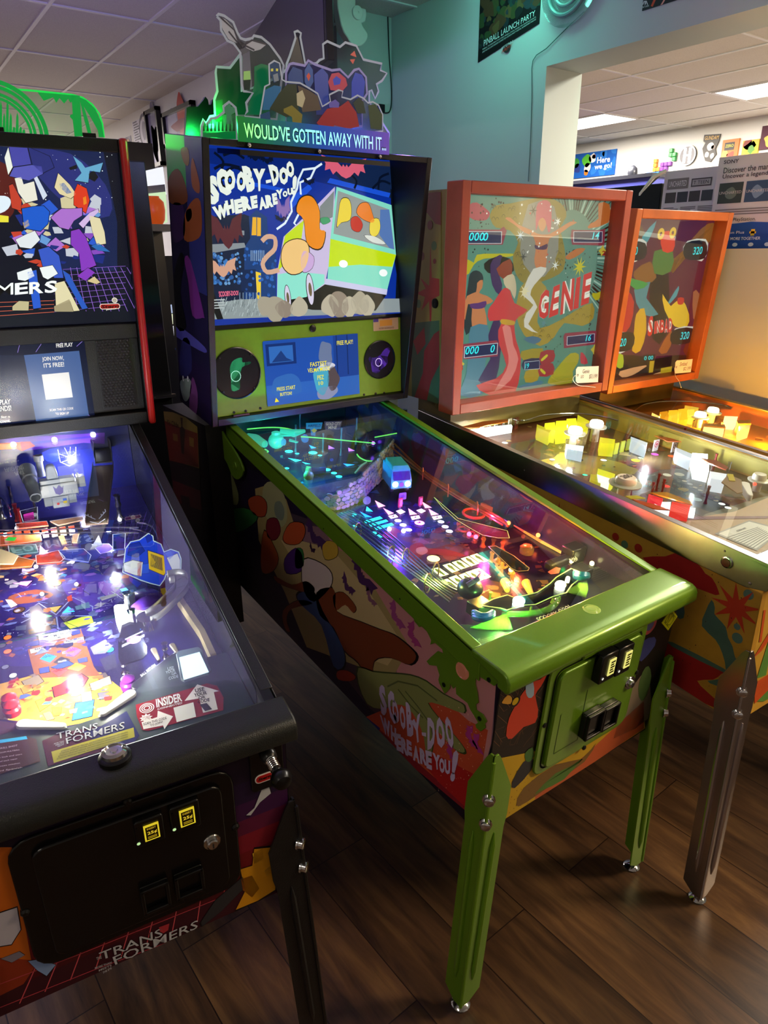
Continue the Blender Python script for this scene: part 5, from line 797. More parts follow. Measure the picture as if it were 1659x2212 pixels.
mb,f=layer(1.045,((20,1115),(20,1000),(40,950),(62,985),(100,930),(140,930),(210,880),(205,830),(255,790),(310,840),(320,905),(320,1120)),'#127a3c','g',inner=[('#0d9048',((22,1060),(320,1040),(320,1115),(22,1115))),('#4a9068',((232,980),(235,900),(200,870),(210,830),(238,825),(240,790),(270,790),(270,828),(312,840),(308,880),(275,900),(280,980)))])
for i in range(9):mb.pp(f,zp((30+32*i,1040),(40+32*i,960-20*(i % 3)),(48+32*i,1040)),'#063a1c',.0012,1)
build('graveyard_layer',mb,TM,tp)
GH=((150,62),(165,42),(215,58),(290,112),(325,200),(352,246),(390,262),(452,250),(466,226),(530,240),(602,300),(690,420),(720,480),(700,620),(660,940),(385,920),(410,870),(400,800),(458,714),(378,700),(362,640),(350,370),(292,292),(240,270),(186,180),(182,100))
mb,f=layer(1.035,GH,'#6f8a80','b',m='faint_acrylic',inner=[('#15162a',((310,300),(350,265),(395,300),(385,330),(345,345),(320,325))),('#b4aeb2',((172,70),(220,85),(285,150),(330,290),(300,280),(250,255),(200,170))),('#b4aeb2',((395,300),(440,268),(500,275),(570,305),(520,345),(460,360),(400,330))),('#0f7a4a',((470,490),(530,465),(590,480),(600,640),(600,900),(400,900),(440,760),(470,640))),('#a8d878',((380,530),(435,525),(440,600),(378,605))),('#0a2a24',((378,605),(440,600),(432,690),(382,690)))])
for q in (((350,300),(300,180),(180,70)),((360,320),(450,265),(570,300)),((330,290),(250,190)),((390,310),(470,350))):mb.ps(f,zp(*q),.004,'#34303e',.0016,1)
mb.m=[4 if x == 0 else x for x in mb.m];build('bat_and_ghost_layer',mb,TM,tp)
MO=((740,540),(770,470),(800,462),(900,482),(930,438),(985,470),(1130,522),(1200,514),(1270,582),(1322,520),(1362,508),(1422,580),(1432,720),(1390,782),(1390,1000),(740,1000))
mb,f=layer(1.02,MO,'#5a5aa8','m',inner=[('#2c4a8a',((760,560),(800,490),(880,520),(890,640),(760,640))),('#3a5aa0',((900,520),(935,460),(970,520),(975,620),(935,690),(900,620))),('#e0543c',((915,570),(935,540),(950,570),(935,615))),('#3c4ea8',((980,560),(1050,500),(1100,560),(1110,900),(1000,900))),('#c8405a',((1100,620),(1130,550),(1190,540),(1250,590),(1265,650),(1220,700),(1120,690))),('#3a48c8',((1140,600),(1170,570),(1210,600),(1200,640),(1150,650))),('#3048c0',((1300,620),(1330,540),(1390,560),(1415,620),(1400,760),(1300,760)))],edge='#a89ad8')
build('monster_layer',mb,TM,tp)
RO=((510,990),(520,900),(560,660),(600,640),(595,470),(640,440),(686,462),(706,600),(740,620),(860,630),(930,670),(1010,720),(1050,830),(1120,790),(1110,730),(1190,690),(1225,700),(1215,750),(1290,770),(1350,735),(1400,760),(1440,800),(1480,790),(1530,820),(1565,900),(1565,1040),(1380,1060),(1000,1050),(880,1060))
mb,f=layer(1.005,RO,'#5a5a68','r',inner=[('#17406a',((600,540),(600,470),(640,448),(682,470),(690,600),(640,630))),('#e8e05a',((612,508),(632,505),(632,530),(612,530))),('#e8e05a',((655,505),(675,508),(672,530),(655,528))),('#8a9098',((630,560),(670,545),(680,610),(640,620))),('#1f6a9a',((560,690),(640,650),(700,660),(680,760),(600,860),(540,860))),('#2a3520',((600,850),(680,720),(750,640),(830,640),(850,900),(740,920))),('#5c4a3c',((840,650),(930,690),(1010,740),(1040,860),(880,880))),('#c8b890',((830,720),(880,690),(905,760),(880,840),(835,820))),('#8a7a2c',((720,850),(790,820),(880,900),(870,990),(800,1000),(790,920),(720,880))),('#a81f2a',((1000,970),(1090,850),(1200,830),(1270,780),(1340,880),(1365,1000),(1280,1020),(1150,990),(1140,1050),(1070,1040))),('#6a5ab0',((1105,800),(1160,770),(1195,800),(1190,840),(1110,840))),('#26362c',((1310,800),(1360,750),(1400,790),(1420,890),(1350,890))),('#35472c',((1440,820),(1500,810),(1560,900),(1555,1030),(1460,1020))),('#1a4a78',((520,900),(600,870),(610,960),(560,985),(520,960)))],edge='#c8ccd8',ew=.004)
mb.m=[4 if x == 0 else x for x in mb.m];build('villain_layer',mb,TM,tp)
fq=Fr((0,.988,0),EX,(0,0,1));q=fq.pxs(zp((322,905),(1622,1058),(1618,1236),(325,1130)));a0,a1=q[0][0],q[1][0];zb_,zt_2=(q[2][1]+q[3][1])/2,(q[0][1]+q[1][1])/2;Q=[(a0,zt_2),(a1,zt_2),(a1,zb_),(a0,zb_)];mb=MB()
for i in range(24):t=i/23;c0,c1,c2=(.05,.50,.20),(.05,.30,.70),(.42,.28,.74);k=[c0[j]+(c1[j]-c0[j])*min(t*1.9,1) if t<.53 else c1[j]+(c2[j]-c1[j])*(t-.53)/.47 for j in range(3)];mb.plate(fq,sub(Q,i/24,(i+1)/24,0,1),-.004,0,tuple(k))
n0=len(mb.f);W="WOULD'VE GOTTEN AWAY WITH IT...";TQ2=[bl(Q,.035,.78),bl(Q,.975,.78),bl(Q,.975,.16),bl(Q,.035,.16)]
mb.text(fq,W,TQ2,'#04140c',.0008,.05,1,px=False);vs0=len(mb.f);mb.text(fq,W,TQ2,'#fff',.0012,.015,3,px=False)
for i in range(vs0,len(mb.f)):
 x=sum(mb.v[j].x for j in mb.f[i])/len(mb.f[i]);t=(x-a0)/(a1-a0);mb.c[i]=rgb((.55-.1*t if t<.45 else .5+.2*(t-.45),1-.35*max(0,t-.15),.45+1.0*min(t,.5)))
build('title_strip',mb,['backlit_print_dim','printed_gloss','topper_edge','lamp_low'],tp)
for x in (.06,.5,.93):p=bl(Q,x,-.12);mb=MB();mb.lathe(fq.P(p[0],p[1],-.004),fq.n,[(.005,0),(.005,.006),(.002,.008)],'#ccc',10);build('standoff_screw',mb,'chrome',tp)
mb=MB();mb.prism([(a0,.985,zb_-.03),(a1,.985,zb_-.03),(a1,1.12,zb_-.012),(a0,1.12,zb_-.012)],(0,0,.012),'#101014');build('topper_base',mb,'plastic',tp)
mb=MB();fq=Fr((0,1.16,0),EX,(0,0,1));mb.plate(fq,fq.pxs(zc(200,0,4.608,(905,1400),(920,1080),(940,1070),(1030,1070),(1080,1010),(1105,970),(1130,1000),(1140,1050),(1160,1050),(1175,1000),(1200,985),(1240,1100),(1240,1400))),0,.012,'#0a0a0c');build('rear_silhouette_panel',mb,'plastic',tp)
for x,e,c in ((.0,2.2,'#20ff60'),(.22,1.2,'#10e0a0'),(.42,1.6,'#3050ff'),(.6,1.8,'#8050ff')):lamp('topper_light','POINT',(x,1.06,1.905),e*2.4,c,.006)
A1=-.12279;X1=V((math.cos(A1),math.sin(A1),0));Y1=V((-math.sin(A1),math.cos(A1),0));O1=V((-.90414,.19903,0))
W1,L1,ZB1,ZT1,ZA1,SL1=.535,1.30,.481,.853,.876,.2395
m1=thing('pinball_machine','black pinball machine with red edged backbox and green skyline topper, nearest on the left','pinball machine',O1,A1)
T1=frame_of(O1,X1,Y1);ZR1=lambda y:.892+SL1*(y-.08)
cabinet(m1,T1,W1,L1,ZB1,ZT1,.017,ZA1,ZA1+SL1*1.22,'#0d0c12','printed_vinyl')
lbar(m1,T1,W1,.892,'black_powder_coat','#20221f',over=.012,back=.036)
for sx,x0,x1 in ((-1,-.006,.016),(1,W1-.016,W1+.006)):
 mb=MB();mb.prism([T1(x0,.07,ZR1(.07)-.006),T1(x0,1.14,ZR1(1.14)-.006),T1(x0,1.14,ZR1(1.14)+.003),T1(x0,.07,ZR1(.07)+.003)],X1*(x1-x0),'#1d1e1d')
 xo=(x0,.003) if sx<0 else (x1-.003,.003);mb.prism([T1(xo[0],.05,ZR1(.05)-.055),T1(xo[0],1.14,ZR1(1.14)-.05),T1(xo[0],1.14,ZR1(1.14)),T1(xo[0],.05,ZR1(.05))],X1*xo[1],'#1d1e1d');build('side_rail',mb,'black_powder_coat',m1,.0015)
k1=lambda *p:zc(0,1450,2.37,*p)
ff1=Fr(T1(0,.017,ZB1),X1,V(T1(0,0,ZT1))-V(T1(0,.017,ZB1)));FH1=math.hypot(.017,ZT1-ZB1);W_=[(.002,.001),(W1-.002,.001),(W1-.002,FH1-.002),(.002,FH1-.002)];A=MB(W_);f=ff1.up(.0006)
A.poly(f,W_,'#1c1028',.0001)
for c,y in (('#241436',.78),('#3a1440',.66),('#5a1636',.56),('#7a1626',.47),('#6a1218',.36),('#4a0e16',.24),('#38101c',.14)):A.poly(f,[(.002,0),(W1-.002,0),(W1-.002,FH1*y),(.002,FH1*y)],c,.0001+.0001*(1-y))
A.pp(f,k1((-200,900),(60,900),(160,1480),(0,1600),(-300,1700)),'#c06018',.0004);A.pp(f,k1((-200,1450),(200,1480),(120,1600),(-200,1760)),'#8a3018',.0005)
for i in range(9):A.ps(f,k1((100+130*i,1700-60*i),(210+118*i,1450-50*i)),.0018,'#c8505a',.0006)
for q in (((0,1600),(400,1450),(1150,1150)),((0,1720),(500,1520),(1250,1240))):A.ps(f,k1(*q),.0018,'#b0404c',.0006)
for i in range(6):A.ps(f,k1((470+50*i,690-17*i),(470+50*i,655-17*i)),.001,'#4a2a5a',.0006)
A.ps(f,k1((440,690),(820,560)),.001,'#4a2a5a',.0006)
for c,q in (('#c98a14',((1225,1010),(1290,990),(1300,900),(1390,890),(1410,990),(1415,1120),(1320,1180),(1200,1230),(1250,1130))),('#8a4a12',((1230,1060),(1290,1040),(1330,1110),(1290,1160),(1240,1120))),('#e0b030',((1290,930),(1345,905),(1350,960),(1300,985))),('#6a7aa8',((1350,1020),(1410,970),(1412,1010),(1365,1050))),('#2c2c30',((1020,1290),(1100,1170),(1250,1040),(1260,1100),(1130,1230),(1030,1310))),('#bfc2c8',((1300,700),(1340,600),(1380,585),(1390,620),(1330,670),(1280,740),(1255,740))),('#b8b4c0',((-60,1250),(90,1200),(110,1320),(60,1400),(-60,1420))),('#7a7484',((0,1470),(100,1430),(130,1450),(60,1490))),('#7f9ac8',((140,1480),(200,1470),(290,1500),(240,1560),(190,1530)))):A.pp(f,k1(*q),'#0c0a10',.0008);P=k1(*q);cx=sum(p[0] for p in P)/len(P);cy=sum(p[1] for p in P)/len(P);A.pp(f,[(cx+(x-cx)*.94,cy+(y-cy)*.94) for x,y in P],c,.001)
for t,q in (('TRANS',((505,1438),(830,1310),(832,1352),(515,1478))),('FORMERS',((575,1460),(1015,1268),(1010,1312),(590,1500)))):
 A.text(f,t,k1(*q),'#0a0a0c',.0011,.03);A.text(f,t,k1(*q),'#b9bcc4',.0014,.005)
 q2=[q[0],q[1],q[2],q[3]];lo=[((a[0]*.45+b[0]*.55),(a[1]*.45+b[1]*.55)) for a,b in ((q[0],q[3]),(q[1],q[2]))]
A.text(f,'THE',k1((492,1462),(518,1452),(520,1466),(494,1476)),'#b9bcc4',.0014,.01)
for i,t in enumerate(('MORE THAN','MEETS','THE EYE')):A.text(f,t,k1((485+20*i,1512+12*i),(570,1482+14*i),(571,1492+14*i),(486+20*i,1522+12*i)),'#b9bcc4',.0014,.01)
A.pp(f,k1((812,1308),(866,1288),(860,1322),(836,1338),(818,1330)),'#a83038',.0014)
build('front_art',A,'printed_vinyl',m1)
cdq=bbox(ff1.pxs(k1((35,872),(1195,478),(1228,1098),(165,1508))));a0,a1,b0,b1=cdq;mb=MB();mb.plate(ff1,rrect(*cdq,.035),.001,.006,'#0b0b0b');mb.plate(ff1,rrect(a0+.03,a1-.022,b0+.02,b1-.02,.02),.006,.014,'#0b0b0b')
mat('gloss_black_metal','#0a0a0b',.25,spec=.5,bump=.15,bscale=300);door=build('coin_door',mb,'gloss_black_metal',m1,.004)
for q,y in ((((690,770),(840,715),(842,880),(690,885)),((735,795),(812,765),(818,848),(740,866))),(((870,690),(1022,650),(1025,800),(870,820)),((918,712),(995,692),(998,775),(922,795)))):
 r=bbox(ff1.up(.02).pxs(k1(*q)));mb=MB();mb.plate(ff1,rrect(*r,.004,2),.014,.024,'#0a0a0b');o=build('coin_slot',mb,'gloss_black_metal',door,.002);f=ff1.up(.0245);r=bbox(f.pxs(k1(*y)));t=MB();x0,x1,y0,y1=r;w,hh=x1-x0,y1-y0
 t.plate(f,[(x0,y0),(x1,y0),(x1,y1),(x0,y1)],0,.002,'#d8c02a');f5=f.up(.0022);t.poly(f5,[(x0+w*.1,y0+hh*.08),(x1-w*.1,y0+hh*.08),(x1-w*.1,y1-hh*.08),(x0+w*.1,y1-hh*.08)],'#2a2206',.0003,1);t.text(f5,'25¢',[(x0+w*.2,y0+hh*.62),(x1-w*.16,y0+hh*.62),(x1-w*.16,y0+hh*.38),(x0+w*.2,y0+hh*.38)],'#d8b830',.0006,.02,0,px=False)
 t.text(f5,'INSERT',[(x0+w*.2,y0+hh*.86),(x1-w*.2,y0+hh*.86),(x1-w*.2,y0+hh*.74),(x0+w*.2,y0+hh*.74)],'#b09020',.0006,.02,0,px=False)
 for k in range(2):t.poly(f5,[(x0+w*.2,y0+hh*(.16+.09*k)),(x1-w*.2,y0+hh*(.16+.09*k)),(x1-w*.2,y0+hh*(.21+.09*k)),(x0+w*.2,y0+hh*(.21+.09*k))],'#a08418',.0006)
 t.fbox(f,x0-w*.5,x0-w*.38,y0,y1,-.001,.0005,'#050505',1);t.disc(f,(x0-w*.44,y0+hh*.02),.0028,'#c0e8a0',.001);build('price_window',t,['backlit_print','printed_gloss'],o)
for q in (((712,1120),(868,1065),(870,1190),(735,1240)),((885,1050),(1042,1000),(1045,1110),(905,1165))):
 r=bbox(ff1.up(.02).pxs(k1(*q)));x0,x1,y0,y1=r;mb=MB();mb.plate(ff1,rrect(*r,.003,2),.014,.017,'#060606')
 for e in ((x0,x1,y1-.006,y1),(x0,x1,y0,y0+.006),(x0,x0+.006,y0,y1),(x1-.006,x1,y0,y1)):mb.fbox(ff1,*e,.017,.026,'#0e0e0f')
 build('coin_return',mb,'gloss_black_metal',door,.002)
c=ff1.px(k1((1073,842))[0]);mb=MB();o=ff1.P(c[0],c[1],.014);mb.lathe(o,ff1.n,[(.015,0),(.014,.002),(.01,.002),(.01,.007),(.008,.009),(.002,.009)],'#ccc',18);mb.fbox(ff1,c[0]-.0012,c[0]+.0012,c[1]-.005,c[1]+.004,.0225,.0238,'#222',1);build('lock',mb,['chrome','plastic'],door)
for z in ((650,655),(1145,442),(1200,785),(128,1220)):c=ff1.px(k1(z)[0]);mb=MB();mb.lathe(ff1.P(c[0],c[1],.001),ff1.n,[(.007,0),(.007,.006),(.004,.009),(.001,.009)],'#101010',10);build('carriage_bolt',mb,'plastic',door)
r=bbox(ff1.pxs(k1((1262,398),(1440,345),(1452,570),(1290,600))));mb=MB();mb.plate(ff1,rrect(*r,.008),.001,.006,'#0f0f11');pg=build('plunger',mb,'gloss_black_metal',m1,.002)
c=ff1.px(k1((1365,415))[0]);o=ff1.P(c[0],c[1],.006);mb=MB();mb.lathe(o,ff1.n,[(.014,0),(.013,.01),(.009,.014),(.0035,.014),(.0035,.06)],'#222',14);build('rod',mb,'plastic',pg)
mb=MB();mb.tube([o+ff1.n*(.014+.026*i/60)+(ff1.u*math.cos(i*.628)+ff1.v*math.sin(i*.628))*.0085 for i in range(61)],.0013,'#ddd',5);build('spring',mb,'chrome',pg)
mb=MB();mb.lathe(o+ff1.n*.045,ff1.n,[(.007,0),(.012,.004),(.017,.012),(.0175,.02),(.013,.028),(.004,.031)],'#0a0a0a',18);build('knob',mb,'plastic',pg)
mb=MB();f=ff1.up(.0064);r=bbox(f.pxs(k1((1303,535),(1400,510),(1400,555),(1306,572))));mb.plate(f,rrect(*r,.008),0,.001,'#e8e0dc');r2=(r[0]+.002,r[1]-.002,r[2]+.002,r[3]-.002);mb.plate(f,rrect(*r2,.006),.001,.0014,'#b81c1c');mb.text(f,'Stern',[(r2[0]+.003,r2[3]-.003),(r2[1]-.003,r2[3]-.003),(r2[1]-.003,r2[2]+.004),(r2[0]+.003,r2[2]+.004)],'#1a0a0a',.0018,.03,px=False,shear=.2);build('maker_badge',mb,'printed_gloss',pg)
mb=MB();c=at_z(249,1638,.892);mb.lathe((c.x,c.y,c.z-.003),(0,0,1),[(.024,0),(.024,.008),(.02,.011)],'#0c0c0c',24);mb.lathe((c.x,c.y,c.z+.006),(0,0,1),[(.019,0),(.0185,.008),(.014,.011),(.012,.008),(.006,.008),(.005,.01),(.001,.01)],'#d8d4d0',24,1);build('action_button',mb,['plastic','chrome'],m1)
leg(m1,T1(-.008,-.004,.70),T1(-.05,.012,.022),X1,Y1,'black_powder_coat','#131314');leg(m1,T1(W1+.008,-.004,.70),T1(W1+.05,.012,.022),-X1,Y1,'black_powder_coat','#131314');leg(m1,T1(-.008,L1+.004,.78),T1(-.04,L1,.022),X1,-Y1,'black_powder_coat','#131314',bolts=False);leg(m1,T1(W1+.008,L1+.004,.78),T1(W1+.04,L1,.022),-X1,-Y1,'black_powder_coat','#131314',bolts=False)
B1=.045;BW1=W1+2*B1;fb1=Fr(T1(-B1,1.1235,1.148),X1,Y1*-.0932+V((0,0,.7184)));HB1=.7245;mb=MB()
mb.prism([T1(-.01,1.205,.9),T1(W1+.01,1.205,.9),T1(W1+.01,1.29,.9),T1(-.01,1.29,.9)],(0,0,.26),'#0c0c0d')
for a in ((0,.016),(BW1-.016,BW1)):mb.fbox(fb1,a[0],a[1],0,HB1,-.2,0,'#0c0c0e')
mb.fbox(fb1,.016,BW1-.016,HB1-.03,HB1,-.2,0,'#0d0d0f');mb.fbox(fb1,.016,BW1-.016,0,.035,-.2,0,'#0d0d0f');mb.fbox(fb1,.016,BW1-.016,.035,HB1-.03,-.2,-.18,'#0c0c0e');bb1=build('backbox',mb,'black_powder_coat',m1,.002)
mat('red_trim','#b01e1c',.35)
for x in (-.004,BW1-.014):mb=MB();mb.fbox(fb1,x,x+.018,.0,HB1+.003,-.012,.016,'#b01e1c');build('side_trim',mb,'red_trim',bb1,.006)
q1=lambda *p:zc(0,580,3.6867,*p);q0_=lambda *p:zc(0,180,5.925,*p)
fg1=Fr(fb1.P(.016,.285,-.024),fb1.u,fb1.v);GH1=HB1-.03-.285;GW1=BW1-.032;A=MB([(0,0),(GW1,0),(GW1,GH1),(0,GH1)]);A.fbox(fg1,0,GW1,0,GH1,-.004,0,'#0a0c20');f=fg1
A.pp(f,q0_((-600,760),(1300,760),(1500,1778),(1500,2400),(700,2400),(200,1500)),'#14204e',.0001);A.pp(f,q0_((300,900),(900,900),(1350,1300),(1400,1700),(900,1600)),'#2a2f7a',.0002,sm=3);A.pp(f,q0_((-300,1000),(100,1050),(220,1400),(100,1750),(-300,1700)),'#5a1c1a',.0003,sm=3);A.pp(f,q0_((-200,1480),(60,1440),(140,1520),(60,1640),(-200,1700)),'#e8f0ff',.0004,sm=3);A.pp(f,q0_((-200,1660),(110,1700),(110,1778),(-200,1778)),'#f0e040',.0004)
random.seed(2)
for i in range(60):A.disc(f,f.px(q0_((random.uniform(-300,1440),random.uniform(740,1500)))[0]),random.uniform(.0006,.0016),'#ffffff',.0005,0,5)
confetti(A,f,q0_,(150,1290,1480,2350),60,('#e8e8f0','#2a5ad0','#b070d0','#1a2a80','#d8c8a0','#3a3a70','#8a4ac0','#c8402c','#6a9ad8','#c8c8d8'),.008,.026,.0004)
for c,q in (('#4a48a8',((105,800),(350,800),(405,1040),(160,1075))),('#f4f2ea',((55,950),(105,810),(165,1075),(105,1180))),('#2a2f78',((350,805),(640,930),(700,1080),(540,1160),(410,1040))),('#5a58b8',((165,1075),(410,1040),(540,1060),(560,1160),(370,1250),(110,1190))),('#f2e8dc',((180,1210),(270,1190),(300,1290),(440,1250),(490,1500),(330,1540),(230,1400))),('#d8dcf0',((430,1210),(470,1180),(610,1440),(555,1500))),('#c8402c',((110,1300),(160,1280),(280,1500),(270,1640),(150,1600))),('#e8d4a8',((690,1330),(740,1140),(900,1300),(980,1420),(910,1480),(760,1420))),('#2a62b0',((760,1280),(820,1270),(920,1400),(860,1420),(770,1340))),('#e03a20',((940,1400),(990,1280),(1110,1340),(1150,1500),(1100,1670),(940,1560))),('#f0c030',((1060,1460),(1100,1440),(1110,1540),(1070,1560))),('#68a8d0',((925,920),(1040,1010),(1090,1080),(1330,1010),(1290,1140),(1150,1120),(1130,1280),(950,1250),(1040,1150),(980,1040))),('#15151c',((880,1080),(980,1040),(990,1090),(900,1110))),('#15151c',((1130,1160),(1200,1110),(1260,1200),(1210,1260),(1140,1220)))):A.pp(f,q0_(*q),'#08080c',.0007);P=q0_(*q);cx=sum(p[0] for p in P)/len(P);cy=sum(p[1] for p in P)/len(P);A.pp(f,[(cx+(x-cx)*.95,cy+(y-cy)*.95) for x,y in P],c,.0009)
for c,q in (('#1a5ad0',((270,1600),(420,1570),(560,1560),(640,1640),(620,1800),(520,1900),(300,1860))),('#e8e8f0',((190,2000),(330,1930),(450,1880),(520,2000),(400,2120),(250,2100))),('#f0c830',((290,1780),(360,1740),(380,1820),(310,1860))),('#b070d0',((700,1660),(780,1600),(900,1600),(1060,1590),(1060,1690),(950,1760),(880,1880),(760,1850),(640,1720))),('#8a3ac0',((900,1880),(1010,1850),(1100,1960),(1160,2120),(1240,2340),(1040,2420),(1010,2180),(900,2060))),('#d8b8e8',((1000,1800),(1150,1650),(1260,1600),(1270,1640),(1140,1760),(1060,1860))),('#e8d8b0',((1130,1680),(1280,1720),(1340,1900),(1360,2060),(1240,2080),(1180,1900))),('#2a6ab8',((1160,2080),(1260,2040),(1420,2160),(1250,2140))),('#3858c8',((480,2120),(620,2080),(760,2200),(820,2500),(700,2500),(540,2340)))):A.pp(f,q0_(*q),'#08080c',.0011);P=q0_(*q);cx=sum(p[0] for p in P)/len(P);cy=sum(p[1] for p in P)/len(P);A.pp(f,[(cx+(x-cx)*.95,cy+(y-cy)*.95) for x,y in P],c,.0013)
for i in range(12):A.ps(f,q1((560+50*i,-10),(620+66*i,340)),.0012,'#a070e0',.001)
for i in range(8):A.ps(f,q1((430,10+48*i),(1000,-20+44*i)),.001,'#9060d0',.001)
for i in range(4):A.ps(f,q1((-30,270+36*i),(430,255+30*i)),.0012,'#e06a50',.001)
for c,q in (('#f4f4f8',((130,30),(250,-10),(280,60),(200,100),(140,90))),('#2a5ad0',((215,20),(290,0),(330,320),(265,330))),('#f4f4f8',((310,-10),(420,-30),(465,40),(380,90),(340,70))),('#e8d8b0',((430,110),(510,90),(640,340),(590,345),(560,260),(440,300))),('#2a58c0',((490,0),(550,40),(705,325),(660,335),(520,90))),('#c8b890',((95,300),(150,255),(235,260),(230,335),(95,335))),('#a89878',((425,300),(555,240),(590,345),(430,345))),('#8a3ac0',((610,60),(700,-10),(760,30),(680,100))),('#d8c090',((690,100),(750,60),(800,110),(770,125)))):A.pp(f,q1(*q),'#08080c',.0015);P=q1(*q);cx=sum(p[0] for p in P)/len(P);cy=sum(p[1] for p in P)/len(P);A.pp(f,[(cx+(x-cx)*.94,cy+(y-cy)*.94) for x,y in P],c,.0017)
for ch,x0,x1 in (('S',355,455),('R',232,345),('E',118,222),('M',-30,105),('R',-150,-40),('O',-270,-160),('F',-380,-280)):
 q=q1((x0,118-.06*(x0-100)),(x1,112-.06*(x1-100)),(x1,205-.05*(x1-100)),(x0,210-.05*(x0-100)));A.text(f,ch,q,'#0a0608',.0019,.04);A.text(f,ch,q,'#ffffff',.0022,.0 if ch == 'M' else .03);m_=[((q[0][0]*.45+q[3][0]*.55),(q[0][1]*.45+q[3][1]*.55)),((q[1][0]*.45+q[2][0]*.55),(q[1][1]*.45+q[2][1]*.55))]
r=bbox(f.pxs(q1((792,285),(955,272),(955,320),(795,325))));A.poly(f,rrect(*r,.006),'#f0e4d8',.0019);A.poly(f,rrect(r[0]+.0015,r[1]-.0015,r[2]+.0015,r[3]-.0015,.005),'#b01c1c',.002);A.text(f,'Stern',[(r[0]+.003,r[3]-.003),(r[1]-.003,r[3]-.003),(r[1]-.003,r[2]+.003),(r[0]+.003,r[2]+.003)],'#1c0806',.0022,.03,px=False,shear=.2);c=f.px(q1((912,252))[0]);A.disc(f,c,.0072,'#f0e4d8',.0018);A.disc(f,c,.0055,'#b8a898',.002)
A.text(f,'pinball',q1((845,322),(925,312),(925,325),(845,335)),'#f0e4d8',.0022,.02)
build('translite',A,'backlit_print',bb1);mb=MB();mb.fbox(fg1,0,GW1,0,GH1,.008,.011,'#fff');build('backglass',mb,'clear_glass',bb1)
fs1=Fr(fb1.P(.016,.036,-.02),fb1.u,fb1.v);mb=MB();mb.fbox(fs1,0,GW1,0,.247,-.012,0,'#121215');mb.fbox(fs1,0,GW1,.205,.247,0,.006,'#141418');sp1=build('speaker_panel',mb,'black_powder_coat',bb1,.003)
c=fs1.pxs(q1((660,545),(765,1215),(0,1300),(0,590)));x1_=(c[0][0]+c[1][0])/2;y1_,y0_=c[0][1],c[1][1];x0_=GW1-x1_;A=MB();A.plate(fs1,[(x0_,y0_),(x1_,y0_),(x1_,y1_),(x0_,y1_)],0,.003,'#0c1430');f=fs1.up(.003)
A.pp(f,q1((-100,690),(190,690),(290,1230),(-100,1290)),'#1a2240',.0002);A.pp(f,q1((190,690),(630,655),(710,1185),(290,1230)),'#48659c',.0003);A.pp(f,q1((332,845),(548,825),(580,1025),(365,1045)),'#f4f4f0',.0005)
for t,q in (('JOIN NOW,',((333,705),(505,693),(510,738),(338,745))),("IT'S FREE!",((345,755),(508,742),(512,780),(350,790))),('FREE PLAY',((445,598),(578,588),(580,620),(448,630))),('SCAN THIS QR CODE',((395,1118),(583,1103),(585,1125),(397,1140))),('TO SIGN UP',((440,1148),(548,1140),(550,1160),(442,1168))),('PLAY',((0,1045),(80,1040),(84,1080),(0,1085))),('FRIENDS!',((-70,1100),(88,1088),(92,1132),(-66,1142))),('sign up for a',((-110,1180),(80,1168),(82,1192),(-108,1204))),('account.',((-30,1208),(82,1202),(84,1222),(-28,1232)))):A.text(f,t,q1(*q),'#f4f4ee',.0008,.02)
for q in (((165,570),(140,670)),((355,560),(285,665)),((540,545),(470,610)),((660,575),(610,620)),((100,1250),(110,1295)),((270,1235),(298,1275)),((430,1215),(478,1255)),((590,1200),(655,1235)),((700,1165),(760,1190))):A.ps(f,q1(*q),.0012,'#9a80e0',.0006)
build('display',A,'screen_glow',sp1)
def grille(x0,x1,y0,y1):
 mb=MB();mb.fbox(fs1,x0,x1,y0,y1,0,.002,'#17171a');p=.0088;r=0;y=y0+.006
 while y<y1-.004:
  x=x0+.006+(r % 2)*p/2
  while x<x1-.004:mb.lathe(fs1.P(x,y,.002),fs1.n,[(.0036,0),(.0034,.0018),(.0018,.003),(.0003,.0032)],'#26262a',6);x += p
  y += p*.86;r += 1
 build('speaker_grille',mb,'plastic',sp1)
gq=bbox(fs1.pxs(q1((745,545),(1025,535),(1105,1085),(825,1115))));grille(*gq);grille(GW1-gq[1],GW1-gq[0],gq[2],gq[3])
ft1=Fr(fb1.P(0,HB1,-.06),fb1.u,(0,0,1));tp1=bpy.data.objects.new('topper',None);COL.objects.link(tp1);tp1.parent=m1;INV[tp1.name]=INV[m1.name]
P=ft1.pxs(q0_((-800,20),(0,62),(480,100),(930,148),(1060,185),(1180,270),(1270,390),(1310,520),(1332,695)));xr=P[-1][0];xc=BW1/2;P=[p for p in P if p[0]>xc];yt=max(p[1] for p in P);P=[(xc,yt)]+P;OUT=[(2*xc-a,b) for a,b in P[::-1]]+P;OUT=[(a,max(b,.0)) for a,b in OUT]
mb=MB();mb.plate(ft1,OUT,-.005,0,'#9fb0a8');mb.stroke(ft1,OUT,.004,'#20ff60',.0008,1);mat('green_edge','#22ee58',.3,emit=.75);mat('green_etch','#18c050',.4,emit=.5)
build('acrylic_plate',mb,['faint_acrylic','green_edge'],tp1);mb=MB();cc=ft1.px(q0_((-10,690))[0])
sc=lambda x:ft1.px(q0_((x,660))[0])[0]-cc[0]
for a,b in ((570,625),(512,556),(432,472),(384,420)):mb.ring(ft1,(cc[0],.0),sc(a),sc(b),'#18c050',.0012,0,40,0,math.pi)
random.seed(8)
for i in range(15):x=-300+42*i;h=max(60,560-abs(x)*1.4-120*(i % 3));q=ft1.pxs(q0_((x,645),(x+34,647),(x+28,650-h*.8),(x+18,650-h),(x+8,650-h*.8)));q=[(a,max(b,0)) for a,b in q];mb.poly(ft1,q,'#22d058',.0014);mb.stroke(ft1,q+q[:1],.0012,'#80ffa8',.002)
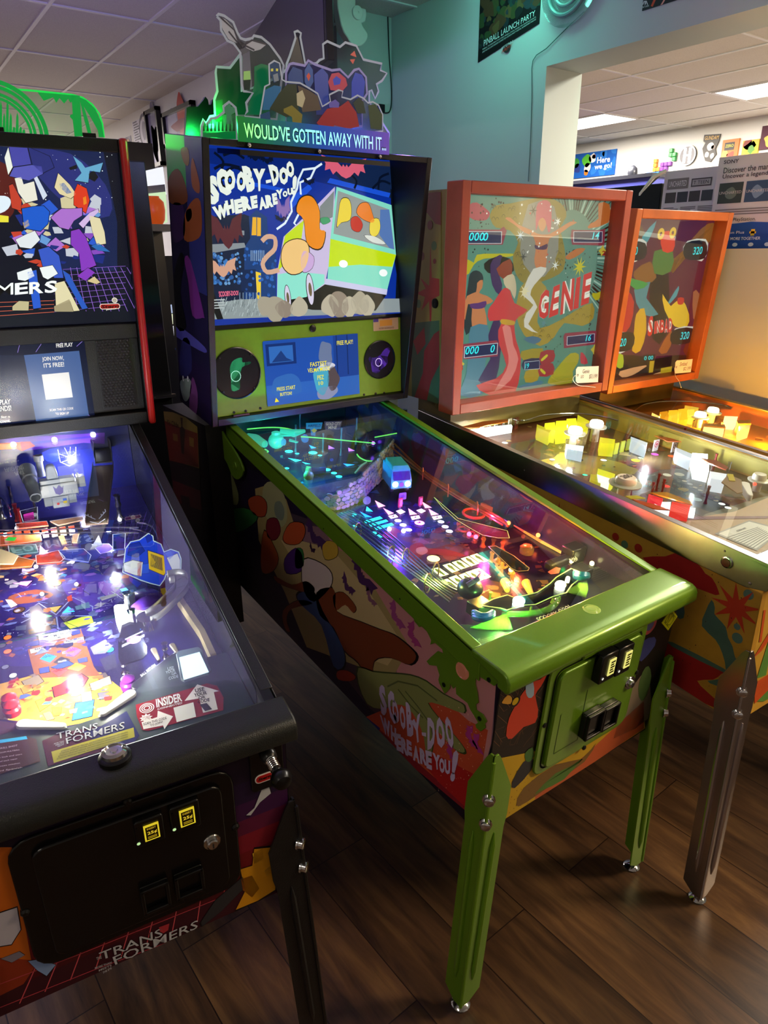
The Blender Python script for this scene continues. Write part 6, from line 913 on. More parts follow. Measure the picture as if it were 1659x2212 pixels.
for q in (((910,150),(1020,160),(1055,680),(955,680),(930,470),(895,430),(900,405),(930,395),(920,250)),((1010,165),(1060,260),(1130,480),(1180,685),(1135,685),(1080,480),(1040,300)),((1020,180),(1100,215),(1220,330),(1300,510),(1330,690),(1265,690),(1250,600),(1150,420),(1060,280)),((480,115),(1000,160),(900,250),(870,200),(820,260),(760,190),(720,250),(680,180),(560,225))):q=ft1.pxs(q0_(*q));mb.poly(ft1,[(a,max(b,0)) for a,b in q],'#20c454',.0012)
build('etched_skyline',mb,'green_etch',tp1)
for i in range(3):mb=MB();mb.fbox(ft1,xr-.05-.2*i,xr-.02-.2*i,-.004,.008,0,.012,'#0c0c0c');build('topper_clip',mb,'plastic',tp1)
lamp('topper_light','POINT',ft1.P(xr-.09,.02,-.05),5,'#20ff60',.006)
g1=Fr(T1(0,.05,.806),X1,Y1+V((0,0,.125)));PD1=1.17;mb=MB([(.019,0),(W1-.019,0),(W1-.019,PD1),(.019,PD1)]);mb.fbox(g1,.019,W1-.019,0,PD1,-.012,0,'#1b1740');f=g1
u1=lambda *p:zc(0,920,5.53,*p);u2=lambda *p:zc(200,1050,4.1475,*p);u3=lambda *p:zc(0,1150,5.184,*p);u4=lambda *p:zc(0,1250,3.95,*p)
mb.pp(f,u3((-600,400),(1600,300),(1700,900),(1300,1500),(-600,1500)),'#241c5c',.0002);mb.pp(f,u3((700,500),(1200,480),(1400,700),(1100,900),(800,760)),'#3f2a8a',.0003,sm=3);mb.pp(f,u3((1100,560),(1350,560),(1400,680),(1200,720)),'#7a50b0',.0004,sm=3)
mb.pp(f,u3((100,720),(400,640),(600,700),(400,780),(150,800)),'#6a3a30',.0004,sm=3)
random.seed(14)
for i in range(70):mb.disc(f,f.px(u3((random.uniform(0,1400),random.uniform(480,1400)))[0]),random.uniform(.0005,.0012),'#dcdcff',.0005,0,5)
mb.pp(f,u4((225,540),(690,430),(750,600),(800,750),(860,830),(300,850),(240,620)),'#8a5228',.0006);mb.pp(f,u4((300,820),(860,800),(1050,950),(1000,1180),(560,1260),(0,1200),(-200,1100),(0,900)),'#c09030',.0005)
for c,q in (('#2a3a80',((250,545),(330,525),(335,570),(255,585))),('#2a3a80',((610,455),(680,435),(690,470),(615,490))),('#3a4a88',((330,770),(420,750),(425,800),(340,815))),('#3a4a88',((660,690),(745,670),(750,710),(670,725))),('#2f4a88',((430,760),(580,700),(640,730),(500,780))),('#b02820',((440,930),(520,900),(590,850),(700,810),(760,850),(720,920),(640,960),(460,1020))),('#9a9aa0',((620,840),(700,820),(720,870),(640,900))),('#2a5aa0',((560,930),(620,920),(610,980),(555,985))),('#c8b088',((760,900),(940,830),(960,900),(780,960))),('#5a5048',((820,830),(900,800),(930,840),(850,870))),('#2a58a8',((640,1060),(810,1030),(790,1180),(610,1220))),('#9a9890',((690,980),(780,960),(790,1040),(700,1060))),('#d8a828',((300,1050),(400,1010),(430,1080),(340,1140))),('#8a7a60',((180,880),(330,820),(380,880),(240,960))),('#6a5a48',((360,1150),(430,1130),(470,1200),(400,1220))),('#c88a30',((170,930),(260,900),(290,960),(200,990))),('#7a6a58',((240,830),(300,810),(320,850))),('#c86a20',((440,1100),(530,1100),(520,1170),(450,1180))),('#5a5a68',((830,980),(930,960),(940,1020),(850,1040)))):mb.pp(f,u4(*q),'#1a1410',.0009);P=u4(*q);cx=sum(p[0] for p in P)/len(P);cy=sum(p[1] for p in P)/len(P);mb.pp(f,[(cx+(x-cx)*.94,cy+(y-cy)*.94) for x,y in P],c,.0011)
for q in (((180,380),(420,260),(480,310),(500,460)),((480,310),(620,160),(790,240),(790,320),(520,320)),((480,310),(330,210),(190,310))):mb.ps(f,u4(*q),.003,'#7a84b8',.0008)
for c,q in (('#9fae3a',((540,380),(700,330),(780,320),(800,380),(720,400),(600,430))),('#4a4a60',((250,250),(330,220),(380,290),(260,310))),('#a03028',((570,160),(610,140),(620,190),(580,200))),('#4a6a80',((640,240),(760,200),(770,250),(650,270))),('#5a3a3a',((240,440),(420,400),(440,440),(250,480))),('#7a7888',((770,590),(900,520),(960,580),(900,640),(800,650))),('#3a3a50',((850,690),(980,640),(1000,760),(900,790)))):mb.pp(f,u4(*q),c,.0009)
confetti(mb,f,u3,(-60,1420,330,1380),150,('#3a3480','#5a4aa8','#2a2456','#6a7ab8','#1c2a70','#7a5ab0','#46507a','#8a8aa0','#a05a3a','#20203c'),.005,.016);confetti(mb,f,u3,(0,800,180,560),70,('#d8703a','#e8c088','#4a5ac0','#c84030','#e8e0d0','#6a4aa8','#3a80c0'),.005,.014);confetti(mb,f,u4,(60,1000,840,1190),60,('#d8b050','#8a7a60','#b0a898','#5a5a70','#c86a28','#3a5a98','#a02820','#e0c880'),.004,.012,.0013)
for i in range(26):x,y=random.uniform(150,1350),random.uniform(500,1250);mb.ps(f,u3((x,y),(x+random.uniform(-90,90),y+random.uniform(-40,40)),(x+random.uniform(-120,120),y+random.uniform(-50,60))),.0012,random.choice(('#9a9ad8','#5a7ad0','#c8c8e8','#10102a')),.0009)
pl1=build('playfield',mb,'printed_gloss',m1)
I(g1,pl1,[('p',u3(*q),c) for c,q in (('#ff90ff',((110,565),(360,545),(300,605))),('#ffd0ff',((60,755),(130,760),(195,815),(125,845))),('#20e060',((450,905),(585,940),(430,980))),('#2090ff',((765,830),(840,890),(695,910))),('#8a7020',((530,850),(690,825),(620,900))),('#402020',((470,1025),(620,965),(630,1040))),('#252030',((670,945),(845,935),(730,1010))),('#f4f8ff',((432,1165),(775,1090),(800,1165),(450,1245))),('#9a9a98',((712,1225),(935,1170),(945,1215),(722,1265))),('#9a9a98',((335,1315),(560,1262),(575,1310),(345,1360))),('#2a90ff',((445,1420),(520,1360),(635,1390),(560,1460))),('#b060ff',((718,1350),(800,1285),(912,1320),(830,1390))),('#24262a',((595,1460),(680,1395),(800,1425),(715,1500))),('#ffcc20',((755,1530),(850,1465),(965,1500),(880,1555))),('#ff4030',((560,1550),(640,1520),(760,1545),(660,1620))),('#ffb0ff',((450,150),(545,240),(440,250))),('#3a9aff',((1340,640),(1410,620),(1450,660),(1390,690))),('#b090ff',((250,410),(390,405),(380,440),(245,445))))]+[('o',u3((x,y))[0]+(r/5.184,),c) for x,y,r,c in ((632,577,60,'#ffc820'),(215,872,68,'#3a1a14'),(85,1180,48,'#ff5a28'),(85,1337,48,'#ff5a28'),(1228,1318,56,'#20b0ff'),(20,1270,50,'#303038'),(60,1510,45,'#505060'))]+[('o',u4((112,828))[0]+(9,),'#f0f0f0')])
mb=MB()
for t,q in (('THE',((575,1135),(640,1120),(645,1140),(580,1152))),('ULTIMATE',((500,1172),(720,1130),(725,1160),(505,1200))),('DOOM!',((545,1200),(685,1168),(690,1190),(550,1222))),('FIELD GOAL',((740,1222),(905,1185),(910,1200),(745,1240))),('REPAIR',((390,1312),(520,1280),(525,1300),(395,1330))),('BALL LOCK',((650,1448),(745,1432),(748,1450),(655,1468)))):mb.text(g1,t,u3(*q),'#101014' if t != 'BALL LOCK' else '#d0d0d0',.002,.02)
for i,(x,y,c) in enumerate(((540,1410,'#0a50b0'),(815,1338,'#6a20b0'),(860,1510,'#b07808'),(660,1570,'#a01810'))):
 p=g1.px(u3((x,y))[0])
 for k in range(7):t=.3+k*.4;mb.stroke(g1,[(p[0]+.003*math.cos(t),p[1]+.003*math.sin(t)),(p[0]+.012*math.cos(t),p[1]+.012*math.sin(t))],.0012,c,.002)
build('insert_print',mb,'printed_gloss',pl1)
AP=u4((-300,1290),(180,1250),(560,1275),(880,1170),(1150,960),(1490,650),(1560,600),(1640,640),(1700,690));PA=[g1.px(q,.03) for q in AP];PA=[(max(.02,min(a,W1-.02)),b) for a,b in PA];PA=[(.02,PA[0][1]+.02)]+PA+[(W1-.02,PA[-1][1]),(W1-.02,-.0),(.02,0)]
mb=MB();mb.plate(g1,PA,.014,.03,'#1c2e2b');ap1=build('apron',mb,'printed_vinyl',m1);fa1=g1.up(.0303)
mb=MB();mb.pp(fa1,u4((358,1385),(500,1320),(870,1255),(1080,1130),(1180,1340),(1150,1400),(410,1600)),'#4a2030',.0002);mb.pp(fa1,u4((700,1310),(870,1255),(1080,1130),(1190,1340),(1150,1390),(900,1450)),'#262a58',.0003);mb.pp(fa1,u4((438,1478),(1140,1272),(1150,1352),(460,1575)),'#a8a030',.0005)
for i in range(4):mb.text(fa1,'ATTENTION: IMPORTANT PERSONAL AND PHOTOSENSITIVE INFORMATION AND WARNING',u4((520-12*i,1470+22*i),(1090,1305+20*i),(1092,1317+20*i),(522-12*i,1484+22*i)),'#2a2a14',.0008)
for t,q in (('TRANS',((480,1322),(835,1232),(832,1285),(488,1375))),('FORMERS',((560,1365),(1065,1222),(1062,1285),(572,1415)))):mb.text(fa1,t,u4(*q),'#0c0c10',.0006,.03);mb.text(fa1,t,u4(*q),'#a8aab0',.001,.005)
for i,t in enumerate(('MORE THAN','MEETS','THE EYE')):mb.text(fa1,t,u4((462+14*i,1408+12*i),(545,1385+13*i),(546,1395+13*i),(463+14*i,1420+12*i)),'#a8aab0',.001)
build('title_sticker',mb,'printed_gloss',ap1)
mb=MB();mb.pp(fa1,k1((695,172),(1060,62),(1112,75),(1145,135),(1143,200),(760,305),(728,300),(700,230)),'#8a1c22',.0002);mb.text(fa1,'INSIDER',k1((797,145),(925,112),(934,155),(802,188)),'#f0e8e4',.0008,.03);mb.text(fa1,'CONNECTED',k1((805,192),(932,158),(934,168),(807,201)),'#e8dcd8',.0008,.02);c=fa1.px(k1((752,190))[0])
for r in (.004,.0075,.011):mb.ring(fa1,c,r,r+.0016,'#f0e8e4',.0008)
mb.pp(fa1,k1((945,153),(1010,68),(1122,102),(1095,108),(1115,196),(1040,214),(1020,140)),'#ece4e0',.0005);mb.pp(fa1,k1((725,262),(805,236),(808,203),(886,232),(842,298),(835,278),(735,298)),'#ece4e0',.0005);mb.star(fa1,fa1.px(k1((748,240))[0]),.011,.007,9,'#ece4e0',.0006);mb.text(fa1,"IT'S FREE!",k1((730,236),(768,226),(770,244),(732,252)),'#8a1c22',.001)
mb.text(fa1,'SCAN THIS CODE',k1((732,268),(852,234),(854,246),(735,280)),'#20181a',.001,.01);mb.text(fa1,'TO JOIN!',k1((768,276),(832,256),(834,268),(770,288)),'#20181a',.001,.01);mb.pp(fa1,k1((888,188),(990,160),(1004,234),(905,262)),'#e8e6e2',.0006)
for t,q in (('USE',((997,92),(1045,82),(1048,102),(1000,112))),('YOUR',((992,116),(1058,102),(1060,120),(995,134))),('QR',((1015,132),(1050,125),(1052,142),(1018,150))),('CODE',((1010,152),(1072,138),(1074,155),(1012,168)))):mb.text(fa1,t,k1(*q),'#241a1c',.001,.02)
mb.pp(fa1,k1((1022,172),(1058,164),(1086,196),(1050,206)),'#3a3040',.0008);build('insider_sticker',mb,'printed_gloss',ap1)
mb=MB()
for t,q in (('USE',((1428,758),(1482,748),(1486,775),(1432,786))),('YOUR',((1412,792),(1494,770),(1498,795),(1416,815))),('QR',((1462,808),(1506,796),(1510,818),(1466,830))),('CODE',((1438,842),(1518,820),(1522,845),(1442,866)))):mb.text(fa1,t,u4(*q),'#a8b4b0',.0006,.015)
build('reader_lettering',mb,'printed_vinyl',ap1)
mb=MB();q=[(381,1418),(386,1411),(428,1402),(437,1407),(457,1452),(452,1458),(398,1474),(391,1471)];mb.plate(fa1,fa1.pxs(q),0,.006,'#5a6a70');wn=build('reader_window',mb,'plastic',ap1,.001);mb=MB();f=fa1.up(.0062);mb.plate(f,f.pxs([(387,1421),(431,1409),(451,1452),(397,1469)]),0,.001,'#d8f4ff');build('lit_pane',mb,'lamp_low',wn)
mb=MB();mb.pp(fa1,u4((-300,1420),(225,1345),(310,1370),(345,1560),(-100,1700),(-300,1740)),'#3a1416',.0003);mb.pp(fa1,u4((-300,1420),(225,1345),(235,1370),(-300,1450)),'#2a9ad0',.0005)
for i,t in enumerate(('REPEAT THE SKILL SHOT','complete to light DOOM MULTIBALL','shoot ramp to lock and start','collect 3 pieces of each super','to light your next mission','English and Spanish')):mb.text(fa1,t,u4((-180,1475+38*i),(150+20*(i % 3),1418+38*i),(150+20*(i % 3),1432+38*i),(-180,1490+38*i)),'#c8b8b4',.0008)
mb.pp(fa1,u4((-300,1230),(0,1215),(165,1240),(110,1300),(-50,1350),(-300,1380)),'#3a1a20',.0003);build('instruction_card',mb,'printed_vinyl',ap1)
def bar(fr,q,h,w,col,name,parent,m,th=.02):
 a,b=fr.px(q[0],h),fr.px(q[1],h);d=V((b[0]-a[0],b[1]-a[1]));n=V((-d.y,d.x)).normalized();P=[]
 for i in range(9):t=math.pi/2+math.pi*i/8;e=d.normalized();P.append((a[0]+w*(e.x*math.cos(t)+n.x*math.sin(t)),a[1]+w*(e.y*math.cos(t)+n.y*math.sin(t))))
 for i in range(9):t=-math.pi/2+math.pi*i/8;P.append((b[0]+w*.6*(e.x*math.cos(t)+n.x*math.sin(t)),b[1]+w*.6*(e.y*math.cos(t)+n.y*math.sin(t))))
 mb=MB();mb.plate(fr,P,h-th,h,col);return build(name,mb,m,parent,.002)
bar(g1,u4((1110,975),(880,1140)),.035,.0105,'#f4f4f0','flipper',pl1,'plastic');bar(g1,u4((190,1232),(530,1248)),.035,.0105,'#f4f4f0','flipper',pl1,'plastic')
bar(g1,u4((1170,905),(1480,655)),.03,.011,'#14161c','lane_guide',pl1,'plastic');mb=MB();mb.text(g1.up(.0305),'BALL RETURN',u4((1195,822),(1318,725),(1330,745),(1208,842)),'#d8d8d8',.0005,.02);build('lane_lettering',mb,'printed_vinyl',pl1)
plastic(g1,u4((1040,405),(1110,375),(1170,390),(1252,585),(1255,650),(1215,690),(1040,745),(1012,690),(1010,540)),.04,pl1,'#16171f',m='printed_gloss',art=lambda mb,f,P,h:(mb.disc(f,f.px(u4((1142,520))[0],h),.0135,'#7a50a0',h,2),mb.star(f,f.px(u4((1142,518))[0],h),.011,.005,6,'#c8a0e8',h+.0004,2),mb.pp(f,u4((1060,715),(1250,620),(1252,640),(1062,738)),'#8a8c90',h,2),mb.pp(f,u4((1050,680),(1235,590),(1238,600),(1052,692)),'#c8ccd0',h,2)))
for z,hh in (((1065,690),.05),((1150,425),.05),((1415,670),.035),((1065,800),.03)):post(g1,u4(z)[0],hh,pl1,'post','#c8ccd0','chrome',.008)
for z,c in (((1100,930),'#7a2a9a'),((95,1090),'#c01818'),((110,1150),'#d82020')):mb=MB();p=g1.px(u4(z)[0]);mb.lathe(g1.P(p[0],p[1],.0),g1.n,[(.014,0),(.015,.012),(.011,.016),(.013,.022),(.006,.026)],c,14);build('rubber_post',mb,'plastic',pl1)
mb=MB();mb.tube(wire(g1,u4((1180,905),(1500,640)),.022),.004,'#e8ecf0',6);build('steel_guide',mb,'chrome',pl1)
for q in (((1310,600),(1350,680)),((1470,560),(1520,640))):bar(g1,u4(*q),.006,.006,'#a89878','lane_slot',pl1,'dull_steel',.004)
mb=MB();wp_=[g1.P(*g1.px(q),0) for q in u2((760,1070),(960,1370),(1090,1659))]
for i in range(2):mb.prism([wp_[i],wp_[i+1],wp_[i+1]+X1*.012,wp_[i]+X1*.012],g1.n*.022,'#8a7a58')
build('wood_rail',mb,'matte_paint',pl1)
c=g1.px(u2((470,1000))[0],.04);mb=MB();mb.lathe(g1.P(c[0],c[1],.0),g1.n,[(.026,0),(.024,.022),(.034,.024),(.034,.03)],'#e8f0ff',24);pb=build('pop_bumper',mb,'lamp_low',pl1);mb=MB();mb.lathe(g1.P(c[0],c[1],.031),g1.n,[(.036,0),(.038,.006),(.03,.014),(.001,.018)],'#4a2a8a',24);build('bumper_cap',mb,'printed_gloss',pb)
mb=MB();P=[g1.px(q,.03) for q in u2((190,1080),(240,1060),(290,1070),(310,1130),(345,1180),(340,1225),(290,1240),(250,1235),(215,1180))];mb.plate(g1,smooth(P,3),.0,.03,'#ffffff');build('lit_lane_plastic',mb,'lamp_mid',pl1)
def ramp(fr,q,hs,w,parent,col,wall=.012,m='dull_steel',name='steel_ramp'):
 C=wire(fr,q,hs,5);mb=MB();vs=[]
 for i,p in enumerate(C):
  t=(C[min(i+1,len(C)-1)]-C[max(i-1,0)]).normalized();sd=t.cross(fr.n).normalized()*w
  for s_,h in ((-1,wall),(-1,0),(1,0),(1,wall)):vs.append(p+sd*s_+fr.n*h)
 n=len(C);fs=[(i*4+j,i*4+j+1,i*4+j+5,i*4+j+4) for i in range(n-1) for j in range(3)];mb.add(vs,fs,col);o=build(name,mb,m,parent);s=o.modifiers.new('thickness','SOLIDIFY');s.thickness=.0016;return o
ramp(g1,u2((680,840),(780,830),(800,920),(700,1040),(580,1150),(500,1200)),[.06,.06,.06,.06,.055,.05],.013,pl1,'#9a9a94',.016)
mb=MB();c=u2((490,1200))[0];q=g1.px(c,.05);mb.lathe(g1.P(q[0],q[1],.035),g1.n,[(.021,0),(.021,.024)],'#c8c4b8',20);build('ball_drop_ring',mb,'chrome',pl1)
ramp(g1,u1((1235,470),(1225,600),(1190,850),(1160,1180)),[.11,.105,.085,.06],.026,pl1,'#6a5648',.012)
mb=MB();fq=Fr(g1.at(u1((1165,1130))[0],.075),X1,Y1+V((0,0,.5)));
for s_ in (-1,1):
 for k in range(3):mb.stroke(fq,[(s_*.004,.004),(s_*(.012+.006*k),.012+.007*k),(s_*(.012+.006*k),.02+.007*k)],.002,'#d8dcf0',.001)
mb.stroke(fq,[(-.018,.0),(0,-.012),(.018,0)],.002,'#d8dcf0',.001);build('ramp_emblem',mb,'printed_vinyl',pl1)
ramp(g1,u1((1160,250),(1230,300),(1240,440)),[.12,.125,.115],.022,pl1,'#5a5a5c',.03)
mb=MB();mb.tube(wire(g1,u1((1590,1090),(1610,1200),(1640,1380)),[.09,.05,.0]),.006,'#8a8c90',8);build('steel_post',mb,'chrome',pl1)
for q,hs in ((u1((-40,1250),(600,1235),(1300,1215),(1659,1215)),.085),(u1((-40,1300),(600,1285),(1300,1270),(1659,1280)),.08),(u2((400,330),(500,345),(560,400),(590,480)),.09),(u2((330,380),(430,400),(500,430)),.07),(u1((-20,840),(60,900),(120,1000)),.08),(u1((40,830),(80,950),(130,1080)),.075)):mb=MB();mb.tube(wire(g1,q,hs),.0022,'#dfe4ea',6);build('wire_guide',mb,'chrome',pl1)
ft=Fr(g1.at(u2((560,860))[0],.05),X1,V((0,0,1))+Y1*.35);ST=((295,560),(340,500),(420,482),(500,424),(540,448),(545,490),(612,520),(640,590),(700,566),(770,590),(792,650),(790,775),(740,798),(660,792),(640,840),(602,892),(520,872),(430,842),(322,795),(270,772),(280,690));mb=MB();P=ft.pxs(u2(*ST));mb.plate(ft,P,-.003,0,'#1440d8');mb.stroke(ft,P+P[:1],.0022,'#c8e0e8',.0004)
for c,q in (('#d8dce4',((272,690),(360,660),(455,680),(440,810),(380,800),(280,765))),('#d8dce4',((660,640),(760,600),(785,660),(785,770),(720,770))),('#0c2aa0',((330,520),(420,500),(470,580),(400,640),(310,620))),('#c02838',((400,690),(440,672),(430,808),(400,805))),('#e8c020',((490,570),(640,620),(655,780),(640,805),(500,745))),('#1c2450',((515,600),(625,640),(632,765),(515,720))),('#2858e0',((440,700),(505,690),(508,780),(440,790))),('#2858e0',((640,600),(700,575),(730,620),(690,660))),('#0c2aa0',((470,450),(520,430),(540,480),(490,510)))):mb.pp(ft,u2(*q),'#0a1440',.0006);Q=u2(*q);cx=sum(p[0] for p in Q)/len(Q);cy=sum(p[1] for p in Q)/len(Q);mb.pp(ft,[(cx+(x-cx)*.94,cy+(y-cy)*.94) for x,y in Q],c,.0009)
build('standee_plate',mb,'backlit_print_dim',pl1)
mb=MB();ft=Fr(g1.at(u2((640,980))[0],.03),X1,V((0,0,1))+Y1*.5);mb.plate(ft,ft.pxs(u2((608,920),(650,910),(688,985),(630,1002))),-.002,0,'#e0d020');build('arrow_tag',mb,'printed_gloss',pl1)
for q,c in ((((330,812),(440,870),(400,910),(335,850)),'#1c2a8a'),(((190,602),(285,600),(285,645),(185,645)),'#26203a')):ft=Fr(g1.at(u2(q[3])[0],.02),X1,V((0,0,1))+Y1*.4);mb=MB();mb.plate(ft,ft.pxs(u2(*q)),-.002,0,c);build('small_sign',mb,'printed_gloss',pl1)
mb=MB();a,b=g1.at(u1((330,560))[0],.11),g1.at(u1((430,865))[0],.085);d=(b-a).normalized();Lb=(b-a).length;mb.lathe(a-d*.02,d,[(.018,0),(.0215,.003),(.0215,.03),(.0195,.033),(.0195,.055),(.0165,.058),(.0165,Lb*.75),(.0145,Lb*.78),(.0145,Lb+.018),(.0115,Lb+.018),(.0115,Lb-.01),(.001,Lb-.01)],'#6a7078',24);toy=build('cannon_toy',mb,'plastic',pl1)
mb=MB();a=g1.at(u1((500,600))[0],.085);mb.lathe(a,(0,0,1),[(.011,0),(.009,.02),(.009,.042),(.0125,.044),(.0125,.06),(.009,.061),(.009,.052),(.001,.052)],'#9aa0a8',18);build('scope',mb,'plastic',toy)
fq=Fr(g1.at(u1((500,870))[0],.06),g1.at(u1((945,800))[0],.06)-g1.at(u1((500,870))[0],.06),(0,0,1));Wq=(g1.at(u1((945,800))[0],.06)-g1.at(u1((500,870))[0],.06)).length;mb=MB();mb.fbox(fq,0,Wq,0,.034,-.04,0,'#a8b0ba');mb.fbox(fq,.002,Wq-.004,.034,.046,-.036,-.006,'#a0a8b2');mb.fbox(fq,Wq,Wq+.022,.012,.042,-.04,-.012,'#a0a8b2');mb.fbox(fq,Wq+.002,Wq+.008,.042,.054,-.02,-.014,'#b8bec6');mb.fbox(fq,.004,Wq*.92,-.028,-.002,-.036,-.008,'#9aa4b0');mb.fbox(fq,.024,Wq*.7,-.034,-.002,-.03,-.002,'#a8b0ba')
f5=fq.up(.0004);mb.poly(f5,[(Wq*.34,.03),(Wq*.42,.022),(Wq*.5,.031),(Wq*.58,.022),(Wq*.62,.03),(Wq*.58,.008),(Wq*.48,.003),(Wq*.38,.008)],'#4a3a8a',.0004);f6=fq.up(-.0016);mb.poly(f6,[(Wq*.54,-.016),(Wq*.64,-.016),(Wq*.64,-.009),(Wq*.54,-.009)],'#2058c8',.0006);mb.poly(f6,[(Wq*.54,-.023),(Wq*.64,-.023),(Wq*.64,-.016),(Wq*.54,-.016)],'#e8d020',.0006);mb.disc(f6,(Wq*.4,-.022),.0035,'#c02020',.0006);build('toy_body',mb,'plastic',toy,.0015)
mb=MB();mb.prism([fq.P(Wq*.22,.046,-.01),fq.P(Wq*.54,.046,-.01),fq.P(Wq*.5,.078,-.014),fq.P(Wq*.44,.084,-.016),fq.P(Wq*.31,.084,-.016),fq.P(Wq*.25,.078,-.014)],-fq.n*.022,'#a4acb6');build('toy_turret',mb,'plastic',toy,.004)
fk=Fr(T1(0,1.19,0),X1,(0,0,1));mb=MB([(.019,.9),(W1-.019,.9),(W1-.019,1.135),(.019,1.135)]);mb.fbox(fk,.019,W1-.019,.93,1.135,-.01,0,'#161a5a');mb.pp(fk,u1((-600,180),(1250,80),(1250,215),(1000,200),(300,300),(200,270),(-600,330)),'#5a2a9a',.0004);mb.pp(fk,u1((-600,230),(360,190),(420,240),(260,300),(200,275),(-600,320)),'#d04a2a',.0006);mb.pp(fk,u1((-600,240),(150,210),(200,270),(-600,320)),'#e08a30',.0008);mb.pp(fk,u1((240,190),(360,186),(415,240),(262,300)),'#d82a38',.0009)
mb.pp(fk,u1((380,190),(1180,110),(1190,130),(420,215)),'#3a20a0',.001);mb.pp(fk,u1((500,320),(700,260),(690,420),(560,420)),'#2a3ab0',.0005,sm=2)
for q in (((690,280),(720,430),(830,480),(905,420),(905,250)),((700,330),(830,380),(900,320)),((770,260),(830,370),(840,250)),((740,430),(830,400),(900,410))):mb.ps(fk,u1(*q),.0016,'#c8c8f0',.0012)
build('back_panel',mb,'printed_gloss',pl1)
for z in ((160,222),(650,165),(1112,105),(-330,265)):mb=MB();mb.ball(fk.at(u1(z)[0],.006),.0075,'#ffffff',0,12);build('lamp_bulb',mb,'lamp_high',pl1)
mb=MB();fq=Fr(g1.at(u1((0,800))[0],.03),X1,V((0,0,1))+Y1*.3);P=fq.pxs(u1((-200,380),(100,320),(165,760),(-200,830)));mb.plate(fq,P,-.004,0,'#b8622a')
for y,t in ((365,'LOCK 3'),(525,'LOCK 2'),(688,'LOCK 1')):mb.pp(fq,u1((-200,y-5),(95,y-50),(110,y+15),(-200,y+55)),'#1a2050',.0006);mb.disc(fq,fq.px(u1((65,y))[0]),.0055,'#2aa040',.001);mb.text(fq,t,u1((-140,y-2),(38,y-28),(42,y+10),(-136,y+36)),'#e0e0e8',.001,.02)
build('lock_sign',mb,'backlit_print_dim',pl1)
for q,h,c in ((((0,1330),(350,1300),(480,1290),(500,1380),(370,1400),(0,1440)),.05,'#e0602a'),(((190,1180),(560,1150),(580,1200),(200,1240)),.06,'#d84a30'),(((600,1150),(990,1090),(1000,1130),(700,1200)),.05,'#c89a78'),(((430,1560),(700,1500),(780,1590),(720,1640),(440,1659)),.045,'#d04a2c'),(((0,1600),(150,1560),(420,1620),(380,1690),(0,1720)),.04,'#c8702a'),(((700,1500),(1000,1480),(1090,1560),(1060,1640),(760,1600)),.045,'#3a4ac8'),(((100,1440),(430,1430),(460,1520),(120,1560)),.045,'#4a7a88'),(((1100,1430),(1300,1420),(1380,1500),(1200,1540)),.03,'#6a50b0'),(((1350,1310),(1500,1300),(1490,1480),(1350,1490)),.06,'#1c4ac0'),(((240,1030),(450,980),(450,1130),(280,1160)),.07,'#2a2030')):plastic(g1,u1(*q),h,pl1,c,m='tinted_plastic',edge='#e8ecff',ew=.0016)
for q,c in ((((100,1330),(200,1335),(170,1375),(60,1370)),'#20c040'),(((280,1060),(400,1030),(410,1120),(290,1150)),'#c030a0')):ft=Fr(g1.at(u1(q[3])[0],.06),X1,V((0,0,1))+Y1*.6);mb=MB();mb.plate(ft,ft.pxs(u1(*q)),0,.003,c);build('lit_target',mb,'backlit_print',pl1)
random.seed(6)
for i in range(9):x=30+105*i;p=g1.px(u1((x,1400-.1*x))[0]);fq=Fr(g1.P(p[0],p[1],0),X1,g1.n);mb=MB();mb.fbox(fq,-.007,.007,.004,.03,0,.003,'#e8d8c8');mb.fbox(fq,-.007,.007,.022,.03,.003,.0035,'#d83a20');build('drop_target',mb,'plastic',pl1)
for q in (((1080,1480),(1180,1320),(1225,1430)),((1400,1560),(1440,1370),(1490,1540))):plastic(g1,u1(*q),.05,pl1,'#9a9ca8',m='printed_gloss')
for z,h,r,c in (((165,980),.07,.008,'#c8ccd4'),((440,1080),.06,.006,'#d8dce4'),((30,1100),.06,.012,'#b0b4bc'),((210,1130),.05,.008,'#8a1a20'),((255,1180),.05,.006,'#8a1a20'),((90,850),.06,.018,'#9aa0a8'),((1100,700),.06,.02,'#a0a4ac'),((1430,1100),.07,.012,'#d8e0e8'),((860,1600),.03,.010,'#f0f4ff'),((60,1560),.05,.022,'#d8c898')):post(g1,u1(z)[0],h,pl1,'post',c,'chrome' if c[1] in 'bcdf9a' else 'plastic',r)
for z,h in (((865,1620),.02),((430,1440+240),.02),((200,1220),.05),((640,1280),.05),((60,1300),.06),((420,1060),.06),((1430,1120),.06)):bulb(g1,u1(z)[0],h,pl1,'#f4f2ff',.005,'lamp_mid')
for z,h in (((840,305),.02),((855,580),.02),((470,690),.02),((1250,520),.02)):bulb(g1,u3(z)[0],h,pl1,'#f4f2ff',.0045,'lamp_mid')
plastic(g1,u3((1120,740),(1300,695),(1310,710),(1140,765)),.02,pl1,'#8a888c','gate_blade','dull_steel')
mb=MB();p=g1.px(u4((1100,150))[0],.06);fq=Fr(g1.P(p[0],p[1],.0),X1,g1.n);mb.fbox(fq,-.012,.012,.03,.07,-.01,.006,'#8a9a90');mb.fbox(fq,-.004,.004,0,.03,-.004,.004,'#c8ccd0');build('flasher_bracket',mb,'chrome',pl1,.002)
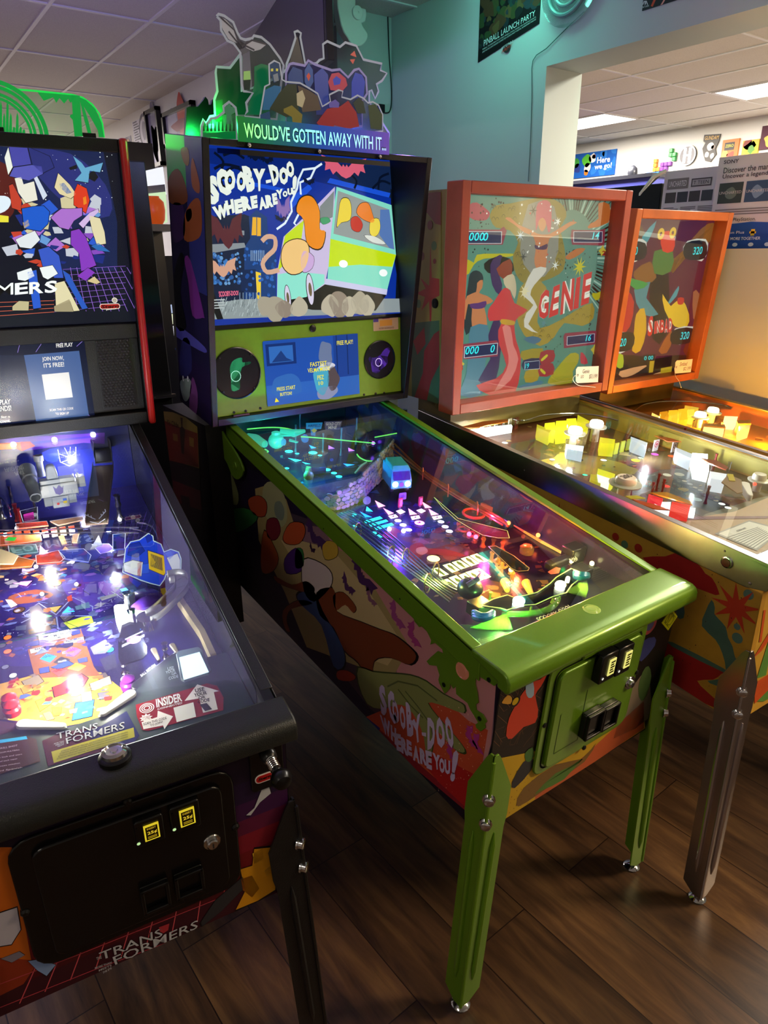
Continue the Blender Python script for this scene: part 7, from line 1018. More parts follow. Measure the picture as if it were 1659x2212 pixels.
plastic(g1,u1((0,1480),(120,1520),(220,1560),(160,1659),(0,1659)),.05,pl1,'#d8c8a0',m='printed_gloss');plastic(g1,u1((780,1450),(860,1520),(720,1530)),.04,pl1,'#e8c090',m='printed_gloss');plastic(g1,u1((900,1330),(1050,1300),(1100,1390),(960,1420)),.05,pl1,'#24306a',m='printed_gloss');plastic(g1,u1((700,1330),(760,1310),(800,1410),(740,1420)),.05,pl1,'#e0b888',m='printed_gloss');plastic(g1,u1((870,1310),(950,1290),(920,1400),(860,1400)),.052,pl1,'#e0b888',m='printed_gloss')
mb=MB();pa=T1(W1-.0185,0,0);fi=Fr(pa,-Y1,(0,0,1));mb.poly(fi,[(-1.18,.95),(-.09,.82),(-.09,.886),(-1.18,1.148)],'#1c2230',.0004);build('inner_side_sheet',mb,'gloss_black_metal',pl1)
mb=MB();p=fi.px(u2((1130,1480))[0]);mb.fbox(fi,p[0]-.02,p[0]+.03,p[1]-.03,p[1]+.01,0,.02,'#c8b890');build('hinge_bracket',mb,'dull_steel',pl1,.002)
glassplate(m1,T1,W1,.034,ZR1(.034)-.004,1.18,ZR1(1.18)-.004)
for q,h,e,c in ((u1((160,400))[0],.12,1.4,'#d8d8ff'),(u1((900,500))[0],.12,1.6,'#d0ccff'),(u1((500,1250))[0],.08,1.2,'#fff0e8'),(u1((1300,1250))[0],.08,.9,'#e0e4ff'),(u3((1350,900))[0],.05,1.2,'#ffffff'),(u3((300,400))[0],.09,1.3,'#ffe8e0'),(u3((700,1000))[0],.1,1.0,'#e8e4ff'),(u4((400,950))[0],.07,1.0,'#fff4d8'),(u4((900,900))[0],.07,.9,'#fff4e0'),(u4((1250,500))[0],.07,.9,'#f0f4ff')):lamp('playfield_light','POINT',g1.at(q,h*.8),e*1.7,c,.005)
mat('red_orange_wood','#a84a38',.45,noise=.18,nscale=10,bump=.15,bscale=90);mat('leg_steel','#c2bcbe',.26,1.);mat('orange_wood','#b8642e',.45,noise=.18,nscale=10,bump=.15,bscale=90)
mat('old_cabinet_paint',None,.5,noise=.1,nscale=22,bump=.1,bscale=150);mat('backlit_print_soft',None,.3,emit=.75);mat('cream_cap','#ddd6bc',.35)
def old_machine(label,O,a,W,L,zb,t,za,sl,o,by,bz,ht,lean,wood,legs,wcol):
 X,Y=V((math.cos(a),math.sin(a),0)),V((-math.sin(a),math.cos(a),0));T=frame_of(O,X,Y);r=thing('pinball_machine',label,'pinball machine',O,a)
 cabinet(r,T,W,L,zb,za-.055,t,za-.002,za-.002+sl*L,'#b9892c','old_cabinet_paint','#c89a34',.09)
 for sx in (0,1):
  x0=-.003 if sx == 0 else W;mb=MB();s=[(-.008,za-.062),(.04,za-.07),(L,za+sl*L-.07),(L,za+sl*L),(-.004,za),(-.012,za-.012),(-.012,za-.05)];mb.prism([T(x0,y,z) for y,z in s],X*.003,'#999')
  x1=-.003 if sx == 0 else W-.019;mb.prism([T(x1,0,za-.002),T(x1,L,za+sl*L-.002),T(x1,L,za+sl*L+.002),T(x1,0,za+.002)],X*.022,'#999');rail=build('side_rail',mb,'brushed_steel',r,.001)
  for y,dz,rr in ((.09,-.035,.014),(.1,-.012,.003),(.03,-.06,.004),(.42,-.04,.003),(.75,-.04,.003)):
   b=MB();c=T(x0+(.003 if sx else 0),y,za+sl*y+dz);n=X if sx else -X
   if rr>.01:b.lathe(c,n,[(rr,0),(rr,.003),(rr-.003,.004)],'#c8c8c8',18);b.lathe(c+n*.002,n,[(rr-.003,0),(rr-.004,.004),(.001,.0045)],'#3a1010',18,1);build('flipper_button',b,['chrome','plastic'],rail)
   else:b.lathe(c,n,[(rr,0),(rr*.7,.0015),(.0005,.002)],'#666',8);build('rail_screw',b,'dull_steel',rail)
 mb=MB();mb.prism([T(-.003,y,z) for y,z in ((.045,za+.003),(-.02,za-.001),(-.03,za-.015),(-.025,za-.05),(-.002,za-.05),(-.002,za-.012),(.045,za-.006))],X*(W+.006),'#aaa');build('lockdown_bar',mb,'brushed_steel',r,.004)
 for lx,ly,ex,ey in ((-.008,-.004,X,Y),(W+.008,-.004,-X,Y),(-.008,L+.004,X,-Y),(W+.008,L+.004,-X,-Y)):
  sx=-.032 if lx<0 else .032;leg(r,T(lx,ly,zb+.2),T(lx+sx,ly+(-.02 if ly<0 else .0),.022),ex,ey,legs,'#9a948e',bolts=ly<0)
 fb=Fr(T(-o,by,bz),X,Y*lean+V((0,0,ht)));BW_=W+2*o;HT=math.hypot(ht,lean);mb=MB()
 for k in ((.018,.032),(BW_-.032,BW_-.018)):mb.fbox(fb,k[0],k[1],.02,HT-.02,-.30,-.07,wcol)
 mb.fbox(fb,.032,BW_-.032,HT-.034,HT-.02,-.30,-.07,wcol);mb.fbox(fb,.032,BW_-.032,.02,.034,-.30,-.07,wcol);mb.fbox(fb,.032,BW_-.032,.034,HT-.034,-.30,-.29,wcol);mb.fbox(fb,.06,BW_-.06,-.10,.03,-.27,-.08,'#6a5a2a');bb=build('backbox',mb,'old_cabinet_paint',r)
 mb=MB();w=.034
 for k in ((0,w,0,HT),(BW_-w,BW_,0,HT),(w,BW_-w,HT-w,HT),(w,BW_-w,0,w)):mb.fbox(fb,*k,-.075,0,'#b8452f')
 build('wooden_frame',mb,wood,bb,.003)
 fg=Fr(fb.P(w,w,-.062),fb.u,fb.v);G=(BW_-2*w,HT-2*w);mb=MB();mb.fbox(fg,0,G[0],0,G[1],.012,.016,'#fff');build('glass',mb,'clear_glass',bb)
 pf=Fr(T(0,.02,za-.07),X,Y+V((0,0,sl)));mb=MB();mb.fbox(pf,.019,W-.019,0,L-.05,-.012,0,'#3f4038');P=build('playfield',mb,'printed_gloss',r)
 glassplate(r,T,W,.045,za+sl*.045-.004,L-.03,za+sl*(L-.03)-.004)
 return r,T,X,Y,bb,fb,fg,G,pf,P,BW_,HT
def disp(A, f, q, t, dq, m2=2, z=.0052):
 A.pp(f,q,'#c8d0dc',z);P=f.pxs(q);cx=sum(p[0] for p in P)/4;cy=sum(p[1] for p in P)/4;A.poly(f,[(cx+(a-cx)*.96,cy+(b-cy)*.9) for a,b in P],'#101c50',z+.0003)
 for tx,k in zip(t,dq):A.text(f,tx,k,'#28e8f4',z+.0006,.01,m2,shear=.18)
def bumper(pf,P,q,h,r,lit,cap='#fffef4',t=None):
 c=pf.px(q,h);mb=MB();mb.lathe(pf.P(c[0],c[1],0),pf.n,[(r*.62,0),(r*.62,h-.012),(r*1.5,h-.008),(r*1.55,h-.004),(r,h-.002)],'#d8d4c4',24);o=build('pop_bumper',mb,'plastic',P);mb=MB();mb.lathe(pf.P(c[0],c[1],h-.003),pf.n,[(r,0),(r,.012),(r*.85,.018),(.001,.019)],cap,24)
 if t:f=pf.up(h+.0165);mb.text(f,t,[(c[0]-r*.6,c[1]+r*.4),(c[0]+r*.6,c[1]+r*.4),(c[0]+r*.6,c[1]-r*.3),(c[0]-r*.6,c[1]-r*.3)],'#2a2418',.0006,.02,1,px=False)
 build('bumper_cap',mb,['lamp_mid' if lit else 'cream_cap','printed_vinyl'],o)
def stand(pf,P,q,h,w,col,X,name='drop_target',m='plastic',rings=None,n=None):
 c=pf.px(q);f=Fr(pf.P(c[0],c[1],0),n or X,pf.n);mb=MB();mb.fbox(f,-w/2,w/2,0,h,0,.004,col)
 if rings:
  for k,rr in enumerate((.45,.33,.2)):mb.disc(f,(0,h*.62),w*rr,rings[k % 2],.0044+.0002*k)
 build(name,mb,m,P)
def wedge(pf,P,q,h,col,m='backlit_print_dim',name='lit_plastic',z0=.004):mb=MB();pts=pf.up(h).pxs(q);mb.plate(pf,pts,z0,h,col);return build(name,mb,m,P)
e7=lambda *p:zc(1250,1150,4.056,*p);e4=lambda *p:zc(1259,860,4.1475,*p);e3=lambda *p:zc(960,860,4.1475,*p);eg=lambda *p:zc(980,420,4.608,*p);e5=lambda *p:zc(930,380,2.276,*p)
def shapes(A,f,z,lst,h=.0004,sm=2):
 for k,(c,q) in enumerate(lst):A.pp(f,z(*q),c,h+.00006*k,0,sm)
m3,T3,X3,Y3,bb3,fb3,fg3,G3,pf3,pl3,BW3,HT3=old_machine('yellow pinball machine with red wooden backbox frame, right of the green one',V((.67685,-.12889,0)),-.04365,.695,1.297,.547,0,.963,.0854,.035,1.0627,1.1012,.7012,-.0198,'red_orange_wood','leg_steel','#8a6a2a')
fs3=Fr(T3(-.0006,0,0),-Y3,(0,0,1));W_=[(-1.29,.66),(-.002,.547),(-.002,.905),(-1.29,1.015)];A=MB(W_);A.poly(fs3,W_,'#c0912e',.0001)
shapes(A,fs3,e7,[('#a3211c',((560,220),(760,210),(850,180),(950,220),(1060,290),(1110,360),(1170,400),(1225,510),(1200,550),(900,430),(700,330))),('#a3211c',((700,950),(830,980),(1000,1060),(1280,1200),(1250,1240),(1180,1290),(1040,1300),(1130,1400),(1260,1520),(1250,1560),(700,1280))),('#4f6e5c',((820,960),(1270,1190),(1280,1230),(820,1000))),('#4f6e5c',((1080,820),(1110,700),(1165,590),(1195,660),(1190,710),(1230,760),(1290,830),(1310,920),(1350,1000),(1370,1090),(1420,1180),(1400,1300),(1330,1350),(1200,1340),(1130,1300),(1250,1280),(1290,1200),(1260,1060),(1200,940))),('#8a2020',((870,600),(900,430),(935,540),(930,640))),('#4f6e5c',((860,600),(925,650),(920,750),(860,740)))])
c=fs3.px(e7((1380,660))[0]);A.star(fs3,c,.062,.022,9,'#c03a1e',.0012,rot=.35)
for z,r,k in (((1490,545),.012,'#5a7a6a'),((1390,826),.008,'#5a7a6a'),((1392,925),.013,'#5a7a6a'),((525,138),.012,'#a32a1c'),((405,105),.011,'#5a7a5a'),((325,38),.011,'#a32a1c'),((-100,-40),.012,'#a32a1c'),((-30,0),.01,'#5a7a5a')):A.disc(fs3,fs3.px(e7(z)[0]),r,k,.0011)
for z in ((-180,-130),(-330,-180)):A.star(fs3,fs3.px(e7(z)[0]),.05,.012,6,'#b0331e',.0012,rot=.5)
random.seed(3)
for i in range(60):x,y=random.uniform(300,1600),random.uniform(150,1500);A.disc(fs3,fs3.px(e7((x,y))[0]),random.uniform(.0005,.0018),'#4a2a12',.0013,0,5)
build('side_art',A,'old_cabinet_paint',m3)
ff3=Fr(T3(0,-.0006,.547),X3,(0,0,1));A=MB([(.002,.001),(.69,.001),(.69,.35),(.002,.35)]);shapes(A,ff3,e7,[('#c8501e',((1620,680),(1640,680),(1600,960),(1580,960))),('#c8501e',((1530,1100),(1700,820),(1760,800),(1600,1040))),('#5a8a3a',((1560,1280),(1660,960),(1700,950),(1640,1250))),('#c8501e',((1540,1320),(1760,1180),(1760,1300),(1540,1500))),('#5a8a3a',((1560,1480),(1760,1280),(1760,1400),(1620,1480)))],sm=0)
for i in range(5):A.star(ff3,(.12+.13*i,.2+.05*(i % 2)),.05,.014,6,'#c8501e',.0012)
build('front_art',A,'old_cabinet_paint',m3)
fl3=Fr(fb3.P(.0174,0,0),-Y3,fb3.v);eb=lambda *p:zc(860,340,3.352,*p);A=MB([(-.298,.022),(-.076,.022),(-.076,HT3-.022),(-.298,HT3-.022)]);shapes(A,fl3,eb,[('#8a7a2e',((0,200),(310,200),(310,1840),(0,1840))),('#7a1c1a',((180,250),(310,250),(310,490),(270,480),(210,400),(190,420))),('#a02820',((235,630),(245,870),(300,880),(300,1000),(245,1030),(235,1330),(225,1040),(170,1110),(195,1010),(130,985),(200,950),(160,870),(225,930))),('#3f5a3c',((100,1200),(300,1180),(300,1800),(100,1800))),('#8a1f20',((110,1330),(190,1230),(200,1350),(140,1430))),('#8a1f20',((190,1400),(260,1280),(300,1250),(300,1500),(240,1620),(200,1800),(110,1760),(180,1560)))],sm=0)
for z,r,k in (((232,490),.014,'#7a1c1a'),((262,640),.014,'#4a6a3a'),((265,752),.008,'#7a1c1a'),((175,715),.013,'#6a2018'),((148,1060),.014,'#4a6a3a')):A.disc(fl3,fl3.px(eb(z)[0]),r,k,.001)
build('backbox_side_art',A,'old_cabinet_paint',bb3)
c=fl3.px(eb((271,1057))[0]);mb=MB();mb.lathe(fl3.P(c[0],c[1],0),fl3.n,[(.016,0),(.015,.005),(.005,.006),(.001,.005)],'#0c0c0c',16);build('cable_grommet',mb,'plastic',bb3)
f=fg3;A=MB([(0,0),(G3[0],0),(G3[0],G3[1]),(0,G3[1])]);A.fbox(f,0,G3[0],0,G3[1],-.004,0,'#4f8578')
random.seed(12)
for i in range(44):t=-.9+3.2*i/44;x,y=1180+250*math.cos(t),620+520*math.sin(-t)*.9;A.ps(f,eg((x,y),(x+300*math.cos(t),y-330*math.sin(t))),random.uniform(.002,.008),random.choice(('#0c1210','#0c1210','#9fc4b4')),.0003)
for i in range(170):x,y=random.choice(((400,140),(330,650),(1180,640),(1000,1620),(1400,1250),(230,350),(760,1650)));A.disc(f,f.px(eg((x+random.gauss(0,90),y+random.gauss(0,80)))[0]),random.uniform(.001,.004),'#0e1614',.0004,0,7)
shapes(A,f,eg,[('#a83a52',((150,110),(230,80),(330,150),(360,190),(330,250),(250,260),(160,230))),('#b8b020',((120,640),(200,680),(230,600),(400,590),(600,590),(560,620),(300,640),(200,700),(150,790),(110,780))),('#b8b020',((1380,980),(1470,960),(1530,700),(1520,880),(1440,1050),(1390,1030))),('#c0662c',((1440,90),(1550,100),(1540,280),(1340,340),(1360,290),(1440,240))),('#b86a30',((1110,620),(1220,540),(1310,540),(1250,600),(1150,650))),('#0e1210',((300,690),(420,620),(560,640),(600,760),(480,800),(340,780))),('#8a7a2c',((360,200),(420,110),(560,90),(700,60),(880,30),(1020,60),(1100,130),(1120,220),(1060,330),(1080,430),(1110,600),(1090,750),(1000,820),(900,860),(760,900),(660,860),(600,740),(590,600),(640,480),(560,360),(420,330),(370,260))),('#8a8a80',((660,560),(740,100),(1000,120),(1040,560),(900,820),(760,780))),('#a08a34',((640,1000),(700,880),(860,860),(940,1000),(840,1180),(860,1330),(1060,1250),(1220,1150),(1380,1080),(1390,1230),(1280,1310),(1100,1280),(1000,1420),(860,1510),(700,1400),(620,1200)))])
for i in range(60):x,y,w,h=random.choice(((500,200,120,80),(1060,600,40,150),(640,700,50,130),(1200,1200,160,60),(900,1380,100,90),(690,1240,50,100)));p=f.px(eg((x+random.uniform(-w,w),y+random.uniform(-h,h)))[0]);A.ring(f,p,.006,.0074,'#4a3a14',.0013,0,8,0,3.4)
shapes(A,f,eg,[('#c87c50',((510,240),(560,230),(640,300),(760,350),(830,390),(900,400),(960,390),(1060,330),(1160,270),(1225,280),(1150,320),(1040,400),(950,440),(930,560),(920,680),(900,750),(820,740),(800,640),(815,540),(790,420),(700,380),(600,300))),('#c8506a',((815,360),(820,130),(860,70),(930,60),(970,120),(965,330),(940,380),(920,300),(890,240),(840,290))),('#d08a60',((840,270),(880,230),(915,270),(910,330),(878,370),(845,330))),('#4a2450',((805,500),(860,520),(930,490),(920,545),(860,550),(810,540))),('#d8d4cc',((790,740),(920,730),(890,800),(800,900),(760,1000),(830,1120),(740,1290),(840,1380),(700,1320),(720,1180),(790,1100),(680,1000),(700,920))),
 ('#203038',((140,900),(160,790),(220,755),(280,790),(290,870),(240,960),(230,1250),(120,1400),(100,1200))),('#c07a50',((230,880),(285,850),(280,930),(250,980),(330,1010),(390,1060),(340,1090),(300,1120),(330,1300),(180,1330),(180,1140),(140,1090),(110,1250),(95,1150),(130,1010),(220,970))),('#5a3070',((160,1090),(240,1080),(320,1060),(310,1120),(240,1140),(170,1130))),('#4a7a90',((165,1320),(335,1300),(340,1480),(310,1700),(280,1990),(60,2000),(120,1800),(150,1500))),('#3a2258',((360,700),(420,620),(480,610),(440,760),(480,900),(450,1000),(380,900))),('#8a3a26',((420,740),(560,640),(575,790),(500,850))),('#c8b89a',((490,840),(580,790),(610,850),(620,950),(600,1040),(560,950),(520,930))),('#3a2456',((340,1400),(440,1200),(470,1500),(400,1900),(240,1850),(360,1640))),('#c83a40',((440,1000),(500,930),(560,960),(600,1080),(730,1150),(640,1220),(600,1300),(620,1460),(665,1620),(640,1880),(560,2000),(340,1990),(220,1900),(420,1830),(520,1700),(450,1500),(440,1350),(480,1250),(350,1260),(340,1150),(390,1080))),('#e0807c',((480,1320),(560,1320),(590,1500),(640,1640),(560,1850),(400,1960),(520,1750),(540,1600))),('#c89a30',((470,1240),(600,1260),(590,1300),(475,1290))),('#3f6a8a',((690,1440),(780,1410),(870,1440),(800,1490))),('#9a8a2c',((670,1560),(880,1530),(860,1620),(690,1650))),('#24264a',((690,1650),(850,1630),(850,1730),(690,1740))),('#4a7a94',((660,1900),(860,1850),(870,1890),(670,1930))),('#a89030',((710,1760),(840,1740),(830,1850),(710,1870))),('#a8a030',((940,1840),(1060,1680),(1160,1580),(1240,1590),(1230,1680),(1180,1760),(1170,1880),(960,1890))),('#9a2838',((860,1570),(990,1550),(990,1660),(865,1690))),('#9a2838',((850,1700),(980,1680),(985,1790),(850,1810))),('#c8c030',((865,1640),(920,1590),(930,1610),(875,1660))),('#c8c030',((865,1730),(910,1770),(895,1790),(855,1750))),('#c03a4a',((1260,1570),(1300,1600),(1330,1680),(1260,1680)))],.0014)
for q,r0,r1,c,n in (((1245,720),.035,.012,'#c8c020',9),((700,965),.028,.008,'#e8dcb0',8),((785,160),.022,.004,'#1c2428',6),((655,410),.022,.005,'#c8d4e0',8),((685,620),.02,.004,'#1c2428',6),((890,1280),.018,.005,'#5a8a94',7),((1030,270),.016,.005,'#f0f4f4',7),((1005,705),.02,.005,'#dfe8e8',7)):A.star(f,f.px(eg(q)[0]),r0,r1,n,c,.0038)
for i in range(34):A.disc(f,f.px(eg((random.gauss(860,150),random.uniform(60,800)))[0]),random.uniform(.0012,.004),random.choice(('#f4f4f0','#d0402c','#4a6a6a','#f4f4f0')),.0037,0,8)
shapes(A,f,eg,[('#8a3048',((110,350),(450,350),(490,320),(520,360),(480,500),(110,500))),('#8a3048',((1165,350),(1210,355),(1440,355),(1500,340),(1490,510),(1170,500),(1155,420))),('#8a3048',((75,1490),(420,1450),(440,1480),(430,1610),(90,1640))),('#8a3048',((1085,1410),(1100,1380),(1380,1355),(1425,1360),(1420,1490),(1090,1530)))],.004,0)
disp(A,f,eg((125,365),(470,368),(466,490),(122,490)),['0','0','0','0'],[eg((145+o,378),(190+o,378),(190+o,462),(140+o,462)) for o in (0,52,104,142)]);disp(A,f,eg((1182,368),(1472,368),(1468,480),(1180,478)),['14'],[eg((1370,378),(1440,372),(1434,440),(1366,444))]);disp(A,f,eg((95,1512),(430,1475),(424,1590),(92,1628)),['0','0','0','0'],[eg((108+o,1515-.08*o),(150+o,1512-.08*o),(146+o,1590-.08*o),(104+o,1594-.08*o)) for o in (0,46,92,250)]);disp(A,f,eg((1118,1412),(1394,1382),(1390,1470),(1114,1502)),['16'],[eg((1305,1400),(1358,1394),(1352,1454),(1300,1460))]);disp(A,f,eg((695,1665),(845,1650),(845,1735),(695,1745)),['19'],[eg((700,1680),(740,1676),(738,1728),(698,1732))])
letters(A,f,[(c,eg(*q)) for c,q in (('G',((845,970),(945,935),(930,1220),(825,1260))),('E',((985,920),(1050,890),(1030,1190),(935,1230))),('N',((1075,870),(1195,830),(1175,1150),(1050,1200))),('I',((1215,830),(1255,815),(1232,1130),(1180,1145))),('E',((1285,800),(1370,765),(1335,1080),(1255,1110))))],'#d02a2c','#f0ece4',.0046,.03,ow=.07)
for t,q in (('2',((1470,560),(1505,560),(1500,610),(1465,605))),('3',((55,1690),(85,1690),(85,1750),(55,1750))),('4',((1390,1540),(1425,1540),(1420,1590),(1385,1590)))):A.star(f,f.px(eg(q[0])[0]),.02,.012,4,'#c8b840',.0042);A.text(f,t,eg(*q),'#a02020',.0046,.03)
build('backglass_print',A,['backlit_print_soft','printed_gloss','backlit_print'],bb3)
mb=MB([(.019,0),(.676,0),(.676,1.24),(.019,1.24)]);f=pf3;mb.poly(f,[(.02,0),(.675,0),(.675,1.24),(.02,1.24)],'#5a4a34',.0002)
shapes(mb,f,e4,[('#6a2a26',((300,560),(560,590),(900,760),(1400,900),(1659,900),(1500,1000),(1000,860),(600,700))),('#8a7a34',((-400,480),(100,520),(500,640),(300,700),(-300,640))),('#4a5048',((560,700),(900,640),(1250,900),(1100,1060),(700,900))),('#8a8a78',((1100,1040),(1400,950),(1659,880),(1659,1060),(1150,1060))),('#a08030',((800,560),(1000,520),(1100,620),(850,620))),('#3a2a22',((-900,360),(-500,330),(-200,480),(-400,560),(-800,480)))],.0003)
random.seed(17)
for i in range(70):q=e4((random.uniform(-900,1500),random.uniform(250,950)))[0];mb.poly(f,blob(f.px(q),random.uniform(.008,.022),8,.5),random.choice(('#6a5a30','#4a2a24','#8a7840','#3a3a34','#7a4a2a','#9a8a5a','#30423a')),.0007+.000004*i)
confetti(mb,f,e4,(-900,1500,230,980),130,('#7a6a3a','#5a2a26','#a89450','#2a3a30','#8a4a2a','#c0b070','#403830','#6a7a60'),.004,.012,.0011);build('playfield_print',mb,'printed_gloss',pl3)
I(pf3,pl3,[('o',e4((x,y))[0]+(r/4.15,),c) for x,y,r,c in ((645,505,38,'#ff60e0'),(795,522,38,'#ff6a30'),(472,560,45,'#ffe820'),(185,557,34,'#f4f4f0'),(1245,950,34,'#fffff4'),(1300,984,34,'#fffff4'),(20,690,28,'#20d8b0'),(745,790,40,'#ff3a30'),(-698,402,32,'#fffff8'),(-275,552,30,'#f4f4e8'))],'lamp_low');I(pf3,pl3,[('o',e4((x,y))[0]+(r/4.15,),c) for x,y,r,c in ((755,690,44,'#c8c8b0'),(865,685,50,'#b8b498'),(885,820,46,'#5a7a7a'),(950,862,50,'#4a6a70'),(1025,910,48,'#b8d0d8'),(910,745,26,'#c8c4ac'),(960,772,28,'#c8d0cc'),(1005,803,24,'#b8b098'),(1053,828,26,'#c8c4a8'),(1100,860,26,'#b0a890'),(1145,888,24,'#c8c098'),(1192,920,26,'#d8d4b8'))],'printed_gloss')
bumper(pf3,pl3,e3((1172,300))[0],.06,.024,1);bumper(pf3,pl3,e3((1362,240))[0],.06,.024,1);bumper(pf3,pl3,e4((385,750))[0],.06,.03,0,t='200')
for i in range(6):stand(pf3,pl3,e3((325+62*i,335-12*i))[0],.045,.022,'#f0ece0' if i % 2 == 0 else '#6a2a24',X3,rings=('#555','#ddd'),n=X3*.9+Y3*.3)
for i in range(3):stand(pf3,pl3,e4((285+55*i,500-18*i))[0],.04,.02,'#d8d83a',X3,m='backlit_print_dim')
for q,c in (((640,470),'#c83a5a'),((805,480),'#40404a')):stand(pf3,pl3,e4(q)[0],.04,.026,'#e8e4e0',X3,'round_target',rings=(c,'#e8e8e8'))
YL,WH='#f4ec28','#f4f8ff'
for z,h,c,q,m in ((e3,.05,YL,((900,225),(990,215),(995,290),(905,280)),'lamp_low'),(e3,.05,YL,((1000,205),(1090,200),(1100,290),(1010,300)),'lamp_low'),(e3,.05,YL,((1095,185),(1180,180),(1190,250),(1105,255)),'lamp_low'),(e3,.05,YL,((1195,150),(1300,205),(1280,240),(1195,210)),'backlit_print'),(e3,.05,'#d8d030',((830,235),(960,285),(940,310),(835,262)),'backlit_print'),(e4,.05,YL,((155,350),(290,370),(285,410),(160,400)),'backlit_print'),(e4,.05,YL,((135,630),(290,680),(260,710),(135,670)),'backlit_print'),(e4,.045,'#fff8e0',((130,680),(240,715),(235,770),(140,740)),'lamp_low'),(e4,.04,'#d8d020',((70,680),(150,690),(160,770),(70,730)),'backlit_print_dim'),(e4,.05,'#ff3040',((590,858),(720,900),(700,960),(610,910)),'backlit_print'),(e4,.05,'#ff3828',((800,925),(965,960),(945,1045),(780,1010)),'backlit_print'),(e4,.045,WH,((640,930),(790,930),(780,1000),(650,980)),'lamp_low'),(e4,.04,WH,((955,975),(1010,985),(1000,1050),(950,1045)),'lamp_low'),(e4,.045,WH,((980,490),(1120,500),(1120,540),(990,545)),'lamp_mid'),(e4,.04,WH,((990,560),(1130,590),(1130,660),(1000,630)),'lamp_low'),(e4,.045,WH,((1140,655),(1290,680),(1270,740),(1150,720)),'backlit_print'),(e4,.045,'#dfe8f4',((430,345),(580,400),(570,430),(440,380)),'backlit_print'),(e4,.045,'#dfe8f4',((830,440),(980,500),(970,540),(840,480)),'backlit_print'),(e3,.04,'#dff0ff',((1090,410),(1250,430),(1240,480),(1100,450)),'backlit_print'),(e3,.03,'#f8fbff',((215,285),(330,265),(600,235),(610,250),(330,295),(230,310)),'lamp_low')):wedge(pf3,pl3,z(*q),h,c,m)
for z,h,c,q in ((e3,.055,'#c06a2a',((150,265),(350,215),(560,195),(570,215),(300,265))),(e4,.052,'#a8582a',((640,340),(780,365),(880,395),(760,395))),(e4,.052,'#8a3a24',((1060,545),(1200,565),(1300,625),(1280,650),(1130,590))),(e4,.055,'#c8902a',((600,855),(750,850),(960,930),(980,965),(780,905))),(e4,.05,'#d8c820',((380,885),(480,880),(560,905),(430,910))),(e4,.05,'#d05a2a',((440,910),(640,960),(780,1010),(640,1000),(500,950)))):plastic(pf3,z(*q),h,pl3,c,m='printed_gloss')
for q in ((655,830),(425,865),(700,880),(1095,945),(890,395),(735,375),(1055,520),(1165,640),(605,910),(820,1045)):post(pf3,e4(q)[0],.055,pl3,'post','#7a1c1c','plastic',.006)
for q in ((700,420),(560,420),(990,640),(1120,700),(1290,690)):post(pf3,e4(q)[0],.045,pl3,'post','#d8e0e8','clear_plastic',.007)
for q in ((1240,450),(1320,450),(1180,500)):post(pf3,e3(q)[0],.05,pl3,'post','#7a5a3a','tinted_plastic',.009)
mb=MB();mb.tube(wire(pf3,e3((610,185),(720,200),(900,150),(1200,138),(1420,165),(1560,200)),.05),.003,'#e0e0d0',6);build('ball_arch',mb,'chrome',pl3)
bar(pf3,e4((1455,760),(1500,860)),.04,.013,'#e8e4dc','flipper',pl3,'plastic',.02);plastic(pf3,e4((1240,760),(1300,690),(1420,740),(1430,850),(1380,860)),.045,pl3,'#8a7050',m='printed_gloss');plastic(pf3,e4((1290,685),(1345,690),(1365,750),(1310,745)),.047,pl3,'#c8b430',m='printed_gloss');bulb(pf3,e4((1540,770))[0],.03,pl3,'#ff5a40',.006,'lamp_low');bumper(pf3,pl3,e4((1580,720))[0],.04,.02,0)
mb=MB();q=pf3.up(.03).pxs(e4((860,1070),(1659,1062),(1900,1080),(1900,1500),(1659,1430)));mb.plate(pf3,[(.02,0),(.675,0),(.675,.26),(.3,.24),(.16,.27),(.02,.33)],.012,.03,'#b08a5a');ap3=build('apron',mb,'printed_vinyl',m3);fa3=pf3.up(.0305);mb=MB();mb.pp(fa3,e4((870,1062),(1659,1058),(1659,1078),(870,1092)),'#6a2020',.0004)
mb.pp(fa3,e4((1180,1215),(1490,1095),(1800,1180),(1560,1370)),'#8a8478',.0006);mb.pp(fa3,e4((1215,1215),(1490,1108),(1780,1185),(1550,1350)),'#dcd8cc',.0008);mb.text(fa3,'GENIE',e4((1370,1190),(1455,1160),(1468,1172),(1384,1202)),'#2a2824',.0012,.02)
for i in range(9):mb.ps(fa3,e4((1300+26*i,1250+13*i),(1570+16*i,1160+8*i)),.0022,'#55524a',.0012)
build('score_card',mb,'printed_vinyl',ap3)
for n_,(q,o_) in enumerate((((.0005,.019),1),((.676,.695),-1))):
 fi=Fr(T3(.0194 if n_ == 0 else .6756,0,0),Y3 if n_ == 0 else -Y3,(0,0,1));s=1 if n_ == 0 else -1;mb=MB();P=[(0,.9),(s*1.25,1.0),(s*1.25,1.062),(0,.957)];mb.poly(fi,P,'#a8983a',.0004);build('inner_side_board',mb,'old_cabinet_paint',pl3)
mb=MB();fi=Fr(T3(0,1.245,0),X3,(0,0,1));mb.fbox(fi,.02,.675,.99,1.065,0,.006,'#a8983a');build('back_board',mb,'old_cabinet_paint',pl3)
for i in range(6):mb=MB();mb.lathe(fi.P(.06+.115*i,1.045,.006),fi.n,[(.005,0),(.004,.002),(.001,.003)],'#4a4420',8);build('board_screw',mb,'plastic',pl3)
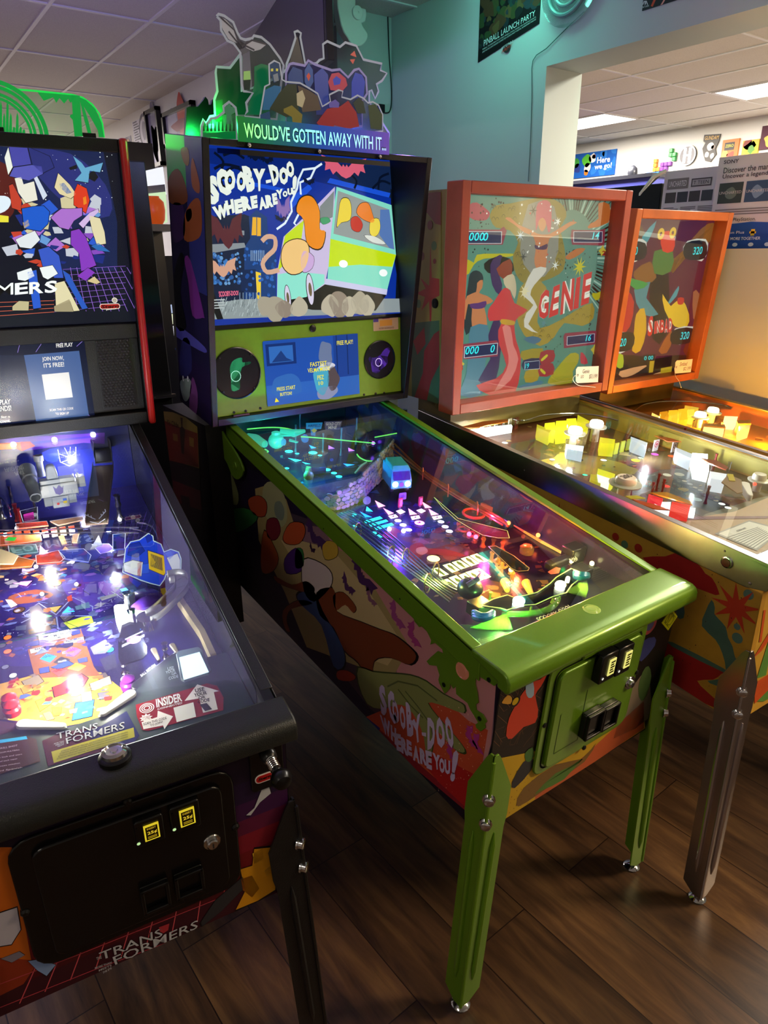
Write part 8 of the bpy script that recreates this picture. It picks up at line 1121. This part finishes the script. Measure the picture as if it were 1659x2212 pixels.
for z,q,e,c in ((e3,(1100,250),1.6,'#fff0a0'),(e3,(400,280),1.0,'#fff4e0'),(e3,(1150,440),.8,'#e8f0ff'),(e4,(200,700),1.0,'#fff0b0'),(e4,(750,960),1.0,'#ff7060'),(e4,(1050,600),1.8,'#f0f6ff'),(e4,(600,440),1.0,'#f0f4ff'),(e4,(-200,420),.9,'#fff0c0')):lamp('playfield_light','POINT',pf3.at(z(q)[0],.045),e*1.5,c,.005)
m4,T4,X4,Y4,bb4,fb4,fg4,G4,pf4,pl4,BW4,HT4=old_machine('pinball machine with orange wooden backbox frame and amber playfield, farthest right',V((1.63748,-.03653,0)),-.02738,.57,1.297,.53,0,.9056,.0846,.04,1.0643,1.0457,.7091,-.0492,'orange_wood','leg_steel','#a8622a')
f=fg4;A=MB([(0,0),(G4[0],0),(G4[0],G4[1]),(0,G4[1])]);A.fbox(f,0,G4[0],0,G4[1],-.004,0,'#5a1a38')
shapes(A,f,e5,[('#1a0f16',((930,880),(1100,900),(1290,880),(1290,1040),(880,1040))),('#16141c',((1080,480),(1170,480),(1160,780),(1090,800))),('#8a5a2a',((1000,470),(1080,420),(1110,500),(1060,530),(1010,510))),('#8a5a2a',((1180,420),(1290,380),(1400,300),(1390,230),(1330,260),(1240,370),(1190,480))),('#6a4a2a',((980,230),(1040,250),(1050,310),(985,320))),('#4a8a94',((1000,560),(1080,520),(1060,600),(1120,680),(1040,680))),('#4a9aa8',((1040,300),(1110,220),(1080,300),(1050,340))),('#4a9aa8',((1180,600),(1220,540),(1210,590),(1160,640))),('#4a7a3a',((1100,370),(1190,370),(1180,470),(1100,480))),('#3a9a4a',((940,490),(1010,510),(1070,530),(1010,560))),('#c82a28',((930,560),(965,560),(1000,620),(980,740),(930,770))),('#d8a828',((1010,680),(1050,650),(1060,760),(1030,860),(990,860),(1000,760))),('#e8c030',((1140,580),(1180,640),(1230,600),(1270,680),(1260,740),(1200,740),(1150,660))),('#c82a2a',((1215,600),(1245,600),(1240,630),(1215,630))),('#a86a48',((1290,570),(1320,580),(1320,700),(1290,700))),('#a85a2a',((1120,860),(1180,760),(1190,800),(1160,870))),('#7a2a1c',((1240,860),(1300,740),(1290,890))),('#d8a070',((930,960),(1060,930),(1040,950),(990,980),(940,990))),('#d8a070',((1060,990),(1140,960),(1110,990))),('#a8c030',((915,880),(945,880),(945,940),(915,940))),('#e03a28',((1130,290),(1170,270),(1200,310),(1190,370),(1140,370)))],.0004)
for q in ((1130,285),(1188,280)):c=f.px(e5(q)[0]);A.ring(f,c,.008,.022,'#e8c030',.003)
shapes(A,f,e5,[('#d8dcd8',((950,320),(1040,310),(1060,350),(1010,420),(950,420))),('#d8dcd8',((1240,380),(1260,320),(1350,310),(1360,360),(1330,420))),('#d8dcd8',((905,780),(980,770),(1000,820),(960,860),(905,870))),('#d8dcd8',((1180,800),(1200,750),(1290,740),(1290,800),(1220,830)))],.003)
for q,t in ((((960,330),(1052,330),(1048,405),(955,410)),((968,350),(1016,347),(1014,388),(965,391))),(((1252,330),(1348,322),(1344,405),(1248,405)),((1288,350),(1334,346),(1332,384),(1285,388))),(((908,780),(995,772),(985,850),(905,858)),((914,800),(960,796),(957,836),(911,840))),(((1188,760),(1284,748),(1280,815),(1184,825)),((1226,768),(1270,763),(1267,800),(1223,805)))):A.pp(f,e5(*q),'#0c1420',.0034,0,3);A.text(f,'320',e5(*t),'#20e0ec',.004,.01,2,shear=.18)
A.pp(f,e5((1042,880),(1100,875),(1098,908),(1040,914)),'#0c1420',.0034);A.text(f,'0 00',e5((1048,886),(1092,882),(1090,902),(1046,906)),'#20e0ec',.004,.01,2)
letters(A,f,[(c,e5(*q)) for c,q in (('S',((1070,690),(1092,685),(1088,785),(1062,790))),('I',((1098,715),(1106,713),(1104,775),(1095,777))),('N',((1108,712),(1126,708),(1124,770),(1106,774))),('B',((1129,708),(1146,704),(1144,768),(1126,771))),('A',((1148,704),(1166,700),(1164,768),(1145,771))),('D',((1168,700),(1186,696),(1184,765),(1166,769))))],'#d83028','#f4e8e0',.004,.03,ow=.08)
A.pp(f,e5((1075,910),(1098,908),(1090,965),(1070,968)),'#c8a828',.0034);A.pp(f,e5((1130,945),(1185,935),(1180,970),(1126,978)),'#c8a828',.0034)
build('backglass_print',A,['backlit_print_soft','printed_gloss','backlit_print'],bb4)
mb=MB([(.019,0),(.551,0),(.551,1.24),(.019,1.24)]);mb.poly(pf4,[(.02,0),(.55,0),(.55,1.24),(.02,1.24)],'#8a6020',.0002);random.seed(19)
for i in range(40):q=e4((random.uniform(600,1659),random.uniform(100,400)))[0];mb.poly(pf4,blob(pf4.px(q),random.uniform(.01,.03),8,.5),random.choice(('#a87828','#6a4a1c','#c8982e','#7a3a1c','#b88a40')),.0004+.000004*i)
build('playfield_print',mb,'printed_gloss',pl4)
bumper(pf4,pl4,e4((1052,158))[0],.05,.024,1,'#fff2c0');bumper(pf4,pl4,e4((1166,118))[0],.05,.024,1,'#fff2c0');AM='#ffd040'
for h,c,q,m in ((.05,'#ffb820',((770,110),(850,105),(850,180),(790,180)),'lamp_low'),(.05,'#ffb820',((855,100),(935,90),(940,190),(860,200)),'lamp_low'),(.05,AM,((940,100),(1000,100),(1000,150),(945,160)),'lamp_low'),(.05,'#ffa818',((690,125),(760,115),(770,160),(700,165)),'backlit_print'),(.05,AM,((915,65),(1040,85),(1010,110),(920,95)),'backlit_print'),(.045,'#ffe890',((1080,245),(1270,260),(1260,320),(1100,310)),'lamp_low'),(.045,'#ffe890',((1395,225),(1500,215),(1495,270),(1400,300)),'backlit_print'),(.045,'#fff0b0',((1270,160),(1390,165),(1370,200),(1290,195)),'lamp_low'),(.04,'#ffd870',((620,130),(700,170),(680,185),(615,160)),'lamp_low'),(.05,'#c8802a',((1070,225),(1270,235),(1280,262),(1080,245)),'printed_gloss'),(.052,'#c8802a',((1380,200),(1500,195),(1510,225),(1390,230)),'printed_gloss'),(.02,'#d89a30',((700,175),(980,240),(960,260),(700,200)),'backlit_print_dim')):wedge(pf4,pl4,e4(*q),h,c,m)
for q in ((1460,290),(1390,290),(1100,300),(1170,320),(1230,310)):post(pf4,e4(q)[0],.045,pl4,'post','#e8c880','tinted_plastic',.006)
mb=MB();mb.tube(wire(pf4,e4((470,110),(560,55),(760,30),(1000,35),(1240,60),(1330,90)),.05),.003,'#e0d0a0',6);build('ball_arch',mb,'chrome',pl4)
for n_ in (0,1):fi=Fr(T4(.0194 if n_ == 0 else .5506,0,0),Y4 if n_ == 0 else -Y4,(0,0,1));s=1 if n_ == 0 else -1;mb=MB();mb.poly(fi,[(0,.84),(s*1.25,.94),(s*1.25,1.004),(0,.9)],'#b8662a',.0004);build('inner_side_board',mb,'orange_wood',pl4)
mb=MB();fi=Fr(T4(0,1.245,0),X4,(0,0,1));mb.fbox(fi,.02,.55,.93,1.006,0,.006,'#9a6a2a');build('back_board',mb,'old_cabinet_paint',pl4)
for q,e in (((900,180),2.0),((1150,200),2.0),((1400,260),1.5),((1659,330),1.2),((700,150),1.0)):lamp('playfield_light','POINT',pf4.at(e4(q)[0],.045),e*4.5,'#ffa030',.005)
def ptag(label,fb,q,tx,par,s):
 f=fb.up(.002);P=f.pxs(q);t=thing('price_tag',label,'price tag',f.P(P[0][0],P[3][1],0));mb=MB();(a,b,c,d)=P;k=.008;mb.plate(f,[(a[0]+k,a[1]),b,c,(d[0]+k,d[1]),(d[0],d[1]+k),(a[0],a[1]-k)],0,.0012,'#ece6da');f2=f.up(.0014)
 for tt,sq in tx:mb.text(f2,tt,sub(P,*sq),'#2a2622',.0004,.0,px=False,shear=.2)
 ce=bl(P,.07,.5);mb.ring(f2,ce,.002,.0042,'#1c1a18',.0006);build('card',mb,'printed_vinyl',t);mb=MB();mb.tube(spline([f.P(ce[0],ce[1],.003)]+[f.at(z,.004) for z in s],4),.0012,'#e8e4dc',5);build('string',mb,'matte_paint',t)
ptag('white price tag hanging from the red framed backbox',fb3,eg((1218,1718),(1442,1708),(1435,1868),(1212,1880)),(('Genie',(.28,.58,.6,.85)),('LEO',(.2,.34,.3,.5)),('$3,199',(.58,.95,.22,.52))),bb3,eg((1200,1810),(1190,1850),(1240,1900),(1330,1910),(1412,1920)))
ptag('white price tag hanging from the orange framed backbox',fb4,e5((1205,908),(1288,900),(1278,965),(1198,972)),(('Sinbad',(.25,.7,.55,.85)),('$2,199',(.5,.95,.15,.45))),bb4,e5((1200,945),(1205,985),(1222,1010),(1232,1042)))
def panel(mb,y,q,col,th=.02,m=0):f=Fr((0,y,0),EX,(0,0,1));mb.plate(f,f.pxs(q),-th,0,col,m);return f
t=thing('arcade_cabinet','tall plain black arcade cabinet standing behind the red edged machine','arcade cabinet',(-.25,2.3,0));mb=MB();bx(mb,-.55,.125,2.0,2.6,0,1.92,'#08080a');build('body',mb,'black_powder_coat',t,.004);mb=MB();bx(mb,-.5,.135,1.985,2.0,1.068,1.08,'#d8d8dc');build('control_panel_edge',mb,'chrome',t)
t=thing('display_shelf','back lit shelf glimpsed between the black cabinet and the green machine','shelf',(.7,5.1,0));mb=MB()
panel(mb,5.2,((300,372),(352,360),(360,420),(305,440)),'#f4f8ff',.02);panel(mb,5.19,((300,404),(356,398),(358,416),(302,424)),'#6a7078',.01,1);panel(mb,5.18,((302,420),(358,414),(362,480),(308,500)),'#c8e8b8',.01);build('lit_back_panel',mb,['backlit_print','printed_gloss'],t)
mb=MB();f=Fr((0,5.0,0),EX,(0,0,1));a,b=f.px((300,484)),f.px((372,476));z=a[1];bx(mb,a[0],b[0],4.95,5.25,z-.05,z,'#4a4a50');bx(mb,a[0],b[0],5.26,5.3,0,z+.6,'#15151a');build('shelf_board',mb,'plastic',t)
mb=MB();c=f.px((340,478));mb.lathe((c[0],5.05,z+.003),(0,0,1),[(.055,0),(.075,.03),(.085,.1),(.08,.16),(.05,.19),(.05,.2),(.001,.2)],'#c8501a',18);tag(build('orange_jar',mb,'backlit_print_dim',loc=(c[0],5.05,z)),'glowing orange rounded jar on the back lit shelf','jar')
t=thing('arcade_cabinet','arcade cabinet with small lit screens far behind, seen beside the green machine','arcade cabinet',(1.0,5.9,0));mb=MB();f=Fr((0,5.8,0),EX,(0,0,1));a,b=f.px((330,600))[0],f.px((400,600))[0];bx(mb,a-.2,b,5.8,6.3,0,1.6,'#2a2622');build('body',mb,'plastic',t)
for q,c in ((((350,664),(371,658),(373,676),(352,682)),'#b8c8e8'),(((352,684),(373,678),(374,700),(355,706)),'#e8ecc8'),(((356,710),(375,704),(376,730),(360,738)),'#e8e8f0'),(((364,758),(379,752),(381,790),(369,794)),'#3a5ad8'),(((369,796),(381,791),(383,806),(372,811)),'#28a040')):mb=MB();panel(mb,5.78,q,c,.01);build('lit_screen',mb,'backlit_print',t)
mb=MB();mb.tube([V((WX-.03,1.25,H-.02)),V((WX-.03,2.75,H-.02))],.012,'#60ffd8',8);tag(build('added_led_tube',mb,'lamp_mid',loc=(WX-.03,2,H-.02)),'teal light tube added out of view along the wall top to tint the wall','light tube');lamp('added_teal_glow','AREA',(WX-.16,2.1,H-.06),9,'#74ffdc',1.6,(WX,2.35,2.3),sy=.08)  # unseen tube and area lamp, added to tint the wall teal
lamp('violet_ceiling_fill','AREA',(-.35,2.3,1.98),26,'#b0a0ff',.5,(-.3,2.6,H));lamp('violet_ceiling_fill','AREA',(-.9,1.75,1.95),19,'#cc9cff',.4,(-.9,2.2,H));lamp('blue_ceiling_fill','AREA',(.35,1.45,1.98),4,'#a0b0ff',.4,(.5,2.2,H))  # unseen fill lamps added to tint the ceiling violet and blue
for x,y,e,c,l in ((-3.4,-1.6,15,'#ffe9d0','fluorescent ceiling panel behind the photographer on the left'),(-1.35,7.0,150,'#f0ecff','unseen ceiling panel added to brighten the far end of the room'),(-.13,9.4,160,'#fff4ea','unseen ceiling panel added to light the picture wall, deepest in the room')):troffer(x,y,l,e,col=c)  # both far panels are unseen additions that brighten the far ceiling and wall
EXPOSURE=0.0
w=bpy.data.worlds.new('world');S.world=w;w.use_nodes=True;w.node_tree.nodes['Background'].inputs[0].default_value=(.5,.5,.6,1);w.node_tree.nodes['Background'].inputs[1].default_value=.015
S.view_settings.view_transform='Standard';S.view_settings.look='None';S.view_settings.gamma=1;S.view_settings.exposure=EXPOSURE;S.view_settings.use_curve_mapping=False
S.cycles.use_denoising=True;S.cycles.max_bounces=8;S.cycles.transparent_max_bounces=24;S.cycles.diffuse_bounces=3;S.cycles.glossy_bounces=4;S.cycles.sample_clamp_indirect=4
S.cycles.caustics_reflective=False;S.cycles.caustics_refractive=False
